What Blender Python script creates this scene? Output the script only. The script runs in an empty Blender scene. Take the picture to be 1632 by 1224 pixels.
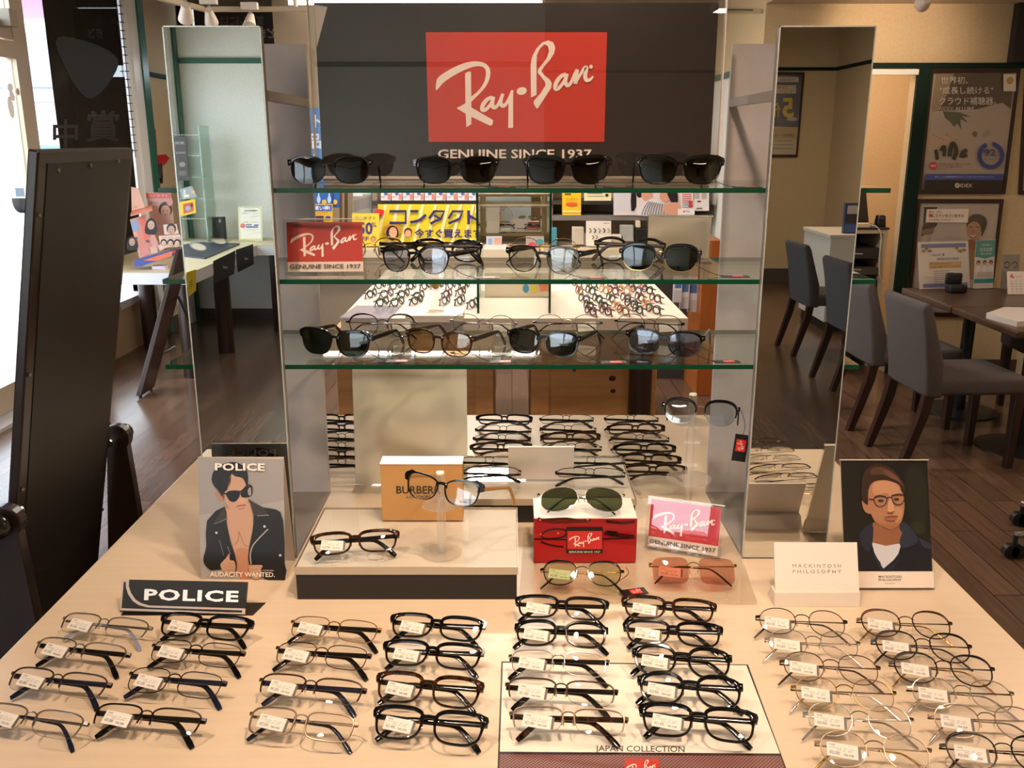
import bpy, bmesh, math, random
from mathutils import Vector, Matrix, Euler
random.seed(7)
C = bpy.context.scene.collection
SC = bpy.context.scene
R = math.radians
# ---------------------------------------------------------------- camera
CAMZ, FPX, PITCH = 1.64, 1463.0, R(14.93)
cam_d = bpy.data.cameras.new('camera'); cam_d.sensor_width = 36.0; cam_d.lens = FPX * 36.0 / 1632.0
cam_d.clip_start = 0.05; cam_d.clip_end = 200
cam = bpy.data.objects.new('camera', cam_d); C.objects.link(cam)
cam.location = (0, 0, CAMZ); cam.rotation_euler = (R(90) - PITCH, 0, 0)
SC.camera = cam
# ---------------------------------------------------------------- world, exposure
w = bpy.data.worlds.new('world'); SC.world = w; w.use_nodes = True
bg = w.node_tree.nodes['Background']; bg.inputs[0].default_value = (0.80, 0.90, 1.0, 1); bg.inputs[1].default_value = 7.5
SC.view_settings.view_transform = 'Standard'; SC.view_settings.look = 'None'
SC.view_settings.exposure = 0.0; SC.view_settings.gamma = 1.0; SC.view_settings.use_curve_mapping = False
cy = SC.cycles
cy.use_denoising = True; cy.max_bounces = 10; cy.diffuse_bounces = 5; cy.glossy_bounces = 5
cy.transmission_bounces = 8; cy.transparent_max_bounces = 48; cy.caustics_reflective = False; cy.caustics_refractive = False
cy.sample_clamp_indirect = 6.0
# sun on the street outside
sd = bpy.data.lights.new('sun', 'SUN'); sd.energy = 9.0; sd.angle = R(1); sd.color = (1.0, 0.97, 0.92)
so = bpy.data.objects.new('sun', sd); C.objects.link(so); so.rotation_euler = (R(28), R(22), 0)
# ceiling panels out of view, added to give the general light
def area(name, loc, sx, sy, power, col, rot=(0, 0, 0), portal=False):
    d = bpy.data.lights.new(name, 'AREA'); d.shape = 'RECTANGLE'; d.size = sx; d.size_y = sy; d.energy = power; d.color = col
    if portal: d.cycles.is_portal = True
    o = bpy.data.objects.new(name, d); C.objects.link(o); o.location = loc; o.rotation_euler = rot
    return o
WARM = (1.0, 0.73, 0.53); NEUT = (1.0, 0.87, 0.74)
for nm, x, y, p, c in (('front', -1.9, -2.3, 40, NEUT), ('mid', 0.0, 4.6, 60, NEUT), ('back', -0.5, 6.6, 70, NEUT),
                       ('right', 2.6, 3.4, 26, WARM), ('rear', 2.4, -5.2, 38, WARM), ('doorway', 2.5, 7.3, 34, WARM)):  # front brightens the mirrored wall, doorway added to brighten the inner room
    area('added_ceiling_light_' + nm, (x, y, 2.735), 1.2, 0.28, p, c)
# daylight enters through the real openings: portals only guide sampling of the sky
area('sky_portal_door', (-3.10, 5.1, 1.2), 2.0, 2.4, 1, (1, 1, 1), (0, R(-90), 0), True)
area('sky_portal_window', (-3.10, 6.9, 1.4), 1.3, 2.4, 1, (1, 1, 1), (0, R(-90), 0), True)
area('sky_portal_rear', (-3.10, -3.2, 1.7), 3.6, 1.6, 1, (1, 1, 1), (0, R(-90), 0), True)
# track spots above the display table: (lamp position, aim point, watts)
SPOTS = [((-0.62, 0.55, 2.45), (-0.45, 1.22, 0.9), 42), ((0.22, 0.50, 2.45), (0.15, 1.25, 0.9), 48),
         ((0.85, 0.60, 2.45), (0.60, 1.25, 0.9), 34), ((0.15, 1.10, 2.45), (0.05, 1.95, 0.9), 30),
         ((-0.10, 3.05, 2.45), (0.0, 4.3, 0.9), 38), ((2.35, 5.6, 2.40), (2.5, 6.47, 2.3), 22)]

# ---------------------------------------------------------------- pixel rays (1632x1224 frame)
FWD = Vector((0, math.cos(PITCH), -math.sin(PITCH))); UPV = Vector((0, math.sin(PITCH), math.cos(PITCH)))
EYE = Vector((0, 0, CAMZ))
def ray(px, py):
    return FWD + Vector(((px - 816.0) / FPX, 0, 0)) + UPV * ((612.0 - py) / FPX)
def on_z(px, py, z):
    d = ray(px, py); return EYE + d * ((z - CAMZ) / d.z)
def on_y(px, py, y):
    d = ray(px, py); return EYE + d * (y / d.y)
def on_x(px, py, x):
    d = ray(px, py); return EYE + d * (x / d.x)
def on_pl(px, py, p0, n):
    d = ray(px, py); return EYE + d * ((Vector(p0) - EYE).dot(n) / d.dot(n))
YM = 1.538                                     # plane of the two tall mirrors
def mir(p): return Vector((p[0], 2 * YM - p[1], p[2]))

# ---------------------------------------------------------------- materials
def lin(c):
    if isinstance(c, str):
        c = c.lstrip('#'); c = tuple(int(c[i:i + 2], 16) / 255 for i in (0, 2, 4))
    return tuple((v / 12.92 if v <= 0.04045 else ((v + 0.055) / 1.055) ** 2.4) for v in c[:3])
_mc = {}
def M(col, rough=0.5, metal=0.0, emit=0.0, spec=0.5, coat=0.0):
    key = (str(col), rough, metal, emit, spec, coat)
    if key in _mc: return _mc[key]
    m = bpy.data.materials.new('mat_' + str(len(_mc))); m.use_nodes = True
    b = m.node_tree.nodes['Principled BSDF']; rgb = lin(col) + (1,)
    b.inputs['Base Color'].default_value = rgb; b.inputs['Roughness'].default_value = rough
    b.inputs['Metallic'].default_value = metal; b.inputs['Specular IOR Level'].default_value = spec
    if coat: b.inputs['Coat Weight'].default_value = coat; b.inputs['Coat Roughness'].default_value = 0.05
    if emit:
        b.inputs['Emission Color'].default_value = rgb; b.inputs['Emission Strength'].default_value = emit
    _mc[key] = m; return m
def nodes(name):
    m = bpy.data.materials.new(name); m.use_nodes = True; nt = m.node_tree
    return m, nt, nt.nodes['Principled BSDF']
def clear(name, tint, f0=0.04, rough=0.0, hide=0.0, body=None):
    """thin clear sheet: light passes tinted, the surface mirrors by viewing angle (Schlick)"""
    key = ('clear', name)
    if key in _mc: return _mc[key]
    m = bpy.data.materials.new(name); m.use_nodes = True; nt = m.node_tree; nt.nodes.clear(); N = nt.nodes.new; L = nt.links.new
    out = N('ShaderNodeOutputMaterial'); mix = N('ShaderNodeMixShader'); tr = N('ShaderNodeBsdfTransparent'); gl = N('ShaderNodeBsdfGlossy')
    tr.inputs[0].default_value = tuple(tint) + (1,); gl.inputs['Roughness'].default_value = rough; gl.inputs[0].default_value = (1, 1, 1, 1)
    g = N('ShaderNodeNewGeometry'); dp = N('ShaderNodeVectorMath'); dp.operation = 'DOT_PRODUCT'
    L(g.outputs['Normal'], dp.inputs[0]); L(g.outputs['Incoming'], dp.inputs[1])
    def mth(op, a, b):
        n = N('ShaderNodeMath'); n.operation = op; n.use_clamp = op in ('SUBTRACT',)
        for i, v in enumerate((a, b)):
            if v is None: continue
            if isinstance(v, (int, float)): n.inputs[i].default_value = v
            else: L(v, n.inputs[i])
        return n.outputs[0]
    ab = mth('ABSOLUTE', dp.outputs['Value'], None); om = mth('SUBTRACT', 1.0, ab); p5 = mth('POWER', om, 5.0)
    fr = mth('ADD', mth('MULTIPLY', p5, 1.0 - f0), f0)
    L(fr, mix.inputs[0]); L(gl.outputs[0], mix.inputs[2])
    if hide:
        df = N('ShaderNodeBsdfDiffuse'); df.inputs[0].default_value = tuple(body or tint) + (1,); m2 = N('ShaderNodeMixShader')
        m2.inputs[0].default_value = hide; L(tr.outputs[0], m2.inputs[1]); L(df.outputs[0], m2.inputs[2]); L(m2.outputs[0], mix.inputs[1])
    else: L(tr.outputs[0], mix.inputs[1])
    L(mix.outputs[0], out.inputs[0]); _mc[key] = m; return m
GLASS = clear('shelf_glass', (0.93, 0.97, 0.95), 0.045)
WINGLASS = clear('window_glass', (0.95, 0.97, 0.97), 0.04)
ACRYL = clear('clear_acrylic', (0.97, 0.97, 0.97), 0.04)
STANDA = clear('stand_acrylic', (.97, .97, .96), .09, 0, .12, (.88, .84, .78))
LENS = clear('clear_lens', (0.99, 0.99, 0.99), 0.045)
SLEEVE = clear('clear_sleeve', (0.98, 0.98, 0.98), 0.05)
NYLON = clear('nylon', (0.75, 0.75, 0.75), 0.08)
def glossy_print(col, rough=0.12): return M(col, rough, 0, 0, 0.5)
MIRROR = M((0.93, 0.95, 0.94), 0.0, 1.0)
GEDGE = M('#0a3a26', 0.12); GEDGE2 = M('#6f8f80', 0.2)

def wood_floor():
    m, nt, b = nodes('wood_floor'); N = nt.nodes.new; L = nt.links.new
    tc = N('ShaderNodeTexCoord'); mp = N('ShaderNodeMapping'); mp.inputs['Rotation'].default_value = (0, 0, R(90)); L(tc.outputs['Object'], mp.inputs[0])
    br = N('ShaderNodeTexBrick'); br.inputs['Scale'].default_value = 1.0; br.inputs['Brick Width'].default_value = 0.92; br.inputs['Row Height'].default_value = 0.112
    br.inputs['Mortar Size'].default_value = 0.0022; br.inputs['Mortar Smooth'].default_value = 0.3; br.offset = 0.37
    br.inputs['Color1'].default_value = lin('#6c5343') + (1,); br.inputs['Color2'].default_value = lin('#594436') + (1,); br.inputs['Mortar'].default_value = lin('#1c110a') + (1,)
    L(mp.outputs[0], br.inputs['Vector'])
    mp2 = N('ShaderNodeMapping'); mp2.inputs['Scale'].default_value = (1.6, 26, 1); L(mp.outputs[0], mp2.inputs[0])
    no = N('ShaderNodeTexNoise'); no.inputs['Scale'].default_value = 2.2; no.inputs['Detail'].default_value = 6; no.inputs['Distortion'].default_value = 0.6; L(mp2.outputs[0], no.inputs['Vector'])
    rp = N('ShaderNodeValToRGB'); rp.color_ramp.elements[0].position = 0.3; rp.color_ramp.elements[0].color = (0.78, 0.77, 0.76, 1); rp.color_ramp.elements[1].position = 0.7; rp.color_ramp.elements[1].color = (1.08, 1.07, 1.06, 1)
    L(no.outputs[0], rp.inputs[0]); mx = N('ShaderNodeMix'); mx.data_type = 'RGBA'; mx.blend_type = 'MULTIPLY'; mx.inputs[0].default_value = 1.0
    L(br.outputs[0], mx.inputs[6]); L(rp.outputs[0], mx.inputs[7]); L(mx.outputs[2], b.inputs['Base Color'])
    b.inputs['Roughness'].default_value = 0.22
    bp = N('ShaderNodeBump'); bp.inputs['Strength'].default_value = 0.15; bp.inputs['Distance'].default_value = 0.002; L(br.outputs['Fac'], bp.inputs['Height']); bp.invert = True; L(bp.outputs[0], b.inputs['Normal'])
    return m
def noisy(name, c1, c2, scale, rough=0.6, bump=0.0, stretch=(1, 1, 1), detail=4, spec=0.5):
    m, nt, b = nodes(name); N = nt.nodes.new; L = nt.links.new
    tc = N('ShaderNodeTexCoord'); mp = N('ShaderNodeMapping'); mp.inputs['Scale'].default_value = stretch; L(tc.outputs['Object'], mp.inputs[0])
    no = N('ShaderNodeTexNoise'); no.inputs['Scale'].default_value = scale; no.inputs['Detail'].default_value = detail; L(mp.outputs[0], no.inputs['Vector'])
    rp = N('ShaderNodeValToRGB'); e = rp.color_ramp.elements; e[0].position = 0.35; e[1].position = 0.65; e[0].color = lin(c1) + (1,); e[1].color = lin(c2) + (1,)
    L(no.outputs[0], rp.inputs[0]); L(rp.outputs[0], b.inputs['Base Color']); b.inputs['Roughness'].default_value = rough; b.inputs['Specular IOR Level'].default_value = spec
    if bump:
        bp = N('ShaderNodeBump'); bp.inputs['Strength'].default_value = bump; bp.inputs['Distance'].default_value = 0.002; L(no.outputs[0], bp.inputs['Height']); L(bp.outputs[0], b.inputs['Normal'])
    return m
FLOOR = wood_floor()
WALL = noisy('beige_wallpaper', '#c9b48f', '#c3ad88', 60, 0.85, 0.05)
WALLW = noisy('white_wallpaper', '#f2f2ec', '#ecece6', 60, 0.8, 0.04)
TABLE = noisy('cream_laminate', '#dfcbb0', '#e3cfb5', 9, 0.30, 0.0, (0.6, 9, 1))
GREY = noisy('grey_board', '#c6bebd', '#c0b8b7', 30, 0.45)
PINE = noisy('knotty_pine', '#cc965e', '#dcaa72', 3.0, 0.5, 0.1, (1, 1, 9))
DWOOD = noisy('dark_wood', '#2b1915', '#351f19', 4, 0.35, 0.0, (6, 6, 1))
FABRIC = noisy('grey_fabric', '#4b4646', '#565050', 420, 0.95, 0.4)
WALNUT = noisy('walnut_top', '#3d2a20', '#4c362a', 4, 0.3, 0.0, (1, 9, 1))
ORANGEW = noisy('orange_wood', '#8c4a1c', '#9c5622', 4, 0.4, 0.0, (9, 9, 1))
TORT = noisy('tortoise', '#0d0705', '#40240f', 95, 0.08, 0.0, (1, 1, 1), 2)
BLACKB = noisy('black_board', '#1a1410', '#1f1814', 8, 0.5)
GREENT = M('#2f6657', 0.4); GREEND = M('#10251c', 0.75, 0, 0, 0.2); WHITE = M('#e9e6e0', 0.4); BLK = M('#0b0a0a', 0.1); BLKM = M('#151312', 0.45)
STEEL = M('#b9b9bb', 0.22, 1.0)

# ---------------------------------------------------------------- mesh building
class MB:
    def __init__(s): s.v = []; s.f = []; s.mi = []
    def add(s, vs, fs, mi=0):
        o = len(s.v); s.v += [tuple(v) for v in vs]; s.f += [tuple(i + o for i in f) for f in fs]; s.mi += [mi] * len(fs); return s
    def box(s, x0, x1, y0, y1, z0, z1, mi=0):
        return s.add([(x, y, z) for z in (z0, z1) for y in (y0, y1) for x in (x0, x1)],
                     [(0, 2, 3, 1), (4, 5, 7, 6), (0, 1, 5, 4), (2, 6, 7, 3), (0, 4, 6, 2), (1, 3, 7, 5)], mi)
    def hexa(s, a, b, mi=0):
        """two quads a (4 pts) and b (4 pts) joined into a solid"""
        return s.add(list(a) + list(b), [(3, 2, 1, 0), (4, 5, 6, 7), (0, 1, 5, 4), (1, 2, 6, 5), (2, 3, 7, 6), (3, 0, 4, 7)], mi)
    def slab(s, q, n, t, mi=0):
        """quad q thickened by t against normal n"""
        n = Vector(n); return s.hexa([Vector(p) - n * t for p in q], [Vector(p) for p in q], mi)
    def prism(s, pts, ext, mi=0, side=None):
        n = len(pts); e = Vector(ext); a = [Vector(p) for p in pts]; b = [p + e for p in a]
        o = len(s.v); s.add(a + b, [tuple(range(n - 1, -1, -1)), tuple(range(n, 2 * n))], mi)
        for i in range(n):
            j = (i + 1) % n; s.f.append((o + i, o + j, o + n + j, o + n + i)); s.mi.append(mi if side is None else side)
        return s
    def tube(s, path, r, n=8, mi=0, cap=True):
        P = [Vector(p) for p in path]; rs = r if isinstance(r, (list, tuple)) else [r] * len(P); vs = []; fs = []
        up = Vector((0, 0, 1)); pu = None
        for i, p in enumerate(P):
            t = (P[min(i + 1, len(P) - 1)] - P[max(i - 1, 0)]).normalized()
            if pu is None: pu = t.cross(up if abs(t.z) < 0.9 else Vector((1, 0, 0))).normalized()
            pu = (pu - t * pu.dot(t)).normalized(); w = t.cross(pu)
            for k in range(n):
                a = 2 * math.pi * k / n; vs.append(p + (pu * math.cos(a) + w * math.sin(a)) * rs[i])
        for i in range(len(P) - 1):
            for k in range(n):
                k2 = (k + 1) % n; fs.append((i * n + k, i * n + k2, (i + 1) * n + k2, (i + 1) * n + k))
        if cap: fs += [tuple(range(n - 1, -1, -1)), tuple(range((len(P) - 1) * n, len(P) * n))]
        return s.add(vs, fs, mi)
    def lathe(s, prof, c=(0, 0, 0), n=28, mi=0):
        vs = []; fs = []
        for r, z in prof:
            for k in range(n):
                a = 2 * math.pi * k / n; vs.append((c[0] + r * math.cos(a), c[1] + r * math.sin(a), c[2] + z))
        for i in range(len(prof) - 1):
            for k in range(n):
                k2 = (k + 1) % n; fs.append((i * n + k, i * n + k2, (i + 1) * n + k2, (i + 1) * n + k))
        fs += [tuple(range(n - 1, -1, -1)), tuple(range((len(prof) - 1) * n, len(prof) * n))]
        return s.add(vs, fs, mi)
    def ball(s, c, rx, ry, rz, mi=0, nu=10, nv=6):
        vs = [(c[0], c[1], c[2] - rz)]; fs = []
        for i in range(1, nv):
            b = -math.pi / 2 + math.pi * i / nv
            for k in range(nu):
                a = 2 * math.pi * k / nu; vs.append((c[0] + rx * math.cos(b) * math.cos(a), c[1] + ry * math.cos(b) * math.sin(a), c[2] + rz * math.sin(b)))
        vs.append((c[0], c[1], c[2] + rz)); T = len(vs) - 1
        for k in range(nu):
            k2 = (k + 1) % nu; fs.append((0, 1 + k2, 1 + k)); fs.append((T, 1 + (nv - 2) * nu + k, 1 + (nv - 2) * nu + k2))
            for i in range(nv - 2): fs.append((1 + i * nu + k, 1 + i * nu + k2, 1 + (i + 1) * nu + k2, 1 + (i + 1) * nu + k))
        return s.add(vs, fs, mi)
    def xf(s, mat): s.v = [tuple(mat @ Vector(v)) for v in s.v]; return s
    def mesh(s, name, mats, smooth=False, bevel=0.0, seg=2, shift=None):
        me = bpy.data.meshes.new(name)
        vs = s.v if shift is None else [tuple(Vector(v) - shift) for v in s.v]
        me.from_pydata(vs, [], s.f)
        if not isinstance(mats, (list, tuple)): mats = [mats]
        for m in mats: me.materials.append(m)
        for p, i in zip(me.polygons, s.mi): p.material_index = i
        if bevel:
            bm = bmesh.new(); bm.from_mesh(me); bmesh.ops.remove_doubles(bm, verts=bm.verts, dist=1e-6)
            bmesh.ops.bevel(bm, geom=[e for e in bm.edges if len(e.link_faces) == 2 and e.calc_face_angle(0) > 0.5], offset=bevel, segments=seg, affect='EDGES', clamp_overlap=True, profile=0.5)
            bm.to_mesh(me); bm.free()
        if smooth:
            for p in me.polygons: p.use_smooth = True
            try: me.set_sharp_from_angle(angle=R(40))
            except Exception: pass
        me.update(); return me
    def build(s, name, mats, parent=None, smooth=False, bevel=0.0, seg=2, at=None):
        """world-space points; the object sits under its parent (or at 'at' when it is a thing of its own)"""
        sh = Vector(parent['o']) if parent is not None else (Vector(at) if at is not None else Vector((0, 0, 0)))
        o = bpy.data.objects.new(name, s.mesh(name, mats, smooth, bevel, seg, sh)); C.objects.link(o)
        if parent is not None:
            o.parent = parent; o['o'] = parent['o']
        else:
            o.location = sh; o['o'] = tuple(sh)
        return o
ALL = []
def tag(o, label, cat, group=None):
    o['label'] = label; o['category'] = cat
    if group: o['group'] = group
    return o
def thing(name, label, cat, loc=(0, 0, 0), group=None):
    o = bpy.data.objects.new(name, None); C.objects.link(o); o.location = loc; o.empty_display_size = 0.05; o['o'] = tuple(loc)
    return tag(o, label, cat, group)
def struct(name, mb, mats, parent=None, **k):
    o = mb.build(name, mats, parent, **k)
    if parent is None: o['kind'] = 'structure'
    return o
def local(name, mesh, parent, mat=None):
    o = bpy.data.objects.new(name, mesh); C.objects.link(o); o.parent = parent; return o

# ---------------------------------------------------------------- lettering and flat printing
_tc = {}
def text_geo(s, bold=0.0, res=2, spacing=1.0):
    key = (s, bold, res, spacing)
    if key in _tc: return _tc[key]
    cu = bpy.data.curves.new('t', 'FONT'); cu.body = s; cu.resolution_u = res; cu.offset = bold; cu.size = 1.0; cu.space_character = spacing
    cu.dimensions = '2D'; cu.fill_mode = 'FRONT'
    o = bpy.data.objects.new('t', cu); C.objects.link(o); bpy.context.view_layer.update()
    me = o.evaluated_get(bpy.context.evaluated_depsgraph_get()).to_mesh()
    vs = [tuple(v.co) for v in me.vertices]; fs = [tuple(p.vertices) for p in me.polygons]
    o.to_mesh_clear(); bpy.data.objects.remove(o); bpy.data.curves.remove(cu)
    xs = [v[0] for v in vs] or [0, 1]; ys = [v[1] for v in vs] or [0, 1]
    x0, x1, y0, y1 = min(xs), max(xs), min(ys), max(ys); W = max(x1 - x0, 1e-6); H = max(y1 - y0, 1e-6)
    _tc[key] = ([((v[0] - x0) / W, (v[1] - y0) / H) for v in vs], fs); return _tc[key]

def smooth_pts(pts, n=6, closed=False):
    P = [Vector(p) for p in pts]; out = []; L = len(P)
    for i in range(L if closed else L - 1):
        g = (lambda k: P[k % L]) if closed else (lambda k: P[max(0, min(L - 1, k))])
        p0, p1, p2, p3 = g(i - 1), g(i), g(i + 1), g(i + 2)
        for k in range(n):
            t = k / n; out.append(0.5 * ((2 * p1) + (p2 - p0) * t + (2 * p0 - 5 * p1 + 4 * p2 - p3) * t * t + (3 * p1 - p0 - 3 * p2 + p3) * t ** 3))
    if not closed: out.append(P[-1])
    return out

class Art:
    """printing on a flat surface. f(a, b) maps art coordinates to world points; n = surface normal"""
    def __init__(s, f, n, step=0.0003, lift=0.0004):
        s.f = f; s.n = Vector(n).normalized(); s.mb = MB(); s.mats = []; s.k = 0; s.step = step; s.lift = lift
    def mi(s, col, rough):
        m = col if isinstance(col, bpy.types.Material) else M(col, rough)
        if m not in s.mats: s.mats.append(m)
        return s.mats.index(m)
    def put(s, pts2, faces, col, rough=0.45):
        o = s.n * (s.lift + s.step * s.k); s.k += 1
        s.mb.add([Vector(s.f(p[0], p[1])) + o for p in pts2], faces, s.mi(col, rough))
    def poly(s, pts, col, rough=0.45, sm=0):
        if sm: pts = [(p.x, p.y) for p in smooth_pts([(a, b, 0) for a, b in pts], sm, True)]
        s.put(pts, [tuple(range(len(pts)))], col, rough)
    def rect(s, x0, y0, x1, y1, col, rough=0.45): s.put([(x0, y0), (x1, y0), (x1, y1), (x0, y1)], [(0, 1, 2, 3)], col, rough)
    def ell(s, cx, cy, rx, ry, col, rot=0.0, rough=0.45, n=22):
        c, q = math.cos(rot), math.sin(rot)
        s.poly([(cx + rx * math.cos(2 * math.pi * i / n) * c - ry * math.sin(2 * math.pi * i / n) * q, cy + rx * math.cos(2 * math.pi * i / n) * q + ry * math.sin(2 * math.pi * i / n) * c) for i in range(n)], col, rough)
    def ribbon(s, pts, wid, col, sm=6, rough=0.45):
        P = smooth_pts([(a, b, 0) for a, b in pts], sm) if sm else [Vector((a, b, 0)) for a, b in pts]
        if not isinstance(wid, (list, tuple)): wid = [wid] * len(pts)
        A = []; B = []; L = len(P)
        for i, p in enumerate(P):
            t = (P[min(i + 1, L - 1)] - P[max(i - 1, 0)]); t = t.normalized() if t.length > 1e-9 else Vector((1, 0, 0)); nn = Vector((-t.y, t.x, 0))
            u = i / (L - 1) * (len(wid) - 1); k = min(int(u), len(wid) - 2) if len(wid) > 1 else 0; ww = wid[k] + (wid[min(k + 1, len(wid) - 1)] - wid[k]) * (u - k)
            A.append(p + nn * ww / 2); B.append(p - nn * ww / 2)
        s.put([(p.x, p.y) for p in A + B], [(i, i + 1, L + i + 1, L + i) for i in range(L - 1)], col, rough)
    def text(s, t, x0, y0, x1, y1, col, bold=0.0, skew=0.0, dy=0.0, rough=0.45, res=2, spacing=1.0, flip=False):
        """fit text into the box; skew shifts the top right, dy lowers the right end"""
        vs, fs = text_geo(t, bold, res, spacing)
        s.put([(x0 + (x1 - x0) * ((1 - a) if flip else a) + skew * b, y1 + (y0 - y1) * b + dy * ((1 - a) if flip else a)) for a, b in vs], fs, col, rough)
    def build(s, name, parent=None, at=None): return s.mb.build(name, s.mats, parent, at=at)
def px_plane(p0, n):
    n = Vector(n).normalized(); return (lambda a, b: on_pl(a, b, p0, n)), n
def zoom(f, ox, oy, sc): return lambda a, b: f(ox + a / sc, oy + b / sc)
def quad_map(tl, tr, bl, br):
    tl, tr, bl, br = (Vector(p) for p in (tl, tr, bl, br))
    return lambda u, v: (tl * (1 - u) + tr * u) * (1 - v) + (bl * (1 - u) + br * u) * v
def unit_rect(tl, tr, bl, w, h):
    """art coordinates in a w x h box, origin top left"""
    tl, tr, bl = Vector(tl), Vector(tr), Vector(bl); U = (tr - tl) / w; V = (bl - tl) / h
    return lambda a, b: tl + U * a + V * b

def script_logo(art, f, col, detail=True):
    """white script wordmark in unit-rectangle coordinates (u right, v down)"""
    old = art.f
    def g(x, y):
        v = (y - 60) / 918.0; xl = 45 + 25 * v; xr = 1568 - 25 * v; return old(*f((x - xl) / (xr - xl), v))
    art.f = g; k = 3 if detail else 1
    art.poly([(133, 545), (133, 480), (148, 440), (200, 400), (270, 360), (340, 328), (410, 308), (480, 304), (540, 318), (575, 350), (588, 395), (580, 450), (555, 505), (515, 555), (470, 600), (424, 642),
              (424, 604), (470, 565), (510, 520), (540, 465), (550, 410), (545, 370), (515, 348), (470, 345), (410, 360), (340, 390), (260, 435), (190, 485)], col, sm=k if detail else 0)
    art.poly([(375, 405), (400, 390), (425, 390), (428, 690), (612, 798), (603, 838), (582, 842), (428, 768), (427, 832), (385, 855), (380, 742), (303, 697), (378, 655)], col)
    art.ribbon([(606, 606), (565, 620), (527, 664), (519, 708), (548, 708), (592, 660), (613, 606)], [30, 32, 36, 36, 30, 26, 30], col, 4 if detail else 2)
    art.ribbon([(613, 600), (602, 660), (616, 690), (648, 672), (684, 600), (690, 575)], [30, 34, 36, 26, 26, 22], col, 4 if detail else 2)
    art.ribbon([(692, 575), (673, 640), (686, 675), (716, 664), (752, 600), (772, 548)], [26, 32, 36, 28, 24, 22], col, 4 if detail else 2)
    art.poly([(740, 600), (778, 542), (778, 860), (737, 862)], col)
    art.ell(850, 553, 43, 32, col, -0.25)
    art.poly([(928, 608), (925, 330), (940, 260), (975, 195), (1025, 145), (1075, 128), (1115, 145), (1132, 190), (1122, 240), (1090, 290), (1040, 345), (1015, 385), (1040, 420), (1085, 455), (1105, 490), (1095, 530), (1050, 600), (985, 698), (972, 698),
              (950, 655), (955, 632), (1010, 570), (1050, 505), (1045, 475), (1010, 430), (985, 400), (987, 375), (1020, 330), (1060, 280), (1080, 220), (1070, 175), (1040, 162), (1005, 195), (978, 250), (975, 330), (975, 585)], col)
    art.ribbon([(1222, 412), (1180, 430), (1140, 484), (1134, 534), (1166, 524), (1208, 468), (1230, 410)], [30, 32, 36, 36, 30, 26, 30], col, 4 if detail else 2)
    art.ribbon([(1230, 408), (1216, 474), (1234, 506), (1264, 482), (1300, 400), (1316, 372)], [30, 34, 34, 26, 24, 24], col, 4 if detail else 2)
    art.ribbon([(1318, 372), (1306, 430), (1302, 494)], [28, 34, 34], col, 4 if detail else 2)
    art.ribbon([(1306, 478), (1342, 416), (1378, 362), (1394, 358), (1382, 420), (1394, 462), (1426, 456), (1450, 428)], [20, 24, 30, 32, 34, 34, 26, 12], col, 4 if detail else 2)
    if detail: art.ell(1432, 350, 15, 17, col)
    art.f = old
# ================================================================ THE SETTING
XL, XR, CEIL = -3.05, 3.65, 3.0
struct('floor', MB().box(-3.15, 3.75, -7.9, 9.1, -0.08, 0), FLOOR)
struct('ceiling', MB().box(-3.15, 3.75, -7.9, 9.1, CEIL, CEIL + 0.1), M('#b9ab97', 0.9))
mb = MB()
for y0, y1, z0, z1 in ((-5.6, -5.2, 0, CEIL), (-5.2, -1.4, 0, 0.55), (-5.2, -1.4, 2.35, CEIL), (-1.4, 3.9, 0, CEIL), (3.9, 6.19, 2.86, CEIL),
                       (6.19, 7.58, 0, 0.36), (6.19, 7.58, 2.92, CEIL), (7.58, 9.1, 0, CEIL)):
    mb.box(XL - 0.1, XL, y0, y1, z0, z1)
struct('wall_left', mb, WALL)
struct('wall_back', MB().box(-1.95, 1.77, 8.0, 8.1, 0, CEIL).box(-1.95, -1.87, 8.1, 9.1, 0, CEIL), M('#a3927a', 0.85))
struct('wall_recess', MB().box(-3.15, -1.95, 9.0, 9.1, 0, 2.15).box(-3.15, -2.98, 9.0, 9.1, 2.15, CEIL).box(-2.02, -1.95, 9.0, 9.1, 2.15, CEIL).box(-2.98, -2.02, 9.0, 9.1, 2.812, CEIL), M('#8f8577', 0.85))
struct('wall_right', MB().box(XR, XR + 0.1, -7.9, 8.3, 0, CEIL), WALL)
struct('wall_posters', MB().box(1.67, 1.98, 6.47, 6.57, 0, CEIL).box(1.98, 2.71, 6.47, 6.57, 2.09, CEIL).box(2.71, XR, 6.47, 6.57, 0, CEIL), WALL)
struct('wall_side', MB().box(1.67, 1.77, 6.57, 8.0, 0, 2.10, 1).box(1.67, 1.77, 6.57, 8.0, 2.10, CEIL, 0), [WALL, WHITE])
struct('wall_inner', MB().box(1.77, XR, 8.2, 8.3, 0, CEIL), WALL)
struct('wall_near_left', MB().box(-3.15, 0.3, -5.57, -5.47, 0, CEIL), WALLW)
struct('wall_near_right', MB().box(0.3, XR + 0.1, -7.9, -7.8, 0, CEIL).box(0.2, 0.3, -7.9, -5.57, 0, CEIL), WALL)
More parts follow.
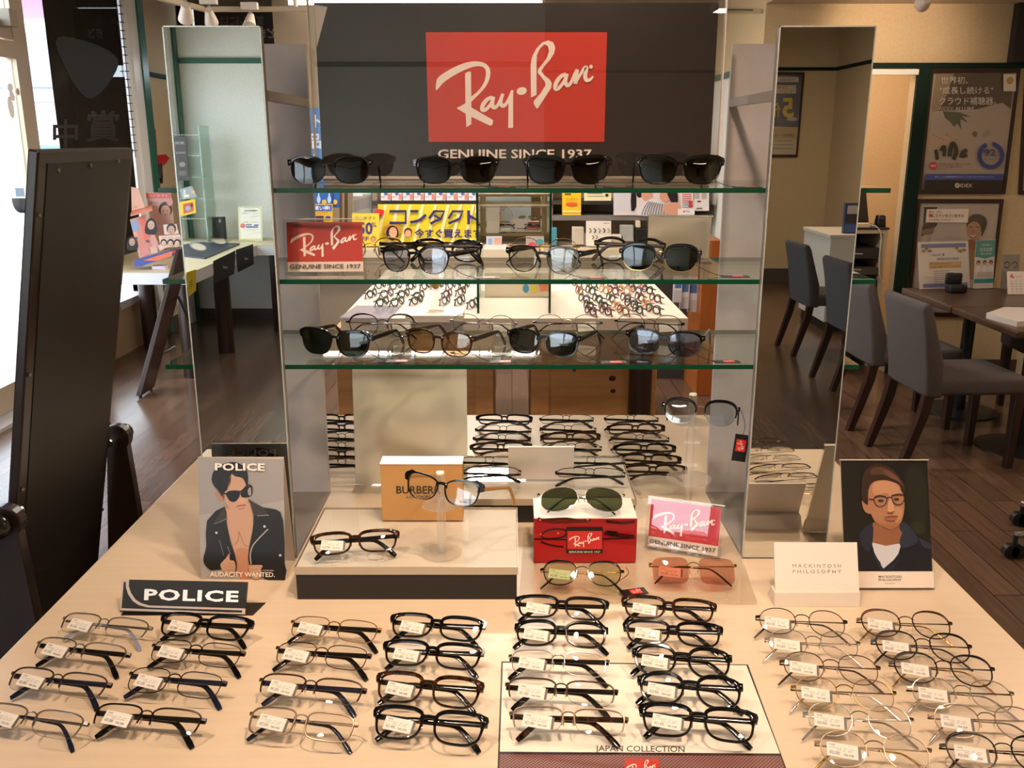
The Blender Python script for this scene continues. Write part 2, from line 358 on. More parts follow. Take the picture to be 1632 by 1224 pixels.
# trims
BB = M('#4a3b30', 0.5)
struct('baseboard_right', MB().box(2.79, XR, 6.455, 6.47, 0, 0.10).box(1.67, 1.98, 6.455, 6.47, 0, 0.1), BB)
struct('baseboard_back', MB().box(-1.95, 1.67, 7.985, 8.0, 0, 0.12), M('#3a2a22', 0.5))
struct('baseboard_near', MB().box(-3.05, 0.2, -5.47, -5.455, 0, 0.10).box(0.3, XR, -7.8, -7.785, 0, 0.16), M('#4b4640', 0.5))
struct('baseboard_left', MB().box(XL, XL + 0.015, -5.45, 3.9, 0, 0.10).box(XL, XL + 0.015, 7.6, 9.0, 0, 0.10), M('#4b4640', 0.5))
struct('trim_1', MB().box(1.65, XR, 6.452, 6.47, 2.098, 2.132), GREEND)
struct('trim_2', MB().box(1.652, 1.67, 6.47, 8.0, 2.098, 2.140), M('#4d6a60', 0.5))
struct('trim_3', MB().box(XL, XL + 0.02, 7.97, 9.0, 2.15, 2.185), GREEND)
struct('trim_4', MB().box(-3.05, 0.3, -5.47, -5.45, 2.285, 2.330), GREENT)
struct('trim_5', MB().box(0.3, XR, -7.8, -7.78, 2.385, 2.420).box(XR - 0.02, XR, -7.8, 2.0, 2.385, 2.420), GREEND)
struct('trim_6', MB().box(XL, XL + 0.06, 7.85, 7.97, 0, CEIL).box(XL, XL + 0.12, -5.45, -5.37, 0, CEIL), GREENT)
struct('trim_7', MB().box(XL, XL + 0.05, 8.93, 9.0, 0, CEIL), GREEND)
struct('trim_8', MB().box(2.705, 2.795, 6.44, 6.47, 0, 2.098), GREEND)
struct('trim_9', MB().box(1.9, 2.705, 6.43, 6.47, 2.055, 2.09), WHITE)
struct('trim_10', MB().box(1.67, XR, 5.4, 6.47, 2.5, CEIL - 0.001), M('#b8a890', 0.85))
struct('trim_11', MB().box(3.30, XR, 6.40, 6.47, 2.132, 2.499), M('#1d1511', 0.6))
# glazed door and shop window on the street side
ALU = M('#b9a992', 0.35, 0.3)
d = struct('door_1', MB().box(XL - 0.09, XL - 0.03, 6.03, 6.19, 0.02, 2.86).box(XL - 0.09, XL - 0.03, 3.9, 4.0, 0.02, 2.86).box(XL - 0.09, XL - 0.03, 4.0, 6.03, 0.03, 0.19)
           .box(XL - 0.09, XL - 0.03, 4.0, 6.03, 2.12, 2.225).box(XL - 0.085, XL - 0.035, 4.0, 6.03, 2.235, 2.345).box(XL - 0.09, XL - 0.03, 4.0, 6.03, 2.80, 2.86), ALU)
struct('door_pane', MB().box(XL - 0.065, XL - 0.055, 4.0, 6.03, 0.19, 2.12).box(XL - 0.065, XL - 0.055, 4.0, 6.03, 2.345, 2.80), WINGLASS, d)
struct('door_lock', MB().lathe([(0.0, 0), (0.024, 0), (0.024, 0.012), (0.0, 0.014)], (0, 0, 0), 16).xf(Matrix.Translation((XL - 0.032, 5.50, 0.115)) @ Matrix.Rotation(R(90), 4, 'Y')), M('#5d4a2f', 0.3, 0.6), d)
struct('door_sensor', MB().box(XL - 0.033, XL + 0.03, 5.90, 5.99, 2.30, 2.40), M('#a39684', 0.4), d)
struct('door_track', MB().box(XL - 0.09, XL + 0.10, 3.9, 6.19, 0.0, 0.022), M('#c9c9c9', 0.3, 0.4), d)
lf = MB()
for (px, py, w_, h_, an) in ((16, 140, 9, 7, .3), (28, 146, 8, 6, .1), (19, 153, 7, 9, .8), (17, 171, 9, 18, .1)):
    c = on_x(px, py, XL - 0.05); lf.prism([c + Vector((0, math.cos(a) * w_ * .0037 * math.cos(an) - math.sin(a) * h_ * .0037 * math.sin(an), math.sin(a) * h_ * .0037 * math.cos(an) + math.cos(a) * w_ * .0037 * math.sin(an))) for a in [k * math.pi / 6 for k in range(12)]], (0.002, 0, 0))
struct('door_sticker', lf, M('#f4f4f4', 0.6), d)
FRW = M('#e6e8ea', 0.4)
wn = struct('window_1', MB().box(XL - 0.1, XL + 0.03, 7.58, 7.70, 0, CEIL).box(XL - 0.1, XL + 0.045, 7.70, 7.85, 0, CEIL).box(XL - 0.1, XL + 0.02, 6.19, 7.58, 0.36, 0.42).box(XL - 0.1, XL + 0.02, 6.19, 7.58, 2.86, 2.92), FRW)
struct('window_pane', MB().box(XL - 0.08, XL - 0.07, 6.19, 7.58, 0.42, 2.86), WINGLASS, wn)
wn2 = struct('window_2', MB().box(XL - 0.1, XL + 0.10, -5.37, -5.28, 0, CEIL).box(XL - 0.1, XL + 0.07, -5.28, -5.2, 0, CEIL).box(XL - 0.1, XL + 0.02, -5.2, -1.4, 0.55, 0.61).box(XL - 0.1, XL + 0.02, -5.2, -1.4, 2.29, 2.35).box(XL - 0.1, XL + 0.02, -3.34, -3.26, 0.61, 2.29).box(XL - 0.1, XL + 0.02, -1.46, -1.4, 0.61, 2.29), FRW)
struct('window_pane', MB().box(XL - 0.08, XL - 0.07, -5.2, -1.46, 0.61, 2.29), WINGLASS, wn2)
wn3 = struct('window_3', MB().box(-2.98, -2.93, 8.99, 9.05, 2.15, 2.93).box(-2.07, -2.02, 8.99, 9.05, 2.15, 2.93).box(-2.93, -2.07, 8.99, 9.05, 2.15, 2.2).box(-2.93, -2.07, 8.99, 8.999, 2.805, 2.83), M('#8d8478', 0.5))
struct('window_pane', MB().box(-2.93, -2.07, 9.03, 9.04, 2.2, 2.811), WINGLASS, wn3)
# dark film banner hanging inside the shop window, its lettering seen from behind
BAN = clear('banner_film', (0.05, 0.045, 0.04), 0.04, 0.0, 0.55, (0.035, 0.03, 0.026))
th = thing('window_banner', 'tall dark translucent banner hanging in the street window, lettering seen from behind', 'banner', (XL, 6.95, 1.3))
MB().slab([Vector((XL + 0.02, 6.36, 0.75)), Vector((XL + 0.02, 7.56, 0.75)), Vector((XL + 0.02, 7.56, 2.86)), Vector((XL + 0.02, 6.36, 2.86))], (1, 0, 0), 0.003).build('film', BAN, th)
fx, nx = px_plane((XL + 0.021, 0, 0), (1, 0, 0)); a = Art(fx, nx)
a.poly([(90, 60), (105, 110), (130, 150), (150, 155), (175, 130), (188, 95), (150, 70)], '#1c1814', 0.7, 4)
a.text('賞', 136, 176, 192, 226, '#2b2620', 0.02, flip=True); a.text('中', 84, 190, 124, 236, '#2a251f', 0.02, flip=True)
a.build('lettering', th)
mb = MB()
for k in range(22): mb.box(XL + 0.024, XL + 0.05, 7.555, 7.585, 1.55 + k * 0.06, 1.556 + k * 0.06)
mb.box(XL + 0.034, XL + 0.038, 7.568, 7.572, 1.5, 2.9)
tag(mb.build('ladder_chain', M('#2b2b2b', 0.5), None, at=(XL, 7.56, 1.5)), 'thin beaded blind chain hanging between dark banner and white window column', 'chain')
# dark sign board over the recess window, lettering reversed
th = thing('sign_board', 'dark sign board with reversed lettering high in the rear corner window', 'sign', (-2.5, 8.96, 2.35))
MB().box(-2.90, -2.06, 8.95, 8.98, 2.30, 2.79).build('board', M('#2c2220', 0.5), th)
fx, nx = px_plane((0, 8.949, 0), (0, -1, 0)); a = Art(fx, nx, 0.0008, 0.001)
a.text('んには', 349, 26, 398, 40, '#6a625c', 0.02, flip=True); a.text('賞', 408, 25, 421, 41, '#5d656c', 0.02, flip=True); a.text('どき', 413, 45, 437, 61, '#b7a999', 0.03, flip=True)
a.build('lettering', th)
# street outside
struct('pavement', MB().box(-60, -3.15, -30, 60, -0.14, -0.06), noisy('pavement_tiles', '#b9b6b2', '#c4c1bd', 2, 0.8))
mb = MB()
for k in range(14): mb.box(-6.4, -3.2, 2.6 + k * 0.3, 2.606 + k * 0.3, -0.0602, -0.0585)
for k in range(11): mb.box(-3.5 - k * 0.3, -3.494 - k * 0.3, 2.6, 6.8, -0.0602, -0.0585)
struct('trim_12', mb, M('#8f8c88', 0.9))
th = tag(MB().box(-4.9, -3.45, 4.1, 5.35, -0.06, -0.045).build('door_mat', M('#b0202c', 0.95), None, at=(-4.2, 4.7, -0.06)), 'red door mat on the pavement outside the glass door', 'mat')
th = thing('street_building', 'pale grey building with dark window bands across the street', 'building', (-24, 34, -0.1))
MB().box(-40, -8, 34, 40, -0.1, 9).build('facade', M('#c3c5ca', 0.8), th)
MB().box(-40, -8, 33.9, 34, 3.4, 5.2).build('window_band', M('#7f8796', 0.3), th)
MB().box(-40, -8, 33.2, 34, 2.9, 3.3).build('canopy', M('#8d90a0', 0.6), th)
th = tag(MB().box(-5.2, -3.2, 6.0, 9.6, 2.78, 2.98).build('shop_awning', M('#c77ab0', 0.7), None, at=(-4.2, 8, 2.7)), 'pink awning fascia outside above the street window', 'awning')
th = tag(MB().tube([(-13.2, 22.0, -0.1), (-13.25, 22.0, 9.0)], [0.19, 0.14], 14).build('utility_pole', M('#9b9aa0', 0.8), None, True, at=(-13.2, 22, -0.1)), 'concrete utility pole on the street outside the glass door', 'pole')
# parked white car, front towards us
th = thing('car', 'white car parked across the street, front showing through the glass door', 'car', (-11.0, 22.0, -0.06))
cx0, cy0 = -11.0, 21.6
bd = MB(); prof = [(0, .32), (0, .62), (.12, .80), (1.1, .98), (1.75, 1.50), (2.2, 1.58), (3.6, 1.55), (4.2, 1.05), (4.3, .9), (4.3, .32)]
bd.prism([(cx0 - .82, cy0 + a, b) for a, b in prof], (1.64, 0, 0)); bd.build('body', M('#eef0f3', 0.15, 0, 0, 0.5, 0.5), th, False, 0.06)
MB().hexa([(cx0 - .68, cy0 + 1.12, 1.02), (cx0 + .68, cy0 + 1.12, 1.02), (cx0 + .62, cy0 + 1.70, 1.48), (cx0 - .62, cy0 + 1.70, 1.48)], [(cx0 - .68, cy0 + 1.06, 1.03), (cx0 + .68, cy0 + 1.06, 1.03), (cx0 + .62, cy0 + 1.66, 1.50), (cx0 - .62, cy0 + 1.66, 1.50)]).build('windscreen', M('#41707e', 0.05), th)
for s in (-1, 1):
    MB().box(cx0 + s * .58 - .2, cx0 + s * .58 + .2, cy0 - .02, cy0 + .15, .66, .78).build('headlight', M('#9fb4bd', 0.05), th, False, 0.02)
    MB().lathe([(0.0, -.1), (.20, -.1), (.31, -.09), (.31, .09), (.2, .1), (0.0, .1)], (0, 0, 0), 24).xf(Matrix.Translation((cx0 + s * .74, cy0 + .8, .25)) @ Matrix.Rotation(R(90), 4, 'Y')).build('wheel', M('#1a1a1c', 0.6), th, True)
MB().box(cx0 - .45, cx0 + .45, cy0 - .015, cy0 + .05, .36, .56).build('grille', M('#3c4450', 0.3), th)
MB().box(cx0 - .16, cx0 + .16, cy0 - .03, cy0, .57, .66).build('number_plate', M('#dfe6e0', 0.5), th)
# ceiling fittings
th = thing('track_rail', 'cream lighting track rail hanging in the rear left', 'lighting track', (-1.9, 6.5, 2.46))
MB().box(-2.05, -1.30, 6.48, 6.52, 2.455, 2.485).hexa([(-2.06, 6.48, 2.455), (-2.02, 6.50, 2.455), (-2.25, 5.3, 2.455), (-2.29, 5.3, 2.455)], [(-2.06, 6.48, 2.485), (-2.02, 6.5, 2.485), (-2.25, 5.3, 2.485), (-2.29, 5.3, 2.485)]).build('rail', M('#b7a68c', 0.5), th)
MB().tube([(-1.43, 6.5, 2.485), (-1.43, 6.5, CEIL)], 0.014).build('hanger', M('#b7a68c', 0.5), th)
MB().tube([(-2.15, 5.9, 2.485), (-2.15, 5.9, CEIL)], 0.010).build('hanger', M('#b7a68c', 0.5), th)
def spot(name, label, loc, aim, power=0, lit=False, group=None, rail=None, size=1.0, col='#d9cdbd'):
    """a track spotlight: driver box, bracket and tapered head with a glowing lens"""
    loc = Vector(loc); th = thing(name, label, 'spotlight', tuple(loc), group); dv = (Vector(aim) - loc).normalized()
    MB().box(loc.x - .055 * size, loc.x + .055 * size, loc.y - .02, loc.y + .02, loc.z + .06, loc.z + .105).build('driver_box', M(col, 0.45), th, False, 0.004)
    MB().tube([loc + Vector((0, 0, .065)), loc + Vector((0, 0, .03)), loc], .008).build('bracket', M('#8d8377', 0.4), th)
    rot = Vector((0, 0, 1)).rotation_difference(dv).to_matrix().to_4x4()
    MB().lathe([(0, -.04), (.022, -.04), (.026, -.02), (.034, .02), (.044, .075), (.040, .075), (.036, .06), (0, .058)], (0, 0, 0), 20).xf(Matrix.Translation(loc) @ rot).build('lamp_head', M(col, 0.4), th, True)
    if lit:
        MB().lathe([(0, .066), (.034, .066), (.034, .070), (0, .070)], (0, 0, 0), 20).xf(Matrix.Translation(loc) @ rot).build('lamp_lens', M((1.0, .86, .68), 0.3, 0, 60.0), th)
        d = bpy.data.lights.new('spot_beam', 'SPOT'); d.energy = power * 1.05; d.color = WARM; d.spot_size = R(78); d.spot_blend = 0.75; d.shadow_soft_size = 0.04
        o = bpy.data.objects.new('spot_beam', d); C.objects.link(o); o.location = loc + dv * 0.09; o.rotation_euler = Vector((0, 0, -1)).rotation_difference(dv).to_euler()
    return th
spot('track_spotlight', 'cream track spotlight nearest the beige wall on the rear left rail', on_y(296, 16, 5.6) , (-2.6, 7.5, 1.0))
spot('track_spotlight', 'cream track spotlight hanging second from the beige wall on the rear rail', on_y(334, 23, 6.3), (-2.2, 8, 1.2))
spot('track_spotlight', 'cream track spotlight facing us on the rear rail over the tall left mirror', on_y(399, 31, 6.43), (-1.6, 5.0, 1.0))
th = thing('table_light_rail', 'white lighting rail over the front display table', 'lighting track', (0, 0.55, 2.53))
MB().box(-1.1, 1.1, 0.53, 0.57, 2.552, 2.58).build('rail', M('#cfc8bc', 0.5), th)
MB().box(-0.2, 0.5, 1.08, 1.12, 2.552, 2.58).build('rail', M('#cfc8bc', 0.5), th)
for x, y in ((-0.9, .55), (.9, .55), (.4, 1.1)): MB().tube([(x, y, 2.58), (x, y, CEIL)], .008).build('hanger', M('#cfc8bc', 0.5), th)
nm = ('left lamp', 'middle lamp', 'right lamp', 'single lamp nearest the mirrors')
for k, (p, aim, pw) in enumerate(SPOTS):
    if k < 4: spot('table_spotlight', 'lit warm track spotlight over the front table, ' + nm[k], p, aim, pw, True)
    elif k == 4: spot('table_spotlight', 'lit warm track spotlight over the far white table', p, aim, pw, True)
    else: spot('wall_spotlight', 'lit warm spotlight washing the wall above the posters', p, aim, pw, True)
th = thing('ceiling_tube_light', 'long white fluorescent batten glowing above the dark poster', 'tube light', (-.65, 7.85, 2.69))
MB().box(-1.80, 0.26, 7.82, 7.88, 2.712, 2.77).build('housing', WHITE, th)
MB().tube([(-1.78, 7.85, 2.69), (0.24, 7.85, 2.69)], .016, 12).build('tube', M((1, .97, .92), 0.3, 0, 4.0), th, True)
for x in (-1.3, 0.0): MB().tube([(x, 7.85, 2.77), (x, 7.85, CEIL)], .006).build('hanger', WHITE, th)
# vent on the side wall
th = thing('wall_vent', 'slim beige louvre vent high on the side wall right of the dark poster', 'vent', (1.66, 7.1, 2.55))
q = [on_x(1146, 21, 1.668), on_x(1216, 21, 1.668), on_x(1216, 14, 1.668), on_x(1146, 13, 1.668)]
MB().slab([p + Vector((-.012, 0, 0)) for p in q], (-1, 0, 0), .012).build('frame', M('#a8956f', 0.6), th)
MB().slab([on_x(a_, b_, 1.655) for a_, b_ in ((1147, 16.5), (1200, 17), (1200, 15), (1147, 14.5))], (-1, 0, 0), .004).build('slot', M('#3a3026', 0.7), th)
# housings made for the added, unseen ceiling lights
for nm_, x, y in (('front', -1.9, -2.3), ('middle', 0.0, 4.6), ('back', -0.5, 6.6), ('right', 2.6, 3.4), ('rear', 2.4, -5.2), ('doorway', 2.5, 7.3)):
    th = thing('added_ceiling_lamp', 'unseen white ceiling lamp added for fill light over the ' + nm_ + ' of the shop', 'ceiling lamp', (x, y, 2.75))
    MB().box(x - .62, x + .62, y - .16, y + .16, 2.74, 2.80).build('housing', WHITE, th)
    MB().box(x - .5, x - .49, y - .01, y + .01, 2.80, CEIL).box(x + .49, x + .5, y - .01, y + .01, 2.80, CEIL).build('hanger', WHITE, th)
# ================================================================ DISPLAY TABLE AND MIRROR TOWER
TZ = 0.90
th = thing('display_table', 'large cream display table in front, holding rows of eyeglasses and a mirror tower', 'table', (0.0, 1.68, 0))
MB().box(-.755, .77, .917, 2.443, .868, TZ).build('table_top', TABLE, th, False, .003)
MB().box(-.70, .715, .97, 2.39, .76, .868).build('apron', M('#d9cbb4', 0.45), th)
for x in (-.66, .675):
    for y in (1.01, 2.35): MB().lathe([(0, 0), (.045, 0), (.05, .01), (.05, .76), (0, .76)], (x, y, 0), 20).build('leg', DWOOD, th, True)
YB = 1.851
SHZ = (1.562, 1.410, 1.261)
tw = thing('mirror_tower', 'grey display tower on the front table with two tall mirrors and grey rear boards', 'display tower', (0.013, 1.69, TZ))
MB().box(-.56, -.393, YM, YB + .012, TZ, TZ + .006).build('base_plate', M('#8a8380', 0.5), tw)
MB().box(.4195, .585, YM, YB + .012, TZ, TZ + .006).build('base_plate', M('#8a8380', 0.5), tw)
def mirror_panel(x0, x1):
    p = MB().box(x0, x1, YM + .001, YM + .012, TZ + .006, 1.812).build('tall_mirror', M('#6f6a66', 0.5), tw)
    MB().box(x0 + .0022, x1 - .0022, YM - .003, YM + .0009, TZ + .008, 1.8098).build('mirror_glass', [MIRROR], p)
    fr = MB()
    for a_, b_, c_, d_ in ((x0, x0 + .002, TZ + .006, 1.812), (x1 - .002, x1, TZ + .006, 1.812), (x0, x1, 1.810, 1.812), (x0, x1, TZ + .004, TZ + .008)): fr.box(a_, b_, YM - .0032, YM + .001, c_, d_)
    fr.build('mirror_edge', M('#cfd6d0', 0.25, 0.6), p)
mirror_panel(-.549, -.3945); mirror_panel(.4195, .5715)
MB().box(-.56, -.393, YB, YB + .012, TZ + .006, 1.815).build('rear_board', GREY, tw)
MB().box(.4195, .585, YB, YB + .012, TZ + .006, 1.815).build('rear_board', GREY, tw)
for x in (-.397, .4235): MB().box(x - .004, x + .004, YM + .012, YB, 1.700, 1.716).build('cross_bar', M('#8a827b', 0.4, 0.2), tw)
for x in (-.391, .4175):
    m_ = MB()
    for z in SHZ: m_.box(x - .002, x + .002, YB + .001, YB + .011, z - .012, z - .004)
    m_.build('shelf_pin', STEEL, tw)
ends = ((-.586, .627), (-.5935, .617), (-.603, .604)); nm_ = ('top', 'middle', 'lowest')
for k, z in enumerate(SHZ):
    mb = MB(); x0, x1 = ends[k]; mb.box(x0, x1, YM + .013, YB - .001, z - .008, z)
    mb.mi = [0, 0, 1, 1, 1, 1]
    sh = mb.build('glass_shelf', [GLASS, GEDGE], None, at=(.013, 1.69, z)); tag(sh, nm_[k] + ' clear glass shelf with green edge across the mirror tower', 'glass shelf', 'glass shelves of the mirror tower')
# big dark poster in an acrylic holder on the top shelf
PY = 1.74; PZ = SHZ[0]
po = thing('poster_holder', 'large clear acrylic holder with black poster and red script logo on top shelf', 'poster stand', (0, PY, PZ))
x0, x1 = -.350, .3655
MB().box(x0 - .0, x1, PY + .0012, PY + .0022, PZ + .012, 1.873).build('poster_sheet', M('#1f1713', .45), po)
AC = M('#e9e2da', 0.2)
ac = MB().box(x0 - .012, x1 + .014, PY - .0065, PY - .0035, PZ, 1.885).box(x0 - .012, x1 + .014, PY + .003, PY + .006, PZ, 1.885).build('acrylic_panel', ACRYL, po)
for xa in (x0 - .012, x1 + .0125): MB().box(xa, xa + .0015, PY - .0068, PY + .0062, PZ, 1.885).build('acrylic_edge', M('#d9c6b4', 0.2), po)
MB().box(x0 - .012, x1 + .014, PY - .022, PY + .05, PZ, PZ + .004).build('acrylic_foot', ACRYL, po)
MB().box(x0 + .004, x1 - .004, PY - .02, PY - .0066, PZ + .004, PZ + .008).build('foot_bar', M('#6b5c50', 0.3), po)
fx, nx = px_plane((0, PY + .0012, 0), (0, -1, 0)); a = Art(fx, nx, .0002, .0003)
a.poly([(678.5, 51.5), (967.5, 51.5), (963, 226), (683.5, 226)], '#c83c31', 0.35)
script_logo(a, (lambda u, v: ((678.5 + 289 * u) * (1 - v) + (683.5 + 279.5 * u) * v, 51.5 + 174.5 * v)), '#f3e3d6')
a.text('GENUINE SINCE 1937', 698, 238, 943, 252.5, '#f3e3d6', 0.018)
a.build('printed_logo', po)
a = Art(fx, nx, .0002, .0012); a.poly([(501, 8), (522, 11), (505, 76)], '#e6d6c8', 0.7); a.build('folded_corner', po)

# ---------------------------------------------------------------- acrylic sign cards
def stand_card(name, label, cat, bl, br, h, lean, group=None, th_=.003, acryl=True, foot=.05, side=1):
    """upright card leaning back: returns root, art mapping in a 1 x 1 box (u right, v down) and its normal"""
    bl, br = Vector(bl), Vector(br); U = (br - bl); back = Vector((-U.y, U.x, 0)).normalized() * side
    up = Vector((0, 0, math.cos(lean))) + back * math.sin(lean); n = -(back * math.cos(lean) - Vector((0, 0, math.sin(lean)))); n.normalize()
    r = thing(name, label, cat, tuple((bl + br) / 2), group)
    tl, tr = bl + up * h, br + up * h
    return r, tl, tr, bl, br, n, back, up
def card(name, label, cat, bl, br, h, lean, col, draw=None, group=None, holder=True, foot=.05, margin=.006, rough=.3, card_name='card', t=.0015):
    r, tl, tr, bl, br, n, back, up = stand_card(name, label, cat, bl, br, h, lean, group)
    U = (br - bl).normalized(); lift = up * .004
    MB().slab([bl + lift, br + lift, tr, tl], n, t).build(card_name, M(col, rough) if not isinstance(col, bpy.types.Material) else col, r)
    if holder:
        e = U * margin
        MB().slab([bl - e + n * .003, br + e + n * .003, tr + e + n * .003 + up * margin, tl - e + n * .003 + up * margin], n, .0022).build('acrylic_panel', ACRYL, r)
        MB().slab([bl - e, br + e, br + e + back * foot, bl - e + back * foot], (0, 0, -1), .002).build('acrylic_foot', ACRYL, r)
        MB().slab([tl - e + n * .0032 + up * margin, tr + e + n * .0032 + up * margin, tr + e - n * .002 + up * margin, tl - e - n * .002 + up * margin], up, .0012).build('acrylic_edge', AC, r)
    if draw:
        a = Art(quad_map(tl, tr, bl + lift, br + lift), n, .00015, .0003); draw(a); a.build('printed_face', r)
    return r
def ztab(px, py, z=TZ): return on_z(px, py, z)
def flip(f): return lambda x, y: f(1 - x, y)
# small red logo card on the middle shelf
def red_card(a):
    a.rect(0, 0, 1, .80, '#c03a30', .35); a.rect(0, .80, 1, 1, '#f0dccb', .4); script_logo(a, lambda u, v: (u, .01 + .79 * v), '#f6e6da')
    a.text('GENUINE SINCE 1937', .03, .85, .97, .94, '#4a4340', 0.015)
z = SHZ[1]; card('logo_card', 'red and white script logo card in clear holder at left of middle shelf', 'sign', on_z(459, 437, z), on_z(579, 436, z), .0905, R(10), '#e9d9cc', red_card, margin=.006)
# folded portrait poster with leather jacket, left
bl, br = ztab(320, 923), ztab(455, 924)
pp = thing('portrait_poster', 'folded advertising card of a man in black leather jacket and dark sunglasses', 'poster', tuple((bl + br) / 2))
ang = R(11); upv = Vector((0, math.sin(ang), math.cos(ang))); H = .214; nrm = Vector((0, -math.cos(ang), math.sin(ang)))
PG = M('#8e8a88', 0.4)
MB().slab([bl, br, br + upv * H, bl + upv * H], nrm, .0016).build('front_panel', [M('#c3b8ac', .5)], pp)
yb = 1.528; yt = bl.y + upv.y * H + .002; zt_ = TZ + upv.z * H; nb_ = Vector((0, zt_ - TZ, yb - yt)).normalized(); MB().slab([Vector((br.x, yb, TZ)), Vector((bl.x, yb, TZ)), Vector((bl.x, yt, zt_)), Vector((br.x, yt, zt_))], nb_, .0016).build('rear_panel', M('#c3b8ac', .5), pp)
MB().hexa([bl, br, Vector((br.x, yb, TZ)), Vector((bl.x, yb, TZ))], [p + Vector((0, 0, .0015)) for p in (bl, br, Vector((br.x, yb, TZ)), Vector((bl.x, yb, TZ)))]).build('base_flap', M('#d8c9b6', .5), pp)
def police_art(f, n, par, nm):
    a = Art(f, n, .0001, .0003); S = '#c29a80'; S2 = '#ab8068'; HR = '#15110f'; JK = '#1c1a19'; JK2 = '#35322f'
    P = lambda pts, c, sm=0: a.poly(pts, c, .4, sm)
    P([(42, 190), (709, 200), (709, 1146), (42, 1140)], '#989594'); P([(42, 640), (709, 520), (709, 1146), (42, 1140)], '#a5a19f')
    P([(170, 470), (190, 455), (225, 480), (245, 520), (258, 600), (250, 660), (300, 640), (470, 640), (452, 560), (430, 505), (425, 400), (370, 340), (290, 330), (235, 400), (232, 500), (205, 525)], S2, 3)
    P([(245, 625), (255, 580), (330, 600), (440, 540), (470, 640), (440, 860), (430, 1010), (440, 1140), (345, 1140), (320, 960), (285, 830)], S, 3)
    P([(330, 900), (428, 905), (432, 1010), (440, 1140), (350, 1140), (325, 960)], '#b98365', 3)
    a.ribbon([(352, 760), (345, 830), (318, 870)], 7, '#a87458', 4); a.ribbon([(355, 770), (392, 870), (430, 878)], 6, '#a87458', 4)
    P([(240, 470), (230, 400), (300, 330), (380, 330), (425, 400), (432, 500), (415, 590), (385, 630), (345, 635), (290, 590), (255, 540)], S, 4)
    P([(345, 530), (380, 470), (412, 520), (385, 545)], '#cf9f82', 3); a.ribbon([(338, 572), (370, 563), (410, 558)], 8, '#7c4638', 3); a.ribbon([(350, 590), (380, 588), (400, 578)], 7, '#a5685a', 3)
    P([(175, 470), (195, 455), (225, 490), (235, 525), (205, 520)], S2, 3)
    P([(225, 495), (200, 450), (158, 400), (148, 350), (170, 290), (240, 240), (330, 225), (395, 255), (430, 310), (428, 410), (415, 400), (390, 350), (330, 335), (300, 318), (260, 440), (232, 470)], HR, 3)
    P([(268, 440), (300, 330), (296, 380), (285, 420), (290, 350), (255, 450)], HR); a.ribbon([(222, 460), (262, 472), (290, 452)], 11, HR, 3)
    P([(258, 468), (290, 448), (360, 448), (362, 490), (330, 530), (290, 528), (268, 500)], '#0d0d0e', 3); P([(372, 460), (395, 430), (455, 405), (465, 440), (455, 485), (400, 500), (375, 485)], '#0d0d0e', 3)
    a.ribbon([(330, 452), (380, 448), (430, 400), (462, 415)], 9, '#0d0d0e', 3); P([(430, 440), (452, 420), (455, 478), (435, 480)], '#9a9592', 3)
    P([(245, 570), (105, 680), (95, 880), (72, 960), (75, 1020), (130, 1070), (210, 1060), (285, 1110), (330, 1060), (322, 960), (285, 840), (258, 700)], JK, 2)
    P([(470, 640), (450, 545), (430, 510), (545, 575), (650, 592), (700, 670), (706, 1000), (640, 1010), (540, 1030), (430, 1030), (430, 890), (460, 760)], JK, 2)
    P([(430, 1040), (540, 1030), (700, 990), (705, 1146), (560, 1140)], JK, 2)
    P([(245, 570), (160, 700), (258, 660)], JK2); P([(440, 520), (545, 575), (592, 638), (500, 645), (468, 630)], JK2); a.ribbon([(160, 704), (205, 690), (258, 664)], 5, '#8b8783', 2)
    a.ribbon([(500, 640), (592, 634)], 5, '#9a9692', 0); a.ribbon([(583, 742), (470, 860), (440, 940), (445, 1020)], 8, '#b5b1ad', 5); a.ribbon([(200, 830), (232, 955)], 6, '#6f6c69', 0); a.ribbon([(262, 880), (285, 940)], 5, '#8b8783', 0)
    for x, y in ((178, 774), (556, 722), (675, 946)): a.ell(x, y, 10, 10, '#c9c5c0')
    P([(205, 1020), (250, 970), (275, 935), (280, 985), (315, 995), (322, 1060), (290, 1100), (240, 1090), (215, 1060)], S, 3); P([(425, 1030), (450, 1025), (535, 1025), (520, 1060), (530, 1110), (480, 1135), (450, 1110), (430, 1070)], S, 3)
    for k in range(3): a.ribbon([(258, 1010 + 26 * k), (318, 1014 + 24 * k)], 4, S2, 0); a.ribbon([(440, 1055 + 24 * k), (505, 1062 + 22 * k)], 4, S2, 0)
    a.text('POLICE', 180, 232, 567, 290, '#f7ece4', 0.03, spacing=1.05); a.text('AUDACITY WANTED.', 122, 1078, 630, 1116, '#f7ece4', 0.012); a.text('KAI ASAKURA', 505, 1058, 622, 1070, '#d9cfc8', 0.0)
    a.build(nm, par)
tl, tr = bl + upv * H, br + upv * H
police_art(lambda a, b: tl + (tr - tl) * ((a - 42) / 667) + (bl - tl) * ((b - 190) / 952), nrm, pp, 'printed_front')
def rear_map(a, b):
    u = (a - 42) / 667; v = (b - 190) / 952; return Vector((br.x + (bl.x - br.x) * u, yt + (yb - yt) * v, zt_ + (TZ - zt_) * v))
police_art(rear_map, nb_, pp, 'printed_rear')
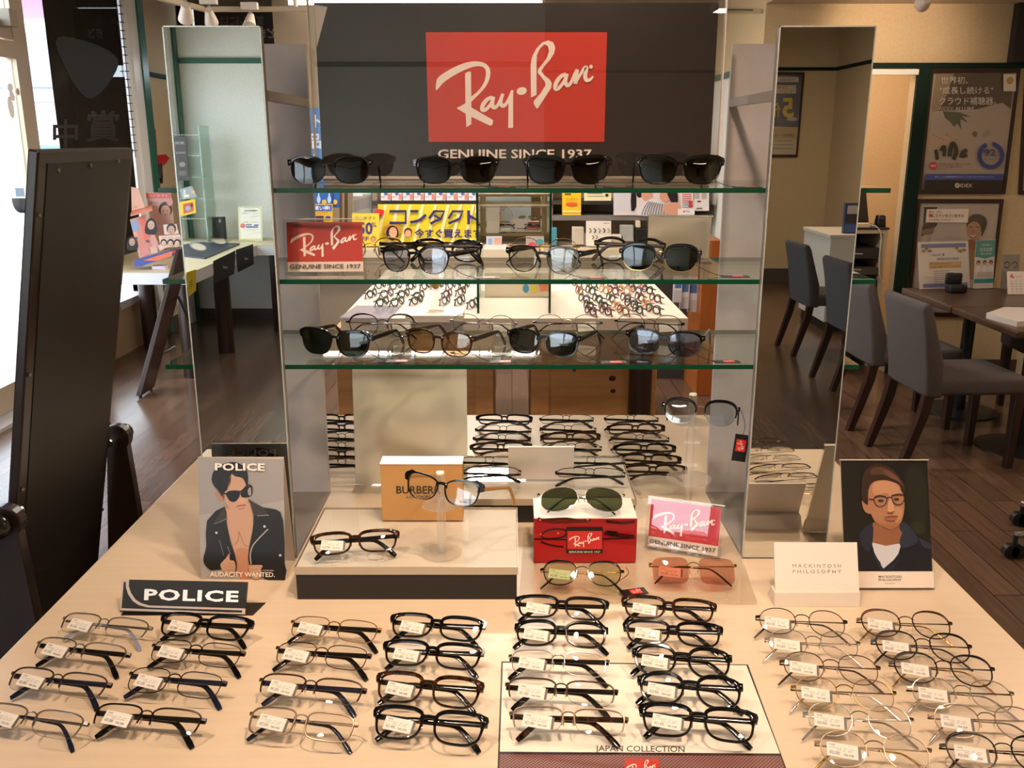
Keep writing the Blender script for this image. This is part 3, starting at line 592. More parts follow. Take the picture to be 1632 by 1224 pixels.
# black name plate
bl, br = ztab(190.5, 978.5), ztab(390, 983)
def plate(a):
    G = '#b7aca4'; f0 = a.f
    a.f = lambda x, y: f0((x - 80 - (505 - y) * .03) / 1412, (y - 78) / 420)
    a.rect(84, 78, 1500, 500, '#0c0a0a', .5)
    a.poly([(84, 78), (160, 78), (160, 160), (190, 250), (250, 340), (320, 385), (410, 412), (1496, 424), (1496, 500), (84, 484)], G, .3)
    a.poly([(100, 110), (122, 108), (130, 180), (160, 270), (220, 360), (290, 410), (390, 438), (1460, 450), (1462, 478), (98, 456)], '#0c0a0a', .5)
    f1 = a.f; a.text('POLICE', 345, 195, 1412, 345, M('#d6dadc', .25, .15), 0.035, spacing=1.12); a.f = f0
card('name_plate', 'black slanted name plate with silver lettering on the front left of the table', 'sign', bl, br, .0545, R(28), '#17130f', plate, holder=False, t=.004, card_name='plate')
th = [o for o in C.objects if o.name == 'name_plate'][0]
MB().slab([br + Vector((-.2, .004, .001)), br + Vector((.012, .004, .001)), br + Vector((.022, .045, .001)), br + Vector((-.2, .045, .001))], (0, 0, 1), .001).build('support_foot', BLKM, th)
# burberry riser
def riser(name, label, x0, x1, y0, y1, h, front=.012):
    r = thing(name, label, 'riser', ((x0 + x1) / 2, (y0 + y1) / 2, TZ))
    MB().box(x0 + .001, x1 - .001, y0 + .001, y1 - .001, TZ, TZ + h - .014).build('black_base', M('#191513', .5), r)
    MB().box(x0 + .001, x1 - .001, y0 + .001, y1 - .001, TZ + h - .014, TZ + h - .003).build('white_core', M('#f1ead9', .5), r)
    MB().box(x0, x1, y0, y1, TZ + h - .0028, TZ + h).build('acrylic_top', ACRYL, r)
    m_ = MB()
    for q in ((x0 - .0012, x1 + .0012, y0 - .0012, y0), (x0 - .0012, x1 + .0012, y1, y1 + .0012), (x0 - .0012, x0, y0, y1), (x1, x1 + .0012, y0, y1)): m_.box(q[0], q[1], q[2], q[3], TZ + h - .0136, TZ + h)
    m_.build('top_edging', M('#b3a48e', .25), r); return r
RZ = TZ + .0596
riser('display_riser', 'white topped black riser block at front centre left of the table', -.358, .009, 1.383, 1.634, .0596)
R2 = TZ + .051
riser('display_riser', 'white topped black riser block behind the red box', -.105, .246, 1.70, 1.955, .051)
bx = thing('gift_box', 'tan cardboard box with black lettering standing on the white riser', 'box', (-.165, 1.59, RZ))
x0, x1 = -.2395, -.0905
MB().box(x0, x1, 1.572, 1.612, RZ, RZ + .1095).build('carton', [M('#b8894f', .55)], bx, False, .001)
MB().box(x0 - .0005, x1 + .0005, 1.571, 1.613, RZ + .1095, RZ + .1115).build('lid_sheet', M('#b3a79c', .12), bx)
fx, nx = px_plane((0, 1.5718, 0), (0, -1, 0)); a = Art(fx, nx, .0001, .0003)
a.text('BURBERRY', 631.5, 774.5, 713, 787, '#2a211a', 0.02); a.text('LONDON', 648, 789.5, 686, 794, '#2a211a', 0.015); a.build('lettering', bx)
def disc_stand(name, label, x, y, z0, discs, ztop, r=.0075):
    s = thing(name, label, 'display stand', (x, y, z0))
    for k, (z, rr) in enumerate(discs): MB().lathe([(0, 0), (rr, 0), (rr, .003), (0, .003)], (x, y, z), 40).build('base_disc' if k == 0 else 'disc', STANDA, s, True)
    MB().tube([(x, y, z0 + .003), (x, y, ztop)], r, 16).build('column', STANDA, s, True)
    MB().lathe([(0, 0), (r, 0), (r * .9, .003), (0, .004)], (x, y, ztop + .0002), 16).build('column_top', M('#f3e6d8', .15), s, True); return s
disc_stand('acrylic_stand', 'short clear acrylic disc stand holding glasses in front of tan box', -.1195, 1.436, RZ, [(RZ, .0335), (1.047, .0315)], 1.103)
disc_stand('acrylic_stand', 'tall clear acrylic disc stand holding blue lens glasses by right grey board', .340, 1.66, TZ, [(TZ, .042), (1.008, .043), (1.120, .033)], 1.176)
# red box with logo badge
rb = thing('red_box', 'glossy red picture box with black logo badge carrying aviator sunglasses', 'box', (.131, 1.56, TZ + .0055))
bz = TZ + .0055
MB().box(.039, .2235, 1.518, 1.612, bz, .987, 0).build('carton', [M('#98121a', .12)], rb, False, .0008)
MB().box(.0395, .223, 1.5185, 1.6115, .987, .9885).build('top_sheet', M('#eee2d2', .3), rb)
fx, nx = px_plane((0, 1.518, 0), (0, -1, 0)); f2 = zoom(fx, 760, 620, 3.4); a = Art(f2, nx, .0001, .0003)
D = '#3d0508'; D2 = '#5d080b'
a.poly([(308, 780), (858, 850), (858, 940), (308, 940)], '#ac161c', .12); a.ribbon([(330, 712), (480, 702), (560, 715), (615, 708)], 14, D, 4, .12); a.ribbon([(330, 700), (400, 720), (600, 716)], 16, D2, 3, .12)
a.ribbon([(345, 790), (400, 760), (480, 765), (470, 800), (380, 810), (345, 795)], 9, D, 4, .12); a.ribbon([(308, 812), (490, 815)], 8, '#17090a', 0, .12); a.ribbon([(680, 812), (858, 806)], 8, '#17090a', 0, .12)
a.ribbon([(690, 780), (770, 790), (855, 800)], 20, D, 3, .12); a.ribbon([(700, 715), (780, 725), (855, 718)], 16, D, 3, .12); a.ribbon([(345, 825), (400, 845), (470, 855)], 10, D, 3, .12); a.poly([(700, 765), (760, 770), (770, 800), (715, 795)], '#160607', .12)
for x, y in ((342, 708), (345, 785), (600, 705), (440, 780)): a.ell(x, y, 6, 5, '#ff5a52', 0, .12, 8)
a.rect(484, 746, 682, 888, '#1c0d0c', .3); a.rect(490, 768, 678, 866, '#c62f2c', .3); script_logo(a, lambda u, v: (490 + 188 * u, 768 + 98 * v), '#f6e2d8', True)
a.text('GENUINE SINCE 1937', 498, 873, 668, 884, '#f0ddd2', 0.01); a.build('printed_front', rb)
# clear acrylic sheet lying on the table
tag(MB().hexa([ztab(827, 962), ztab(1207, 964), ztab(1170, 858), ztab(835, 852)], [p + Vector((0, 0, .005)) for p in (ztab(827, 962), ztab(1207, 964), ztab(1170, 858), ztab(835, 852))]).build('acrylic_sheet', clear('lying_acrylic', (.95, .94, .92), .05), None, at=(.2, 1.45, TZ)), 'clear acrylic sheet lying on the table under the red box', 'acrylic sheet')
# tilted red logo card on the right
def red_card2(a):
    a.rect(0, 0, 1, .79, '#c8323a', .3); a.rect(0, .79, 1, 1, '#ecdccf', .4); script_logo(a, lambda u, v: (u, .02 + .77 * v), '#f6e6da'); a.text('GENUINE SINCE 1937', .03, .84, .97, .93, '#4a4340', 0.015)
card('logo_card', 'tilted red and white script logo card standing behind pink sunglasses', 'sign', Vector((.252, 1.572, bz)), Vector((.372, 1.527, bz)), .092, R(12), '#e9d9cc', red_card2, margin=.006)
# brand sign (white block) and portrait photo on the right
x0, x1 = .4295, .570
ms = thing('name_sign', 'white name sign block with thin grey spaced lettering on the right of the table', 'sign', (.5, 1.37, TZ))
yf = 1.358
MB().hexa([(x0, yf, TZ), (x1, yf, TZ), (x1, yf + .045, TZ), (x0, yf + .045, TZ)], [(x0, yf + .004, TZ + .024), (x1, yf + .004, TZ + .024), (x1, yf + .03, TZ + .024), (x0, yf + .03, TZ + .024)]).build('base_block', M('#ddd3c6', .4), ms, False, .001)
tl, tr, bl_, br_ = Vector((x0 + .003, yf + .040, .9965)), Vector((x1, yf + .040, .9965)), Vector((x0 + .003, yf + .010, TZ + .022)), Vector((x1, yf + .010, TZ + .022))
nn = (br_ - bl_).cross(tl - bl_).normalized(); MB().slab([bl_, br_, tr, tl], nn, .004).build('sign_face', M('#e4dacd', .45), ms)
a = Art(quad_map(tl, tr, bl_, br_), nn, .0001, .0003); a.text('MACKINTOSH', .215, .44, .795, .51, '#7d736a', -0.004, spacing=1.5); a.text('PHILOSOPHY', .215, .555, .795, .625, '#7d736a', -0.004, spacing=1.5); a.build('lettering', ms)
bl, br = Vector((.5665, 1.417, TZ)), Vector((.7155, 1.417, TZ)); lean = R(21)
def man_art(a):
    f0 = a.f; a.f = lambda x, y: f0((x - 40 - (y - 70) * .036) / 760, (y - 70) / 1075)
    S = '#b07a58'; S2 = '#94603f'; S3 = '#c28f6b'; HR = '#33221a'
    P = lambda pts, c, sm=0: a.poly(pts, c, .35, sm)
    P([(40, 70), (800, 70), (834, 1008), (74, 1008)], '#14130f'); P([(640, 120), (770, 200), (800, 420), (760, 680), (640, 520), (610, 250)], '#23241a', 4); P([(650, 600), (760, 590), (770, 680), (690, 690)], '#2f3320', 3)
    P([(74, 1008), (140, 760), (230, 640), (315, 610), (560, 590), (640, 620), (700, 710), (828, 800), (834, 1008)], '#141722', 1)
    P([(320, 600), (555, 580), (560, 760), (430, 800), (320, 770)], S2, 2); P([(308, 765), (430, 795), (566, 772), (540, 860), (425, 1008), (390, 960), (330, 850)], '#d4d2d6', 0)
    P([(310, 600), (205, 690), (225, 800), (290, 850), (320, 720)], '#222838', 2); P([(560, 590), (620, 610), (690, 700), (708, 770), (570, 815), (552, 740), (575, 690), (550, 650)], '#2b3244', 2)
    P([(708, 720), (828, 780), (828, 825), (760, 810)], '#2b3244', 1); P([(300, 840), (380, 930), (400, 1000), (430, 1008), (560, 850), (600, 830), (470, 1008), (380, 1008)], '#232939', 0)
    P([(222, 420), (240, 410), (285, 450), (300, 520), (262, 515), (235, 480)], S, 3)
    P([(272, 380), (290, 270), (360, 225), (480, 230), (560, 290), (585, 370), (595, 450), (578, 560), (540, 620), (480, 655), (420, 640), (345, 600), (300, 520), (278, 440)], S, 4)
    P([(330, 260), (500, 250), (560, 320), (560, 350), (470, 375), (440, 345), (330, 360)], S3, 3); P([(480, 480), (560, 470), (575, 540), (520, 600), (500, 540)], S3, 3); P([(345, 592), (420, 612), (540, 606), (480, 655), (420, 640)], '#a26c4a', 3)
    P([(225, 410), (215, 330), (240, 170), (320, 105), (400, 98), (500, 150), (570, 230), (605, 300), (590, 345), (565, 330), (550, 280), (470, 245), (400, 235), (320, 255), (280, 320), (275, 440), (255, 440)], HR, 3)
    P([(320, 130), (420, 130), (530, 200), (590, 290), (520, 240), (400, 190), (300, 190)], '#54382a', 3); P([(400, 150), (480, 170), (560, 250), (470, 215)], '#6d4b38', 3)
    a.ribbon([(330, 388), (370, 372), (430, 380)], 15, '#2a1b14', 3); a.ribbon([(480, 372), (530, 360), (570, 362)], 14, '#2a1b14', 3)
    a.ell(385, 412, 26, 11, '#3a251b'); a.ell(522, 400, 24, 10, '#3a251b')
    L = [(322, 400), (345, 378), (430, 382), (436, 415), (415, 450), (380, 462), (345, 450)]; a.ribbon(L + [L[0]], 8, '#3c3029', 4); L = [(478, 385), (495, 370), (580, 362), (590, 390), (575, 430), (540, 446), (500, 432)]; a.ribbon(L + [L[0]], 8, '#3c3029', 4)
    a.ribbon([(432, 392), (455, 384), (480, 386)], 8, '#3c3029', 3); a.ribbon([(280, 398), (322, 404)], 9, '#2a211c', 0); a.ribbon([(582, 364), (604, 366)], 9, '#2a211c', 0)
    P([(455, 400), (475, 400), (502, 485), (480, 505), (440, 500)], S3, 3); a.ribbon([(436, 502), (465, 512), (500, 500)], 8, S2, 3)
    a.ribbon([(412, 560), (460, 548), (530, 545)], 10, '#6d3a2a', 3); P([(412, 562), (470, 556), (528, 550), (500, 578), (450, 580)], '#a05f4a', 3)
    a.poly([(74, 1008), (834, 1008), (840, 1145), (79, 1145)], '#e7d9cb', .35)
    a.text('MACKINTOSH', 358, 1042, 555, 1062, '#55493f', 0.015); a.text('PHILOSOPHY', 358, 1068, 555, 1088, '#55493f', 0.015); a.text('EYEWEAR', 415, 1103, 498, 1112, '#7d7168', 0.0); a.f = f0
card('portrait_photo', 'clear stand with photo of a young man in glasses and navy jacket', 'poster', bl, br, .219, lean, '#cfc5b8', man_art, margin=.002, t=.002)
# printed mat under the centre frames
mt = thing('display_mat', 'white printed display mat with black border and dark red strip at front centre', 'mat', (.165, 1.06, TZ + .0002))
z = TZ + .0005
A_, B_, C_, D_ = ztab(799, 1054, z), ztab(1192, 1059, z), ztab(1253, 1224, z), ztab(793, 1224, z)
ext = lambda p, q: p + (q - p) * ((p.y - .925) / (p.y - q.y)); C2, D2 = ext(B_, C_), ext(A_, D_)
MB().slab([D2, C2, B_, A_], (0, 0, 1), .0005).build('sheet', M('#2a1514', .4), mt)
fm, nm = px_plane((0, 0, z), (0, 0, 1)); a = Art(fm, nm, .00005, .0001)
i_ = lambda p, dx, dy: (p[0] + dx, p[1] + dy)
a.poly([(801.5, 1056.5), (1189.5, 1060.5), (1243, 1201), (796.5, 1198)], '#f3e9da', .35)
mt_, nt, b_ = nodes('red_weave'); N = nt.nodes.new; L = nt.links.new
tc = N('ShaderNodeTexCoord'); mp = N('ShaderNodeMapping'); mp.inputs['Rotation'].default_value = (0, 0, R(45)); mp.inputs['Scale'].default_value = (290, 290, 290); L(tc.outputs['Object'], mp.inputs[0]); ck = N('ShaderNodeTexBrick'); ck.offset = 0; ck.inputs['Scale'].default_value = 1; ck.inputs['Brick Width'].default_value = 1; ck.inputs['Row Height'].default_value = 1; ck.inputs['Mortar Size'].default_value = .12
ck.inputs['Color1'].default_value = lin('#5a2428') + (1,); ck.inputs['Color2'].default_value = lin('#64282c') + (1,); ck.inputs['Mortar'].default_value = lin('#a08078') + (1,); L(mp.outputs[0], ck.inputs[0]); L(ck.outputs[0], b_.inputs['Base Color']); b_.inputs['Roughness'].default_value = .35
a.poly([(796.5, 1202), (1244, 1205), (1262, 1258), (795, 1254)], mt_)
a.text('JAPAN COLLECTION', 949, 1188, 1091, 1200.5, '#3b322c', 0.008, dy=1.5)
a.poly([(996, 1209), (1049, 1209), (1053, 1245), (994, 1245)], '#c03a30', .3); script_logo(a, lambda u, v: (996 + 53 * u, 1209 + 33 * v), '#f6e6da', True); a.build('printed_face', mt)
# rear side of the table: blank backs of sign cards
card('sign_card', 'large blank white card back standing on the rear of the table', 'sign', Vector((-.098, 1.905, TZ)), Vector((-.345, 1.905, TZ)), .262, R(-4) * 1, '#ddd2c0', None, margin=.002)
card('sign_card', 'small blank white card back on the rear riser behind aviator sunglasses', 'sign', Vector((.128, 1.80, R2)), Vector((.0 - .008, 1.80, R2)), .076, R(4), '#d9cdc3', None, margin=.001)
card('sign_card', 'white card with grey handwritten mark at the back right of middle shelf', 'sign', Vector((.388, 1.815, SHZ[1])), Vector((.269, 1.832, SHZ[1])), .088, R(16), '#dccdb6', lambda a: (a.ribbon([(.72, .5), (.62, .42), (.58, .25), (.54, .5), (.5, .3), (.46, .52), (.38, .42), (.3, .44)], .012, '#9d9080', 5), a.text('PoMEELL', .36, .56, .62, .61, '#a89a88', flip=True)), margin=.003)
for k, (px, py) in enumerate(((1103, 706), (1098, 742))):
    p = ztab(px, py); tag(MB().box(p.x - .02, p.x + .02, p.y - .012, p.y + .012, TZ, TZ + .001).build('price_slip', M('#efe4d4', .6), None, at=tuple(p)), 'small white paper slip on the rear table ' + ('nearer the crates' if k == 0 else 'beside the tall acrylic stand'), 'paper slip')
# ================================================================ EYEGLASSES
MM = .00107
PIX = [None]
def sg(v, e): return math.copysign(abs(v) ** e, v)
def outline(st, n=36):
    a, b, ex = st['a'], st['b'], st.get('n', 3.0); tp = st.get('tp', .06); lift = st.get('lift', 0); sk = st.get('sk', 0); pts = []
    for k in range(n):
        t = 2 * math.pi * k / n; x = a * sg(math.cos(t), 2 / ex); z_ = b * sg(math.sin(t), 2 / ex)
        x = x * (1 + tp * z_ / b) + sk * a * (z_ / b if z_ < 0 else 0) * -1; z_ += lift * (x / a) * max(0, z_ / b) ; pts.append((x, z_))
    return pts
def normals(pts, closed=True):
    out = []; n = len(pts)
    for i in range(n):
        p, q = pts[(i - 1) % n], pts[(i + 1) % n]
        if not closed: p, q = pts[max(0, i - 1)], pts[min(n - 1, i + 1)]
        d = Vector((q[0] - p[0], q[1] - p[1])); d = d.normalized() if d.length else Vector((1, 0)); out.append((d.y, -d.x))
    return out
OCT = ((1, .45), (.55, 1), (-.55, 1), (-1, .45), (-1, -.45), (-.55, -1), (.55, -1), (1, -.45)); QUAD = ((1, 1), (-1, 1), (-1, -1), (1, -1))
def rim(mb, pts, nr, cx, s, rt, rd, closed=True, sec=OCT, mi=0):
    n = len(pts); m = len(sec); vs = []; fs = []
    for i, (x, z_) in enumerate(pts):
        r = rt(i / n) if callable(rt) else rt; nx_, nz = nr[i]
        for u, v in sec: vs.append((s * (cx + x + nx_ * (r * u + r)), v * rd + WR(cx + x), z_ + nz * (r * u + r)))
    for i in range(n if closed else n - 1):
        j = (i + 1) % n
        for k in range(m):
            k2 = (k + 1) % m; f = (i * m + k, i * m + k2, j * m + k2, j * m + k); fs.append(f if s > 0 else f[::-1])
    if not closed: fs += [tuple(range(m)), tuple(range((n - 1) * m, n * m))[::-1]]
    mb.add(vs, fs, mi)
def WR(x): return .00125 * x * x
def sweep_yz(path, hs, ws, dirx=1, sec=OCT):
    """temple bar: path in (y, z), height hs in the bend plane, thickness ws along x"""
    mb = MB(); m = len(sec); vs = []; fs = []; n = len(path)
    for i, (y, z_) in enumerate(path):
        p, q = path[max(0, i - 1)], path[min(n - 1, i + 1)]; d = Vector((q[0] - p[0], q[1] - p[1])).normalized()
        for u, v in sec: vs.append((dirx * ws[i] * u / 2, y - d.y * hs[i] * v / 2, z_ + d.x * hs[i] * v / 2))
    for i in range(n - 1):
        for k in range(m):
            k2 = (k + 1) % m; fs.append((i * m + k, i * m + k2, (i + 1) * m + k2, (i + 1) * m + k))
    fs += [tuple(range(m)), tuple(range((n - 1) * m, n * m))[::-1]]
    return mb.add(vs, fs)
STY = {
 'half': dict(a=28, b=15, n=3.4, tp=.08, lift=.6, kind='half', dbl=16), 'mfull': dict(a=26, b=16, n=3.3, tp=.06, kind='metal', dbl=17), 'mtaupe': dict(a=26.5, b=15.5, n=3.8, tp=.05, kind='metal', dbl=17, r=1.1),
 'acet': dict(a=26.5, b=15.6, n=3.2, tp=.12, lift=.8, kind='acet', dbl=16, r=2.5), 'acetr': dict(a=25, b=16.8, n=2.7, tp=.08, kind='acet', dbl=18, r=2.5), 'p3': dict(a=24, b=18.6, n=2.35, tp=.10, kind='acet', dbl=21, r=2.6),
 'sq': dict(a=26, b=17.4, n=3.1, tp=.11, lift=.8, kind='acet', dbl=19, r=2.5), 'rnd': dict(a=24, b=20, n=2.2, tp=.06, kind='round', dbl=20, r=.55), 'bos': dict(a=24.5, b=20, n=2.35, tp=.10, kind='round', dbl=20, r=.9, brow=1.6),
 'way': dict(a=26, b=18.6, n=2.9, tp=.16, lift=2.0, kind='acet', dbl=16, r=2.6), 'wayr': dict(a=25.5, b=18.8, n=2.6, tp=.10, lift=.5, kind='acet', dbl=17, r=1.7), 'hex': dict(a=24.5, b=20, n=2.5, tp=.16, kind='acet', dbl=20, r=1.3),
 'club': dict(a=25, b=19.5, n=2.5, tp=.12, kind='club', dbl=19, r=.7), 'avi': dict(a=30, b=22, n=2.3, tp=.08, sk=.14, lift=-2.5, kind='avi', dbl=14, r=.6), 'pink': dict(a=28, b=22.5, n=4.2, tp=.02, kind='rimless', dbl=17), 'cat': dict(a=26, b=18, n=2.7, tp=.14, lift=2.6, kind='acet', dbl=16, r=1.5),
}
_g = {}
def gmesh(key, make):
    if key not in _g: _g[key] = make()
    return _g[key]
def lens_mesh(st, s, mat, key):
    def mk():
        S = STY[st]; P = outline(S); cx = S['dbl'] / 2 + S['a']; n = len(P); mb = MB(); vs = []; fs = []
        for side in (0, 1):
            o = len(vs); vs.append((s * cx, WR(cx) - 1.1 + side * 1.5, 0))
            for q in (.55, 1.0):
                for x, z_ in P: vs.append((s * (cx + x * q), WR(cx + x * q) - 1.1 * (1 - q * q) + side * 1.5 - .4, z_ * q))
            for i in range(n):
                j = (i + 1) % n; t = [(o, o + 1 + j, o + 1 + i), (o + 1 + i, o + 1 + j, o + 1 + n + j, o + 1 + n + i)]
                fs += [f[::-1] if (side == 1) != (s < 0) else f for f in t]
        o2 = 1 + 2 * n; fs += [(1 + n + i, 1 + n + (i + 1) % n, o2 + 1 + n + (i + 1) % n, o2 + 1 + n + i) for i in range(n)]
        return mb.add([tuple(Vector(v) * MM) for v in vs], fs).mesh('lens', mat, True)
    return gmesh(('lens', st, s, key), mk)
def front_mesh(st, mats, key):
    """mats = (main, second)"""
    def mk():
        S = STY[st]; P = outline(S); Nn = normals(P); cx = S['dbl'] / 2 + S['a']; kd = S['kind']; mb = MB(); n = len(P); hw = cx + S['a'] * (1 + S.get('tp', 0))
        up = S['b']; zh = up * .52
        for s in (-1, 1):
            if kd == 'acet':
                r0 = S['r']
                def rt(u, r0=r0):
                    t = u * 360; d = min(abs(t - 35), 360 - abs(t - 35)); return r0 * (.60 + .40 * max(0, math.sin(math.radians(t)))) + 1.3 * math.exp(-(d / 18) ** 2)
                rim(mb, P, Nn, cx, s, rt, 1.9)
                a1 = S['a'] * (1 + S.get('tp', 0) * .6); b1 = S['b']; wg = [(.45 * a1, b1 + 2.9), (.8 * a1, b1 + 2.9 + S.get('lift', 0)), (a1 + 5.6, b1 * .86 + 2.8), (a1 + 7.0, b1 * .7 + 1.2), (a1 + 5.4, b1 * .40), (a1 + 2.6, b1 * .34), (.995 * a1, b1 * .62), (.80 * a1, b1 * .97)]
                if st not in ('p3', 'hex', 'wayr', 'acetr'):
                    vs = [(s * (cx + x), WR(cx + x) + yy, z_) for yy in (-1.85, 1.85) for x, z_ in wg]; nw = len(wg); fs = [tuple(range(nw)), tuple(range(2 * nw - 1, nw - 1, -1))] + [(i, nw + i, nw + (i + 1) % nw, (i + 1) % nw) for i in range(nw)]
                    mb.add(vs, fs if s > 0 else [f[::-1] for f in fs])
                x0, x1 = hw - 3.5, hw + 4.6
                mb.hexa([(s * x0, WR(x0) - 1.8, zh + 7.2), (s * x1, WR(x1) - .2, zh + 6.8), (s * x1, WR(x1) - .2, zh - 1.8), (s * x0, WR(x0) - 1.8, zh - 4.5)],
                        [(s * x0, WR(x0) + 2, zh + 7.2), (s * x1, WR(x1) + 4.2, zh + 6.8), (s * x1, WR(x1) + 4.2, zh - 1.8), (s * x0, WR(x0) + 2, zh - 4.5)])
            elif kd in ('metal', 'round'):
                r0 = S.get('r', .6); br = S.get('brow', 0); rim(mb, P, Nn, cx, s, (lambda u: r0 + br * max(0, math.sin(2 * math.pi * u)) ** 2 * (.4 + .6 * math.cos(2 * math.pi * u))) if br else r0, max(.8, r0), True, OCT)
            elif kd in ('half', 'club'):
                k0 = [i % n for i in range(-2 if kd == 'half' else -1, n // 2 + (2 if kd == 'half' else 1))]; PP = [P[i] for i in k0]; NN = [Nn[i] for i in k0]
                if kd == 'half': rim(mb, PP, NN, cx, s, 1.0, 1.1, False); 
                else: rim(mb, PP, NN, cx, s, lambda u: 1.2 + 1.6 * math.sin(math.pi * min(1, u * 1.05)), 2.2, False)
                k1 = list(range(n // 2, n + 1)); rim(mb, [P[i % n] for i in k1], [Nn[i % n] for i in k1], cx, s, .28 if kd == 'half' else .6, .4 if kd == 'half' else .7, False, QUAD, 1)
            elif kd == 'avi': rim(mb, P, Nn, cx, s, .6, .7, True, OCT, 1)
            if kd in ('metal', 'half', 'round', 'club', 'avi', 'rimless'):
                mm = 1 if kd in ('avi',) else 0; x0 = hw - (0 if kd != 'round' else 1.5); x1 = hw + 4.5; zz = zh if kd != 'round' else up * .35; t_ = 2.2 if kd != 'club' else 4.2
                mb.hexa([(s * x0, WR(x0) - .8, zz + t_), (s * x1, WR(x1) + .4, zz + t_), (s * x1, WR(x1) + .4, zz - t_ * .6), (s * x0, WR(x0) - .8, zz - t_ * .6)],
                        [(s * x0, WR(x0) + .8, zz + t_), (s * x1, WR(x1) + 4, zz + t_), (s * x1, WR(x1) + 4, zz - t_ * .6), (s * x0, WR(x0) + .8, zz - t_ * .6)], mm)
        d = S['dbl'] / 2
        if kd == 'acet':
            zb = up * .38; pa = [(-d - 1.2, zb), (-d * .7, zb + 2.6), (0, zb + 3.6), (d * .7, zb + 2.6), (d + 1.2, zb)]; mb2 = MB()
            vs = []; fs = []; m = 8
            for x, z_ in [(p.x, p.y) for p in smooth_pts([(q[0], q[1], 0) for q in pa], 4)]:
                hh = 2.1 + 1.5 * (abs(x) / (d + 1.2)) ** 2
                for u, v in OCT: vs.append((x, v * 1.9 - .4, z_ + u * hh))
            L_ = len(vs) // m
            for i in range(L_ - 1):
                for k in range(m): fs.append((i * m + k, i * m + (k + 1) % m, (i + 1) * m + (k + 1) % m, (i + 1) * m + k))
            mb.add(vs, fs)
        elif kd == 'avi':
            mb.tube([(-d - 1, 0, up * .35), (-d * .4, -.6, up * .30), (d * .4, -.6, up * .30), (d + 1, 0, up * .35)], .9, 6, 1); mb.tube([(-d - 8, 0, up * .88), (0, -.5, up * .84), (d + 8, 0, up * .88)], .8, 6, 1)
        else:
            zb = up * (.42 if kd != 'round' else .35); rb = .85 if kd in ('metal', 'half') else .75
            mb.tube(smooth_pts([(-d - .8, 0, zb - 1), (-d * .55, -1, zb + 2.6), (0, -1.2, zb + 3.4), (d * .55, -1, zb + 2.6), (d + .8, 0, zb - 1)], 3), rb, 6, 0 if kd != 'club' else 1)
        mb.v = [tuple(Vector(v) * MM) for v in mb.v]
        return mb.mesh('front_frame', list(mats), True)
    return gmesh(('front', st, key), mk)
TPATH = [(-1, 0), (20, .2), (45, .2), (70, .2), (88, .2), (95, -.4), (101, -3), (108, -8), (116, -15.5), (124, -23.5), (129, -28.5)]
def temple_mesh(kind, s, mat, key, tip=False):
    def mk():
        if kind == 'acet': hs = [6.6, 6.2, 5.6, 5.4, 5.6, 5.8, 6.0, 6.2, 6.8, 7.4, 5.6]; ws = [3.6, 3.2, 3, 2.8, 2.8, 2.8, 2.8, 2.8, 3, 3.2, 2.6]
        elif kind == 'way': hs = [8.0, 8.2, 8.4, 7.4, 5.8, 5.2, 5, 5.2, 6, 7, 5]; ws = [4, 3.6, 3.4, 3, 3, 3, 3, 3, 3.2, 3.4, 2.6]
        elif kind == 'thin': hs = [2, 1.5, 1.4, 1.4, 1.4, 1.4, 1.4, 1.4, 1.4, 1.4, 1.2]; ws = [1.6, 1.1, 1, 1, 1, 1, 1, 1, 1, 1, 1]
        else: hs = [3.6, 3.2, 3, 2.6, 2.2, 2, 2, 2, 2, 2, 2]; ws = [1.4, 1.2, 1.1, 1, 1, 1, 1, 1, 1, 1, 1]
        if tip: hs = [0, 0, 0, 3.0 if kind != 'thin' else 1.8, 3.6 if kind != 'thin' else 2.0, 4.0 if kind != 'thin' else 2.2, 4.4 if kind != 'thin' else 2.3, 4.6 if kind != 'thin' else 2.4, 5 if kind != 'thin' else 2.6, 5.8 if kind != 'thin' else 2.8, 4.4 if kind != 'thin' else 2.2]; ws = [0, 0, 0] + [2.2 if kind != 'thin' else 1.8] * 7 + [2.0 if kind != 'thin' else 1.6]
        P = TPATH[3:] if tip else (TPATH if kind in ('acet', 'way') else TPATH[:9]); hs = hs[3:] if tip else hs[:len(P)]; ws = ws[3:] if tip else ws[:len(P)]
        mb = sweep_yz([(a, b) for a, b in P], hs, ws); mb.v = [tuple(Vector(v) * MM) for v in mb.v]; return mb.mesh('temple', mat, True)
    return gmesh(('temple', kind, key, tip), mk)
def pad_mesh(s, st, metal):
    def mk():
        S = STY[st]; d = S['dbl'] / 2; mb = MB(); x = d - 2.2
        mb.ball((s * x, 3.6, -S['b'] * .10), 1.3, 1.5, 4.6, 0, 8, 6)
        if metal: mb.tube([(s * (d + .6), .4, S['b'] * .12), (s * (d - 1), 2.2, S['b'] * .10), (s * x, 3.4, -S['b'] * .06)], .45, 5, 1)
        mb.v = [tuple(Vector(v) * MM) for v in mb.v]; return mb.mesh('nose_pad', [clear('soft_pad', (.85, .82, .76), .06, 0, .25, (.8, .72, .62)), STEEL], True)
    return gmesh(('pad', s, st, metal), mk)
PAPER = M('#fbf6ea', .6)
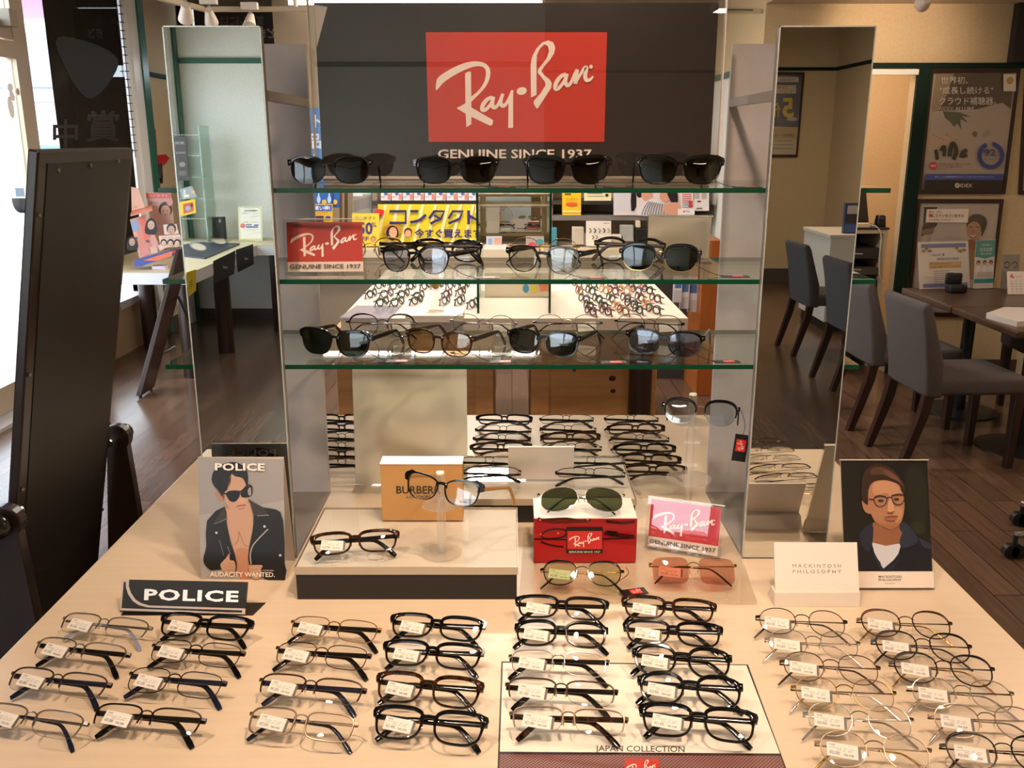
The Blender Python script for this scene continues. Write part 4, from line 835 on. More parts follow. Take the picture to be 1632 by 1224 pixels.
def tag_meshes(price):
    def mk():
        p = MB().box(-17, 17, 0, .5, -8, 8).box(17, 20, -.1, .6, -7, 7, 1).mesh('price_tag', [PAPER, M('#6a625a', .4)]); q = Art(lambda a, b: Vector((a, 0, b)), (0, -1, 0), .05, .12)
        q.mb = MB(); q.text('CODE', -14, 6.4, -8, 4.6, '#5a5248', .02); q.text('8 5 8 parts   M  .com', -14, 3.2, 12, 1.4, '#8b8276', .0); q.text(price, -14, -1.6, -3, -6, '#4a4238', .0); q.text('TAX 10.00', 1, -3.4, 12, -5.6, '#5a5248', .02); q.text('III II III', -6, .6, 10, -.6, '#8b8276')
        return p, q.mb.mesh('tag_print', q.mats)
    def scale(ms):
        for m in ms:
            for v in m.vertices: v.co *= MM
        return ms
    return gmesh(('tag', price), lambda: scale(mk()))
def sleeve_mesh():
    def mk():
        m = MB().box(-24, -17.2, -.6, -.1, -10, 9.5).mesh('plastic_sleeve', SLEEVE)
        for v in m.vertices: v.co *= MM
        return m
    return gmesh(('sleeve',), mk)
def print_mesh(txt, w_, h_):
    def mk():
        vs, fs = text_geo(txt, 0, 1); return MB().add([((a - .5) * w_ * MM, 0, (b - .5) * h_ * MM) for a, b in vs], fs).mesh('lens_print', M('#4a4038', .5))
    return gmesh(('print', txt, w_, h_), mk)
def script_mesh(w_, col='#4a4038'):
    def mk():
        a = Art(lambda x, y: Vector((x, 0, y)), (0, -1, 0), 0, 0); script_logo(a, lambda u, v: ((u - .5) * w_ * MM, -(v - .5) * w_ * .6 * MM), col, False); return a.mb.mesh('lens_print', a.mats)
    return gmesh(('script', w_, col), mk)
def rivet_mesh():
    def mk():
        m = MB().ball((0, 0, 0), 1.9, .5, .9, 0, 8, 4).mesh('rivet', STEEL, True)
        for v in m.vertices: v.co *= MM
        return m
    return gmesh(('rivet',), mk)
CM = {'black': BLK, 'tort': TORT, 'silver': M('#c2bfba', .2, 1.0), 'gun': M('#5b4f47', .28, .9), 'gold': M('#c39a5c', .2, 1.0), 'brown': M('#4d3424', .25, .6), 'dark': M('#241a16', .25, .5), 'taupe': M('#8d7a68', .3, .8),
      'navy': M('#161c30', .15), 'greyblue': M('#8f93a8', .25), 'clearg': clear('grey_tip', (.6, .58, .56), .05, 0, .35, (.35, .33, .32)), 'dbrown': M('#2c1a12', .12), 'cleartip': M('#d8cdbb', .2), 'tan': M('#b98a4e', .4)}
LC = {'clear': LENS, 'smoke': clear('lens_smoke', (.09, .09, .10), .05), 'green': clear('lens_green', (.30, .36, .30), .06), 'g15': clear('lens_g15', (.16, .20, .17), .06), 'blue': clear('lens_blue', (.68, .70, .80), .06), 'grey': clear('lens_grey', (.74, .74, .71), .06),
      'brown': clear('lens_brown', (.84, .70, .54), .06), 'teal': clear('lens_teal', (.26, .32, .35), .10), 'lgreen': clear('lens_light_green', (.86, .90, .78), .08), 'pink': clear('lens_pink', (.90, .70, .64), .07), 'avig': clear('lens_avi_green', (.30, .34, .24), .14), 'lblue': clear('lens_light_blue', (.80, .84, .88), .09), 'violet': clear('lens_violet', (.58, .60, .74), .07)}
def glasses(label, loc, yaw, incl, st, main='black', temple=None, tip=None, lens='clear', second=None, open_=False, tagp=None, brand=None, rivet=False, group=None, cat='eyeglasses', surf=None, name='eyeglasses', splay=0.0, roll=0.0):
    """loc: point where the frame centre should appear; surf: height of the supporting surface (None keeps loc)"""
    S = STY[st]; kd = S['kind']; temple = temple or main; a_ = -(90 - incl)
    rot = Euler((R(a_), R(roll), R(yaw)), 'XYZ'); Mx = rot.to_matrix()
    g = thing(name, label, cat, tuple(loc), group); g.rotation_euler = rot; parts = []
    def put(nm, me, par=g, t=(0, 0, 0), rz=0.0, sx=1, rx=0, ry=0):
        o = bpy.data.objects.new(nm, me); C.objects.link(o); o.parent = par; o.location = Vector(t) * MM; o.rotation_euler = (rx, ry, rz); o.scale = (sx, 1, 1); parts.append((o, par)); return o
    sec = CM[second] if second else (NYLON if kd == 'half' else CM['gold'] if kd == 'club' else CM['silver'])
    put('front_frame', front_mesh(st, (CM[main], sec), (main, second)))
    lens_o = [put('lens', lens_mesh(st, s, LC[lens], lens)) for s in (-1, 1)]
    cx = S['dbl'] / 2 + S['a']; hw = cx + S['a'] * (1 + S.get('tp', 0)); hx = hw + 4.2
    zh = S['b'] * (.35 if kd == 'round' else .52) + (1.8 if kd == 'acet' else 0)
    tk = 'way' if st in ('way', 'wayr', 'hex', 'club') and open_ else 'acet' if kd == 'acet' else 'thin' if kd in ('round', 'rimless', 'avi') else 'metal'
    if kd in ('metal', 'half') and temple in ('black', 'navy', 'tort', 'dbrown') and tip is None: tk = 'acet'
    for s in (1, -1):
        y0 = WR(hx) + (3.2 if open_ else 4.2 if s > 0 else 8.6); an = R(-splay * s) if open_ else s * R(87.5 if s > 0 else 87)
        t = put('temple', temple_mesh(tk, s, CM[temple], temple), g, (s * (hx - 1.6), y0, zh), an)
        if tk not in ('acet', 'way'): put('temple_tip', temple_mesh(tk, s, CM[tip or 'black'], tip or 'black', True), t)
        if rivet: put('rivet', rivet_mesh(), g, (s * (hw + .8), WR(hw) - 1.7, zh + .8), 0)
        if kd in ('metal', 'half', 'round', 'avi', 'rimless', 'club') or not open_: put('nose_pad', pad_mesh(s, st, kd != 'acet'))
    if tagp:
        pm, qm = tag_meshes(tagp); tz = -S['b'] * .06; tx = -cx - 1
        t = put('price_tag', pm, g, (tx, WR(cx) + 2.6, tz), 0, 1, 0, R(6)); put('tag_print', qm, t); put('plastic_sleeve', sleeve_mesh(), g, (tx, WR(cx) + 2.6, tz), 0, 1, 0, R(6))
    if brand == 'script': put('lens_print', script_mesh(13.0), lens_o[1], (cx + S['a'] * .45, WR(cx + S['a'] * .45) - 2.1, -S['b'] * .62))
    elif brand: put('lens_print', print_mesh(brand, 13.0 if len(brand) > 6 else 11, 2.2), lens_o[1], (cx + S['a'] * .25, WR(cx + S['a'] * .25) - 2.2, -S['b'] * .66))
    if surf is not None:
        lo = 9
        for o, par in parts:
            m4 = Matrix.LocRotScale(o.location, o.rotation_euler, o.scale)
            if par is not g: m4 = Matrix.LocRotScale(par.location, par.rotation_euler, par.scale) @ m4
            if o.name.startswith(('price_tag', 'tag_print', 'plastic', 'lens_print')): continue
            for v in o.data.vertices: lo = min(lo, (Mx @ (m4 @ v.co)).z)
        g.location.z = surf - lo + .0002
        if PIX[0]: g.location = on_z(PIX[0][0], PIX[0][1], surf - lo + .0002)
    PIX[0] = None
    return g
def place(px, py, surf, h):
    PIX[0] = (px, py - (4 if surf == TZ and py > 900 else 0)); return on_z(px, py, surf + h)
def swing_tag(label, p, n, w_=.028, h_=.019, up=(0, 1, 0), cord=None, par=None):
    pass
ORD = ('rearmost', 'second from rear', 'third from rear', 'fourth from rear', 'fifth from rear', 'sixth from rear')
Y21, Y9, Y27, Y214, Y209, Y20 = '¥21,000', '¥9,200', '¥27,000', '¥21,400', '¥20,900', '¥20,000'
COLS = [
 ('far left column', 'POLICE', [
  (163, 1001, 'half', 'silver', 'silver', 'greyblue', Y21, 'silver half-rim eyeglasses with grey blue tips'), (124, 1042, 'half', 'silver', 'black', None, Y21, 'silver half-rim eyeglasses with black arms'),
  (88, 1091, 'half', 'gun', 'navy', None, Y21, 'gunmetal half-rim eyeglasses with dark arms'), (46, 1152, 'half', 'silver', 'silver', 'navy', Y21, 'silver half-rim eyeglasses with navy tips')]),
 ('second column', 'POLICE', [
  (324, 1002, 'acet', 'black', 'black', None, Y21, 'black plastic eyeglasses with thin lower rim'), (310, 1044, 'mfull', 'dark', 'black', None, Y21, 'dark metal full-rim eyeglasses with black arms'),
  (276, 1091, 'mfull', 'dark', 'navy', None, Y21, 'dark metal full-rim eyeglasses with navy tipped arms'), (231, 1150, 'half', 'dark', 'black', None, Y21, 'black browed half-rim eyeglasses')]),
 ('third column', 'BURBERRY', [
  (531, 1006, 'mfull', 'gold', 'black', None, Y27, 'gold metal full-rim eyeglasses with black arms'), (511, 1048, 'mfull', 'brown', 'black', None, Y9, 'brown metal full-rim eyeglasses with black arms'),
  (493, 1101, 'half', 'brown', 'navy', None, Y9, 'brown metal half-rim eyeglasses with navy arms'), (478, 1157, 'mtaupe', 'taupe', 'taupe', 'navy', Y27, 'taupe metal rectangular eyeglasses with navy tips')]),
 ('fourth column', 'script', [
  (695, 1003, 'acet', 'black', 'black', None, Y214, 'black plastic rectangular eyeglasses'), (688, 1047, 'acet', 'black', 'black', None, Y214, 'black plastic rectangular eyeglasses'),
  (681, 1103, 'sq', 'tort', 'black', None, Y214, 'dark tortoise eyeglasses with silver rivets'), (682, 1160, 'sq', 'black', 'black', None, Y214, 'black plastic eyeglasses with silver rivets')]),
 ('fifth column', 'script', [
  (895, 972, 'acet', 'black', 'black', None, Y214, 'black plastic rectangular eyeglasses'), (894, 1014, 'acetr', 'black', 'black', None, Y214, 'black plastic rounded eyeglasses'),
  (890, 1060, 'mfull', 'silver', 'black', None, Y214, 'thin silver full-rim eyeglasses with black arms'), (894, 1106, 'half', 'brown', 'black', None, Y214, 'brown half-rim eyeglasses with black arms'), (906, 1152, 'half', 'taupe', 'tort', None, Y214, 'taupe half-rim eyeglasses with tortoise arms')]),
 ('sixth column', 'script', [
  (1066, 974, 'acet', 'tort', 'black', None, Y214, 'dark tortoise rectangular eyeglasses'), (1073, 1013, 'acet', 'black', 'black', None, Y214, 'black plastic rectangular eyeglasses'),
  (1087, 1058, 'p3', 'black', 'black', None, Y209, 'black round eyeglasses with rivets'), (1100, 1104, 'p3', 'black', 'black', None, Y209, 'black round eyeglasses with rivets'), (1113, 1155, 'sq', 'black', 'black', None, Y214, 'black square plastic eyeglasses')]),
 ('seventh column', 'MACKINTOSH', [
  (1279, 995, 'rnd', 'dark', 'dark', 'dark', Y20, 'dark wire round eyeglasses'), (1297, 1030, 'rnd', 'silver', 'silver', 'silver', Y20, 'silver wire round eyeglasses'), (1325, 1068, 'rnd', 'brown', 'brown', 'dark', Y20, 'bronze wire round eyeglasses'),
  (1347, 1109, 'rnd', 'gold', 'brown', 'silver', Y20, 'gold wire round eyeglasses'), (1371, 1152, 'rnd', 'silver', 'silver', 'clearg', Y20, 'silver wire round eyeglasses with clear grey tips'), (1395, 1200, 'rnd', 'taupe', 'taupe', 'gold', Y20, 'champagne wire round eyeglasses')]),
 ('far right column', 'MACKINTOSH', [
  (1445, 998, 'bos', 'brown', 'dark', 'gold', Y20, 'brown rounded eyeglasses with dark brow'), (1472, 1034, 'bos', 'dark', 'dark', 'dark', Y20, 'dark rounded eyeglasses with bronze bridge'), (1505, 1070, 'bos', 'dark', 'dark', 'gold', Y20, 'dark rounded eyeglasses with thin arms'),
  (1535, 1110, 'rnd', 'silver', 'dark', 'silver', Y20, 'silver wire round eyeglasses with dark arms'), (1574, 1154, 'rnd', 'taupe', 'taupe', 'silver', Y20, 'champagne wire round eyeglasses'), (1601, 1204, 'bos', 'dark', 'dark', 'dark', Y20, 'bold dark rounded eyeglasses')])]
YAW = (-11, -8, -8, -8, -6, -7, -6, -5)
for ci, (cn, brand, rows) in enumerate(COLS):
    for ri, (px, py, st, mn, tpl, tip, pr, ds) in enumerate(rows):
        p = place(px, py, TZ, .020); riv = st in ('p3',) or (st == 'sq' and ci == 3) 
        glasses(ds + ', ' + ORD[ri] + ' in ' + cn, p, YAW[ci] + random.uniform(-1.5, 1.5), 31, st, mn, tpl, tip, tagp=pr, brand=brand, rivet=riv, group='eyeglasses in rows on the front table', surf=TZ + (.0007 if 780 < px < 1210 and py > 1040 else 0))
SHELF = 'eyeglasses on the glass shelves'
for k, (px, py, yaw, st, ln, ds) in enumerate(((525, 274, -2, 'wayr', 'smoke', 'black sunglasses with near-black lenses at left end of top shelf'), (727, 275, 3, 'wayr', 'smoke', 'black sunglasses second from left on top shelf'),
        (905, 275, 1, 'way', 'smoke', 'black sunglasses third from left on top shelf'), (1084, 274, -1, 'way', 'g15', 'black sunglasses with green lenses at right end of top shelf'))):
    p = on_z(px, py, SHZ[0] + .022); p.y = 1.585; p = on_y(px, py, 1.570)
    glasses(ds, p, yaw, 87, st, 'black', 'black', None, ln, open_=True, rivet=True, group=SHELF, cat='sunglasses', surf=SHZ[0], name='sunglasses', splay=-4)
for k, (px, py, yaw, st, mn, ln, z_, ds) in enumerate(((660, 415, -24, 'hex', 'black', 'blue', SHZ[1], 'black six-sided glasses with pale blue lenses beside red card on middle shelf'), (864, 415, -24, 'hex', 'black', 'grey', SHZ[1], 'black six-sided glasses with grey lenses in centre of middle shelf'),
        (1051, 414, -14, 'club', 'black', 'g15', SHZ[1], 'black browline sunglasses with green lenses at right of middle shelf'), (533, 553, -20, 'way', 'black', 'g15', SHZ[2], 'black sunglasses with dark green lenses at left end of lowest shelf'),
        (698, 545, -26, 'wayr', 'dbrown', 'brown', SHZ[2], 'dark brown glasses with amber lenses on lowest shelf'), (864, 546, -24, 'wayr', 'black', 'teal', SHZ[2], 'black glasses with mirrored teal lenses on lowest shelf'),
        (1058, 549, -20, 'wayr', 'black', 'violet', SHZ[2], 'black glasses with violet blue lenses at right of lowest shelf'))):
    p = on_y(px, py, 1.60); glasses(ds, p, yaw, 87, st, mn, mn, None, ln, open_=True, rivet=True, group=SHELF, cat='sunglasses', surf=z_, name='sunglasses', splay=-3)
for k, (px, py, yaw, st, mn, tp_, z_, ds) in enumerate(((590, 400, 176, 'bos', 'gold', 'gold', SHZ[1], 'gold eyeglasses facing away behind the red card on middle shelf'), (715, 398, 166, 'acetr', 'black', 'tort', SHZ[1], 'black eyeglasses with tortoise arms facing away on middle shelf'),
        (868, 395, 172, 'rnd', 'gold', 'gold', SHZ[1], 'gold wire eyeglasses facing away on middle shelf'), (1005, 396, 158, 'p3', 'dark', 'gun', SHZ[1], 'dark round eyeglasses facing away on middle shelf'),
        (610, 521, 176, 'bos', 'dark', 'gun', SHZ[2], 'dark brown rounded eyeglasses facing away on lowest shelf'), (772, 521, 166, 'rnd', 'gun', 'gun', SHZ[2], 'gunmetal wire eyeglasses facing away on lowest shelf'),
        (905, 521, 178, 'rnd', 'silver', 'dark', SHZ[2], 'silver wire eyeglasses facing away on lowest shelf'), (1035, 520, 166, 'rnd', 'dark', 'dark', SHZ[2], 'dark wire eyeglasses facing away at right of lowest shelf'))):
    p = on_y(px, py, 1.775); glasses(ds, p, yaw, 87, st, mn, tp_, None, 'clear', open_=False, group=SHELF, surf=z_, tagp='¥18,000')
# showpieces
glasses('dark tortoise eyeglasses lying on the white riser beside tan box', place(566, 864, RZ, .016), 9, 42, 'acet', 'tort', 'black', None, tagp=Y27, surf=RZ)
glasses('black eyeglasses with tan checked arms resting on the short acrylic stand', on_y(703, 781, 1.408), -25, 72, 'cat', 'black', 'tan', None, open_=True, brand='BURBERRY')
glasses('aviator sunglasses with green mirrored lenses on top of the red box', place(927, 795, .9885, .018), -1, 38, 'avi', 'silver', 'silver', 'black', 'avig', cat='sunglasses', surf=.9885, name='sunglasses')
glasses('browline glasses with pale blue lenses resting on tall acrylic stand', on_y(1116, 658, 1.634), -14, 74, 'club', 'black', 'black', None, 'lblue', second='silver', open_=True, rivet=True, cat='sunglasses', name='sunglasses')
glasses('black rounded sunglasses with light green lenses in front of the red box', place(928, 913, bz, .02), -3, 36, 'bos', 'black', 'gold', 'black', 'lgreen', tagp=Y214, cat='sunglasses', surf=bz, name='sunglasses')
glasses('gold rimless sunglasses with square pink lenses in front of tilted red card', place(1106, 909, bz, .02), -2, 40, 'pink', 'gold', 'gold', 'tort', 'pink', tagp=Y214, cat='sunglasses', surf=bz, name='sunglasses')
# black swing tags with red script logo
def swing(label, c, ux, uy, w_=.044, h_=.017, cord=()):
    c = Vector(c); ux = Vector(ux).normalized(); uy = Vector(uy).normalized(); n = ux.cross(uy).normalized()
    t = thing('swing_tag', label, 'tag', tuple(c), 'black swing tags'); q = [c + ux * (i * w_ / 2) + uy * (j * h_ / 2) for i, j in ((-1, -1), (1, -1), (1, 1), (-1, 1))]
    MB().slab(q, n, .0008).build('tag_card', BLKM, t); a = Art(lambda x, y: c + ux * (x * w_ / 2) - uy * (y * h_ / 2), n, .0001, .0002)
    a.rect(-.25, -.7, .62, .7, '#e0352f', .3); script_logo(a, lambda u, v: (-.25 + .87 * u, -.7 + 1.4 * v), '#f6dcd4', False); a.build('printed_logo', t)
    if cord: MB().tube(smooth_pts(cord, 5), .0006, 5).build('cord', BLKM, t)
    return t
for px, py, z_, ds in ((800, 298, SHZ[0], 'black swing tag on top shelf beside second sunglasses'), (985, 298, SHZ[0], 'black swing tag on top shelf beside third sunglasses'), (1192, 298, SHZ[0], 'black swing tag at right end of top shelf'),
                   (775, 442, SHZ[1], 'black swing tag on middle shelf beside pale blue glasses'), (945, 442, SHZ[1], 'black swing tag on middle shelf beside grey lens glasses'), (1172, 440, SHZ[1], 'black swing tag at right end of middle shelf'),
                   (636, 575, SHZ[2], 'black swing tag at left of lowest shelf'), (801, 576, SHZ[2], 'black swing tag on lowest shelf beside amber glasses'), (978, 577, SHZ[2], 'black swing tag on lowest shelf beside teal glasses'), (1158, 576, SHZ[2], 'black swing tag at right end of lowest shelf')):
    p = on_z(px, py, z_ + .001); p.y = max(p.y, YM + .028); c0 = p + Vector((-.02, .0, .0))
    swing(ds, p, (1, .05, 0), (-.05, 1, 0), .046, .02, [c0, c0 + Vector((-.02, .01, .004)), c0 + Vector((-.05, .025, .02)), c0 + Vector((-.055, .03, .034))])
p = place(1010, 943, bz, .001); swing('black swing tag lying on the acrylic sheet below green lens sunglasses', p, (1, .28, 0), (-.28, 1, 0), .045, .022, [p + Vector((-.02, 0, .001)), p + Vector((-.03, .02, .002)), p + Vector((-.005, .04, .012)), p + Vector((-.008, .05, .02))])
p = on_y(1180, 714, 1.64); swing('black swing tag hanging from the pale blue browline glasses', p, (.12, .1, 1), (-1, .1, .12), .052, .026, [p + Vector((.003, 0, .026)), p + Vector((.006, .0, .045)), p + Vector((-.004, -.004, .075))])
# rear side of the table: folded frames seen from behind
cn = ('left stack behind the blank card', 'left of three rear stacks', 'middle of three rear stacks', 'right of three rear stacks'); rows = ((545, (668, 682, 696, 710, 724, 737), 0), (804, (668, 684, 698, 713), -2), (902, (667, 683, 697, 712), 3), (1005, (667, 683, 698, 715, 732, 749), 7))
kinds = (('acet', 'black'), ('acet', 'navy'), ('mfull', 'navy'), ('mfull', 'dark'), ('acet', 'brown'), ('mfull', 'dark'))
for ci, (px, ys, dx) in enumerate(rows):
    for ri, py in enumerate(ys):
        st, mn = kinds[(ri + ci) % 6] if ci != 3 or ri < 4 else (('acet', 'tort'), ('acet', 'dbrown'))[ri - 4]
        glasses('folded ' + {'black': 'black', 'navy': 'navy', 'dark': 'dark metal', 'brown': 'brown', 'tort': 'tortoise', 'dbrown': 'dark brown'}[mn] + ' eyeglasses, ' + ORD[ri] + ' in ' + cn[ci], place(px + dx * ri, py, TZ, .016), 180 + random.uniform(-4, 4), 56, st, mn, mn if st == 'acet' else 'black', None, group='folded eyeglasses on the rear of the front table', surf=TZ)
for k, (px, py) in enumerate(((780, 733), (775, 750), (942, 733), (940, 752))):
    glasses(('gold', 'dark', 'silver', 'dark')[k] + ' wire eyeglasses on the rear riser, ' + ('left' if k < 2 else 'right') + ' of small card, ' + ('farther' if k % 2 == 0 else 'nearer') + ' pair', place(px, py, R2, .012), 180 + random.uniform(-6, 6), 50, 'mfull', ('gold', 'dark', 'silver', 'dark')[k], 'black', None, group='eyeglasses on the rear riser', surf=R2)
# ================================================================ CHEVAL MIRROR AT THE LEFT
cm = thing('cheval_mirror', 'tall dark brown cheval mirror seen from its back beside the table at left', 'standing mirror', (-.93, 1.71, 0))
PVZ = 1.0; lean = math.tan(R(11)); DKW = noisy('dark_frame_wood', '#1f1411', '#281a16', 4, .3, 0, (6, 6, 1))
def cx_(z): return -.877 + (z - PVZ) * lean
y0, y1, zb, zt = 1.513, 1.895, .40, 1.622; up_ = Vector((lean, 0, 1)).normalized(); nr_ = Vector((1, 0, -lean)).normalized()
q = lambda ya, za, d: Vector((cx_(za), ya, za)) - nr_ * d
MB().hexa([q(y0, zb, .018), q(y1, zb, .018), q(y1, zt, .018), q(y0, zt, .018)], [q(y0, zb, 0), q(y1, zb, 0), q(y1, zt, 0), q(y0, zt, 0)]).build('frame', DKW, cm, False, .003)
MB().hexa([q(y0 + .03, zb + .03, 0), q(y1 - .012, zb + .03, 0), q(y1 - .012, zt - .02, 0), q(y0 + .03, zt - .02, 0)], [q(y0 + .03, zb + .03, -.0012), q(y1 - .012, zb + .03, -.0012), q(y1 - .012, zt - .02, -.0012), q(y0 + .03, zt - .02, -.0012)]).build('back_board', BLACKB, cm)
MB().hexa([q(y0 + .02, zb + .02, .0195), q(y1 - .02, zb + .02, .0195), q(y1 - .02, zt - .02, .0195), q(y0 + .02, zt - .02, .0195)], [q(y0 + .02, zb + .02, .0182), q(y1 - .02, zb + .02, .0182), q(y1 - .02, zt - .02, .0182), q(y0 + .02, zt - .02, .0182)]).build('mirror_glass', MIRROR, cm)
for ya, za in ((1.58, 1.59), (1.70, 1.595), (1.82, 1.60), (1.525, 1.52), (1.888, 1.3), (1.525, 1.25), (1.888, 1.05), (1.525, 1.04), (1.888, .85)):
    MB().xf(Matrix()).tube([q(ya, za, -.0012), q(ya, za, -.0035)], .0035, 8).build('screw', M('#8d8272', .35, .8), cm)
for yp, s in ((y0 - .034, -1), (y1 + .048, 1)):
    MB().hexa([(-1.0, yp - .014, 0.0), (-.80, yp - .014, 0.0), (-.80, yp + .014, 0.0), (-1.0, yp + .014, 0.0)], [(-.897, yp - .012, 1.0), (-.855, yp - .012, 1.0), (-.855, yp + .012, 1.0), (-.897, yp + .012, 1.0)]).tube([(-.877, yp - .012, 1.0), (-.877, yp + .012, 1.0)], .030, 20).build('side_post', DKW, cm, False, .002)
    MB().ball((-.877, yp + s * .030, 1.0), .021, .026, .021, 0, 14, 8).build('knob', M('#1b1a16', .15), cm, True)
    MB().tube([(-.877, yp + s * .008, 1.0), (-.877, yp - s * .047, 1.0)], .008, 10).build('pivot_pin', STEEL, cm)
MB().box(-.90, -.86, y0 - .020, y1 + .034, .12, .18).build('stretcher', DKW, cm)
# ================================================================ LEFT: counters and their goods
CZ = .765; CTOP = M('#cfbf9c', .35)
def counter(name, label, boxes, legs, top=CTOP, face=M('#e6e6ea', .4)):
    c = thing(name, label, 'counter', (boxes[0][0], boxes[0][2], 0))
    m_ = MB(); f_ = MB()
    for x0, x1, y0, y1 in boxes: m_.box(x0, x1, y0, y1, CZ - .006, CZ); f_.box(x0 + .001, x1 - .001, y0 + .001, y1 - .001, CZ - .085, CZ - .006)
    m_.build('counter_top', top, c); f_.build('counter_edge', face, c)
    for x, y in legs: MB().lathe([(0, 0), (.062, 0), (.062, CZ - .085), (0, CZ - .085)], (x, y, 0), 24).build('leg', DWOOD, c, True)
    return c
counter('counter', 'cream counter on dark round legs along the window wall, behind the standing mirror', [(-3.04, -2.20, 6.235, 7.55)], ((-2.28, 6.36), (-2.93, 6.36), (-2.28, 7.3), (-2.93, 7.3)))
counter('corner_counter', 'long cream corner counter on dark round legs seen in the left mirror', [(-3.04, -2.18, -5.44, -2.6), (-2.18, -.6, -5.44, -4.80)], ((-2.27, -4.06), (-2.60, -4.0), (-2.05, -4.93), (-.8, -5.0), (-2.9, -2.8), (-2.27, -2.8)))
fy, ny = px_plane((0, 6.30, 0), (0, -1, 0))
# pink contact lens display on the near counter
ds = thing('display_rack', 'pink cardboard contact lens display rack with portraits on the counter by the window', 'display rack', (-2.55, 6.45, CZ))
def board(px, yy, col, nm, par, t=.006, draw=None, n=(0, -1, 0)):
    pts = [on_y(a_, b_, yy) for a_, b_ in px]; m_ = MB(); m_.prism(pts, (0, t, 0)); o = m_.build(nm, M(col, .5), par)
    if draw: f, nn = px_plane((0, yy, 0), n); a = Art(f, nn, .0006, .0008); draw(a); a.build('printed_face', par)
    return o
def face(a, x, y, r, hair='#2a1d18', skin='#d3a48c', long_=False):
    if long_: a.poly([(x - r * 1.1, y - r * .6), (x, y - r * 1.5), (x + r * 1.1, y - r * .6), (x + r * 1.3, y + r * 2), (x - r * 1.3, y + r * 2)], hair, .5, 3)
    else: a.ell(x, y - r * .25, r * 1.08, r * 1.2, hair)
    a.ell(x, y + r * .1, r * .78, r * 1.0, skin); a.ell(x - r * .32, y - r * .02, r * .14, r * .08, '#33221c', 0, .5, 8); a.ell(x + r * .32, y - r * .02, r * .14, r * .08, '#33221c', 0, .5, 8); a.ell(x, y + r * .58, r * .26, r * .09, '#a5524c', 0, .5, 8)
def d1(a):
    a.rect(233, 308, 272, 316, '#d2605c'); a.text('コンタクト', 237, 310, 268, 314, '#f2d6cc'); face(a, 264, 336, 10, '#3a2a22', '#c79a84'); a.text('瞳に', 238, 321, 252, 325, '#8b6a5c'); a.text('うるおい', 238, 327, 252, 331, '#8b6a5c'); a.ell(271, 322, 5, 6, '#d58f8a')
board([(232, 307), (272, 307), (279, 376), (247, 390)], 6.62, '#c9a090', 'rear_panel', ds, .006, d1)
def d2(a):
    a.poly([(216, 349), (231, 346), (243, 395), (224, 408)], '#d98a78'); a.poly([(222, 347), (232, 346), (240, 378), (230, 382)], '#e0705a'); a.poly([(209, 352), (218, 349), (223, 366), (212, 370)], '#8fa4c8')
    face(a, 241, 358, 7, '#1e1512', '#d9b09a', True); face(a, 211, 385, 6, '#1e1512', '#c9a08c', True); a.ell(218, 379, 1.6, 1.6, '#6b4a40'); a.ell(235, 384, 2.2, 2.4, '#6b4a40')
board([(207, 350), (232, 342), (255, 395), (222, 412)], 6.50, '#e0a693', 'front_panel', ds, .006, d2)
MB().hexa([on_y(208, 345, 6.44), on_y(243, 336, 6.44), on_y(243, 330, 6.60), on_y(210, 338, 6.60)], [on_y(208, 342, 6.44), on_y(243, 333, 6.44), on_y(243, 327, 6.60), on_y(210, 335, 6.60)]).build('upper_shelf', M('#d88468', .5), ds)
def d3(a): a.text('UV', 213, 328, 219, 332, '#b05f50')
board([(209, 298), (220, 300), (231, 331), (210, 336)], 6.55, '#e3b49c', 'top_panel', ds, .006, d3)
MB().prism([on_y(214, 415, 6.36), on_y(215, 425, 6.36), on_y(226, 424, 6.36), on_y(276, 408, 6.36), on_y(274, 399, 6.36)], (0, .16, 0)).build('lower_tray', M('#4450a0', .5), ds)
MB().prism([on_y(228, 415, 6.355), on_y(275, 400, 6.355), on_y(274, 408, 6.355), on_y(250, 416, 6.355)], (0, .1, 0)).build('tray_lining', M('#d8714f', .5), ds)
for k, (px, c_) in enumerate((([(225, 398), (238, 394), (241, 404), (229, 409)], '#d98c80'), ([(237, 395), (249, 391), (252, 402), (241, 405)], '#e0b09a'), ([(251, 391), (262, 388), (265, 395), (255, 400)], '#ecc3a4'))): board(px, 6.42, c_, 'leaflet', ds, .003)
def d4(a): face(a, 273, 366, 7, '#2c2421', '#c39a86')
tag(board([(260, 358), (281, 357), (285, 373), (262, 374)], 6.40, '#d9c0b2', 'photo_card', None, .004, None), 'small portrait photo card on the counter right of the pink display', 'card'); f, nn = px_plane((0, 6.3995, 0), (0, -1, 0))
o = [o for o in C.objects if o.name.startswith('photo_card')][0]; a = Art(f, nn, .0006, .0008); d4(a); pf = a.build('printed_face'); pf.parent = o
def d5(a):
    for x in (261, 272, 283): face(a, x, 388, 5, '#161211', '#d8b4a0'); a.text('うるうる', x - 4, 377, x + 4, 380, '#5a4038')
b5 = board([(253, 376), (287, 374), (291, 393), (256, 395)], 6.38, '#e6c4b4', 'photo_strip', None, .004); tag(b5, 'strip of three small portrait photos on the counter by the window', 'card'); f, nn = px_plane((0, 6.3795, 0), (0, -1, 0)); a = Art(f, nn, .0006, .0008); d5(a); pf = a.build('printed_face'); pf.parent = b5
p = on_z(256, 426, CZ + .01); tag(MB().box(p.x - .05, p.x + .04, p.y - .03, p.y + .03, CZ, CZ + .022).build('lens_box', M('#d9cbe0', .5), None, at=tuple(p)), 'small lilac box lying at the front of the window counter', 'box')
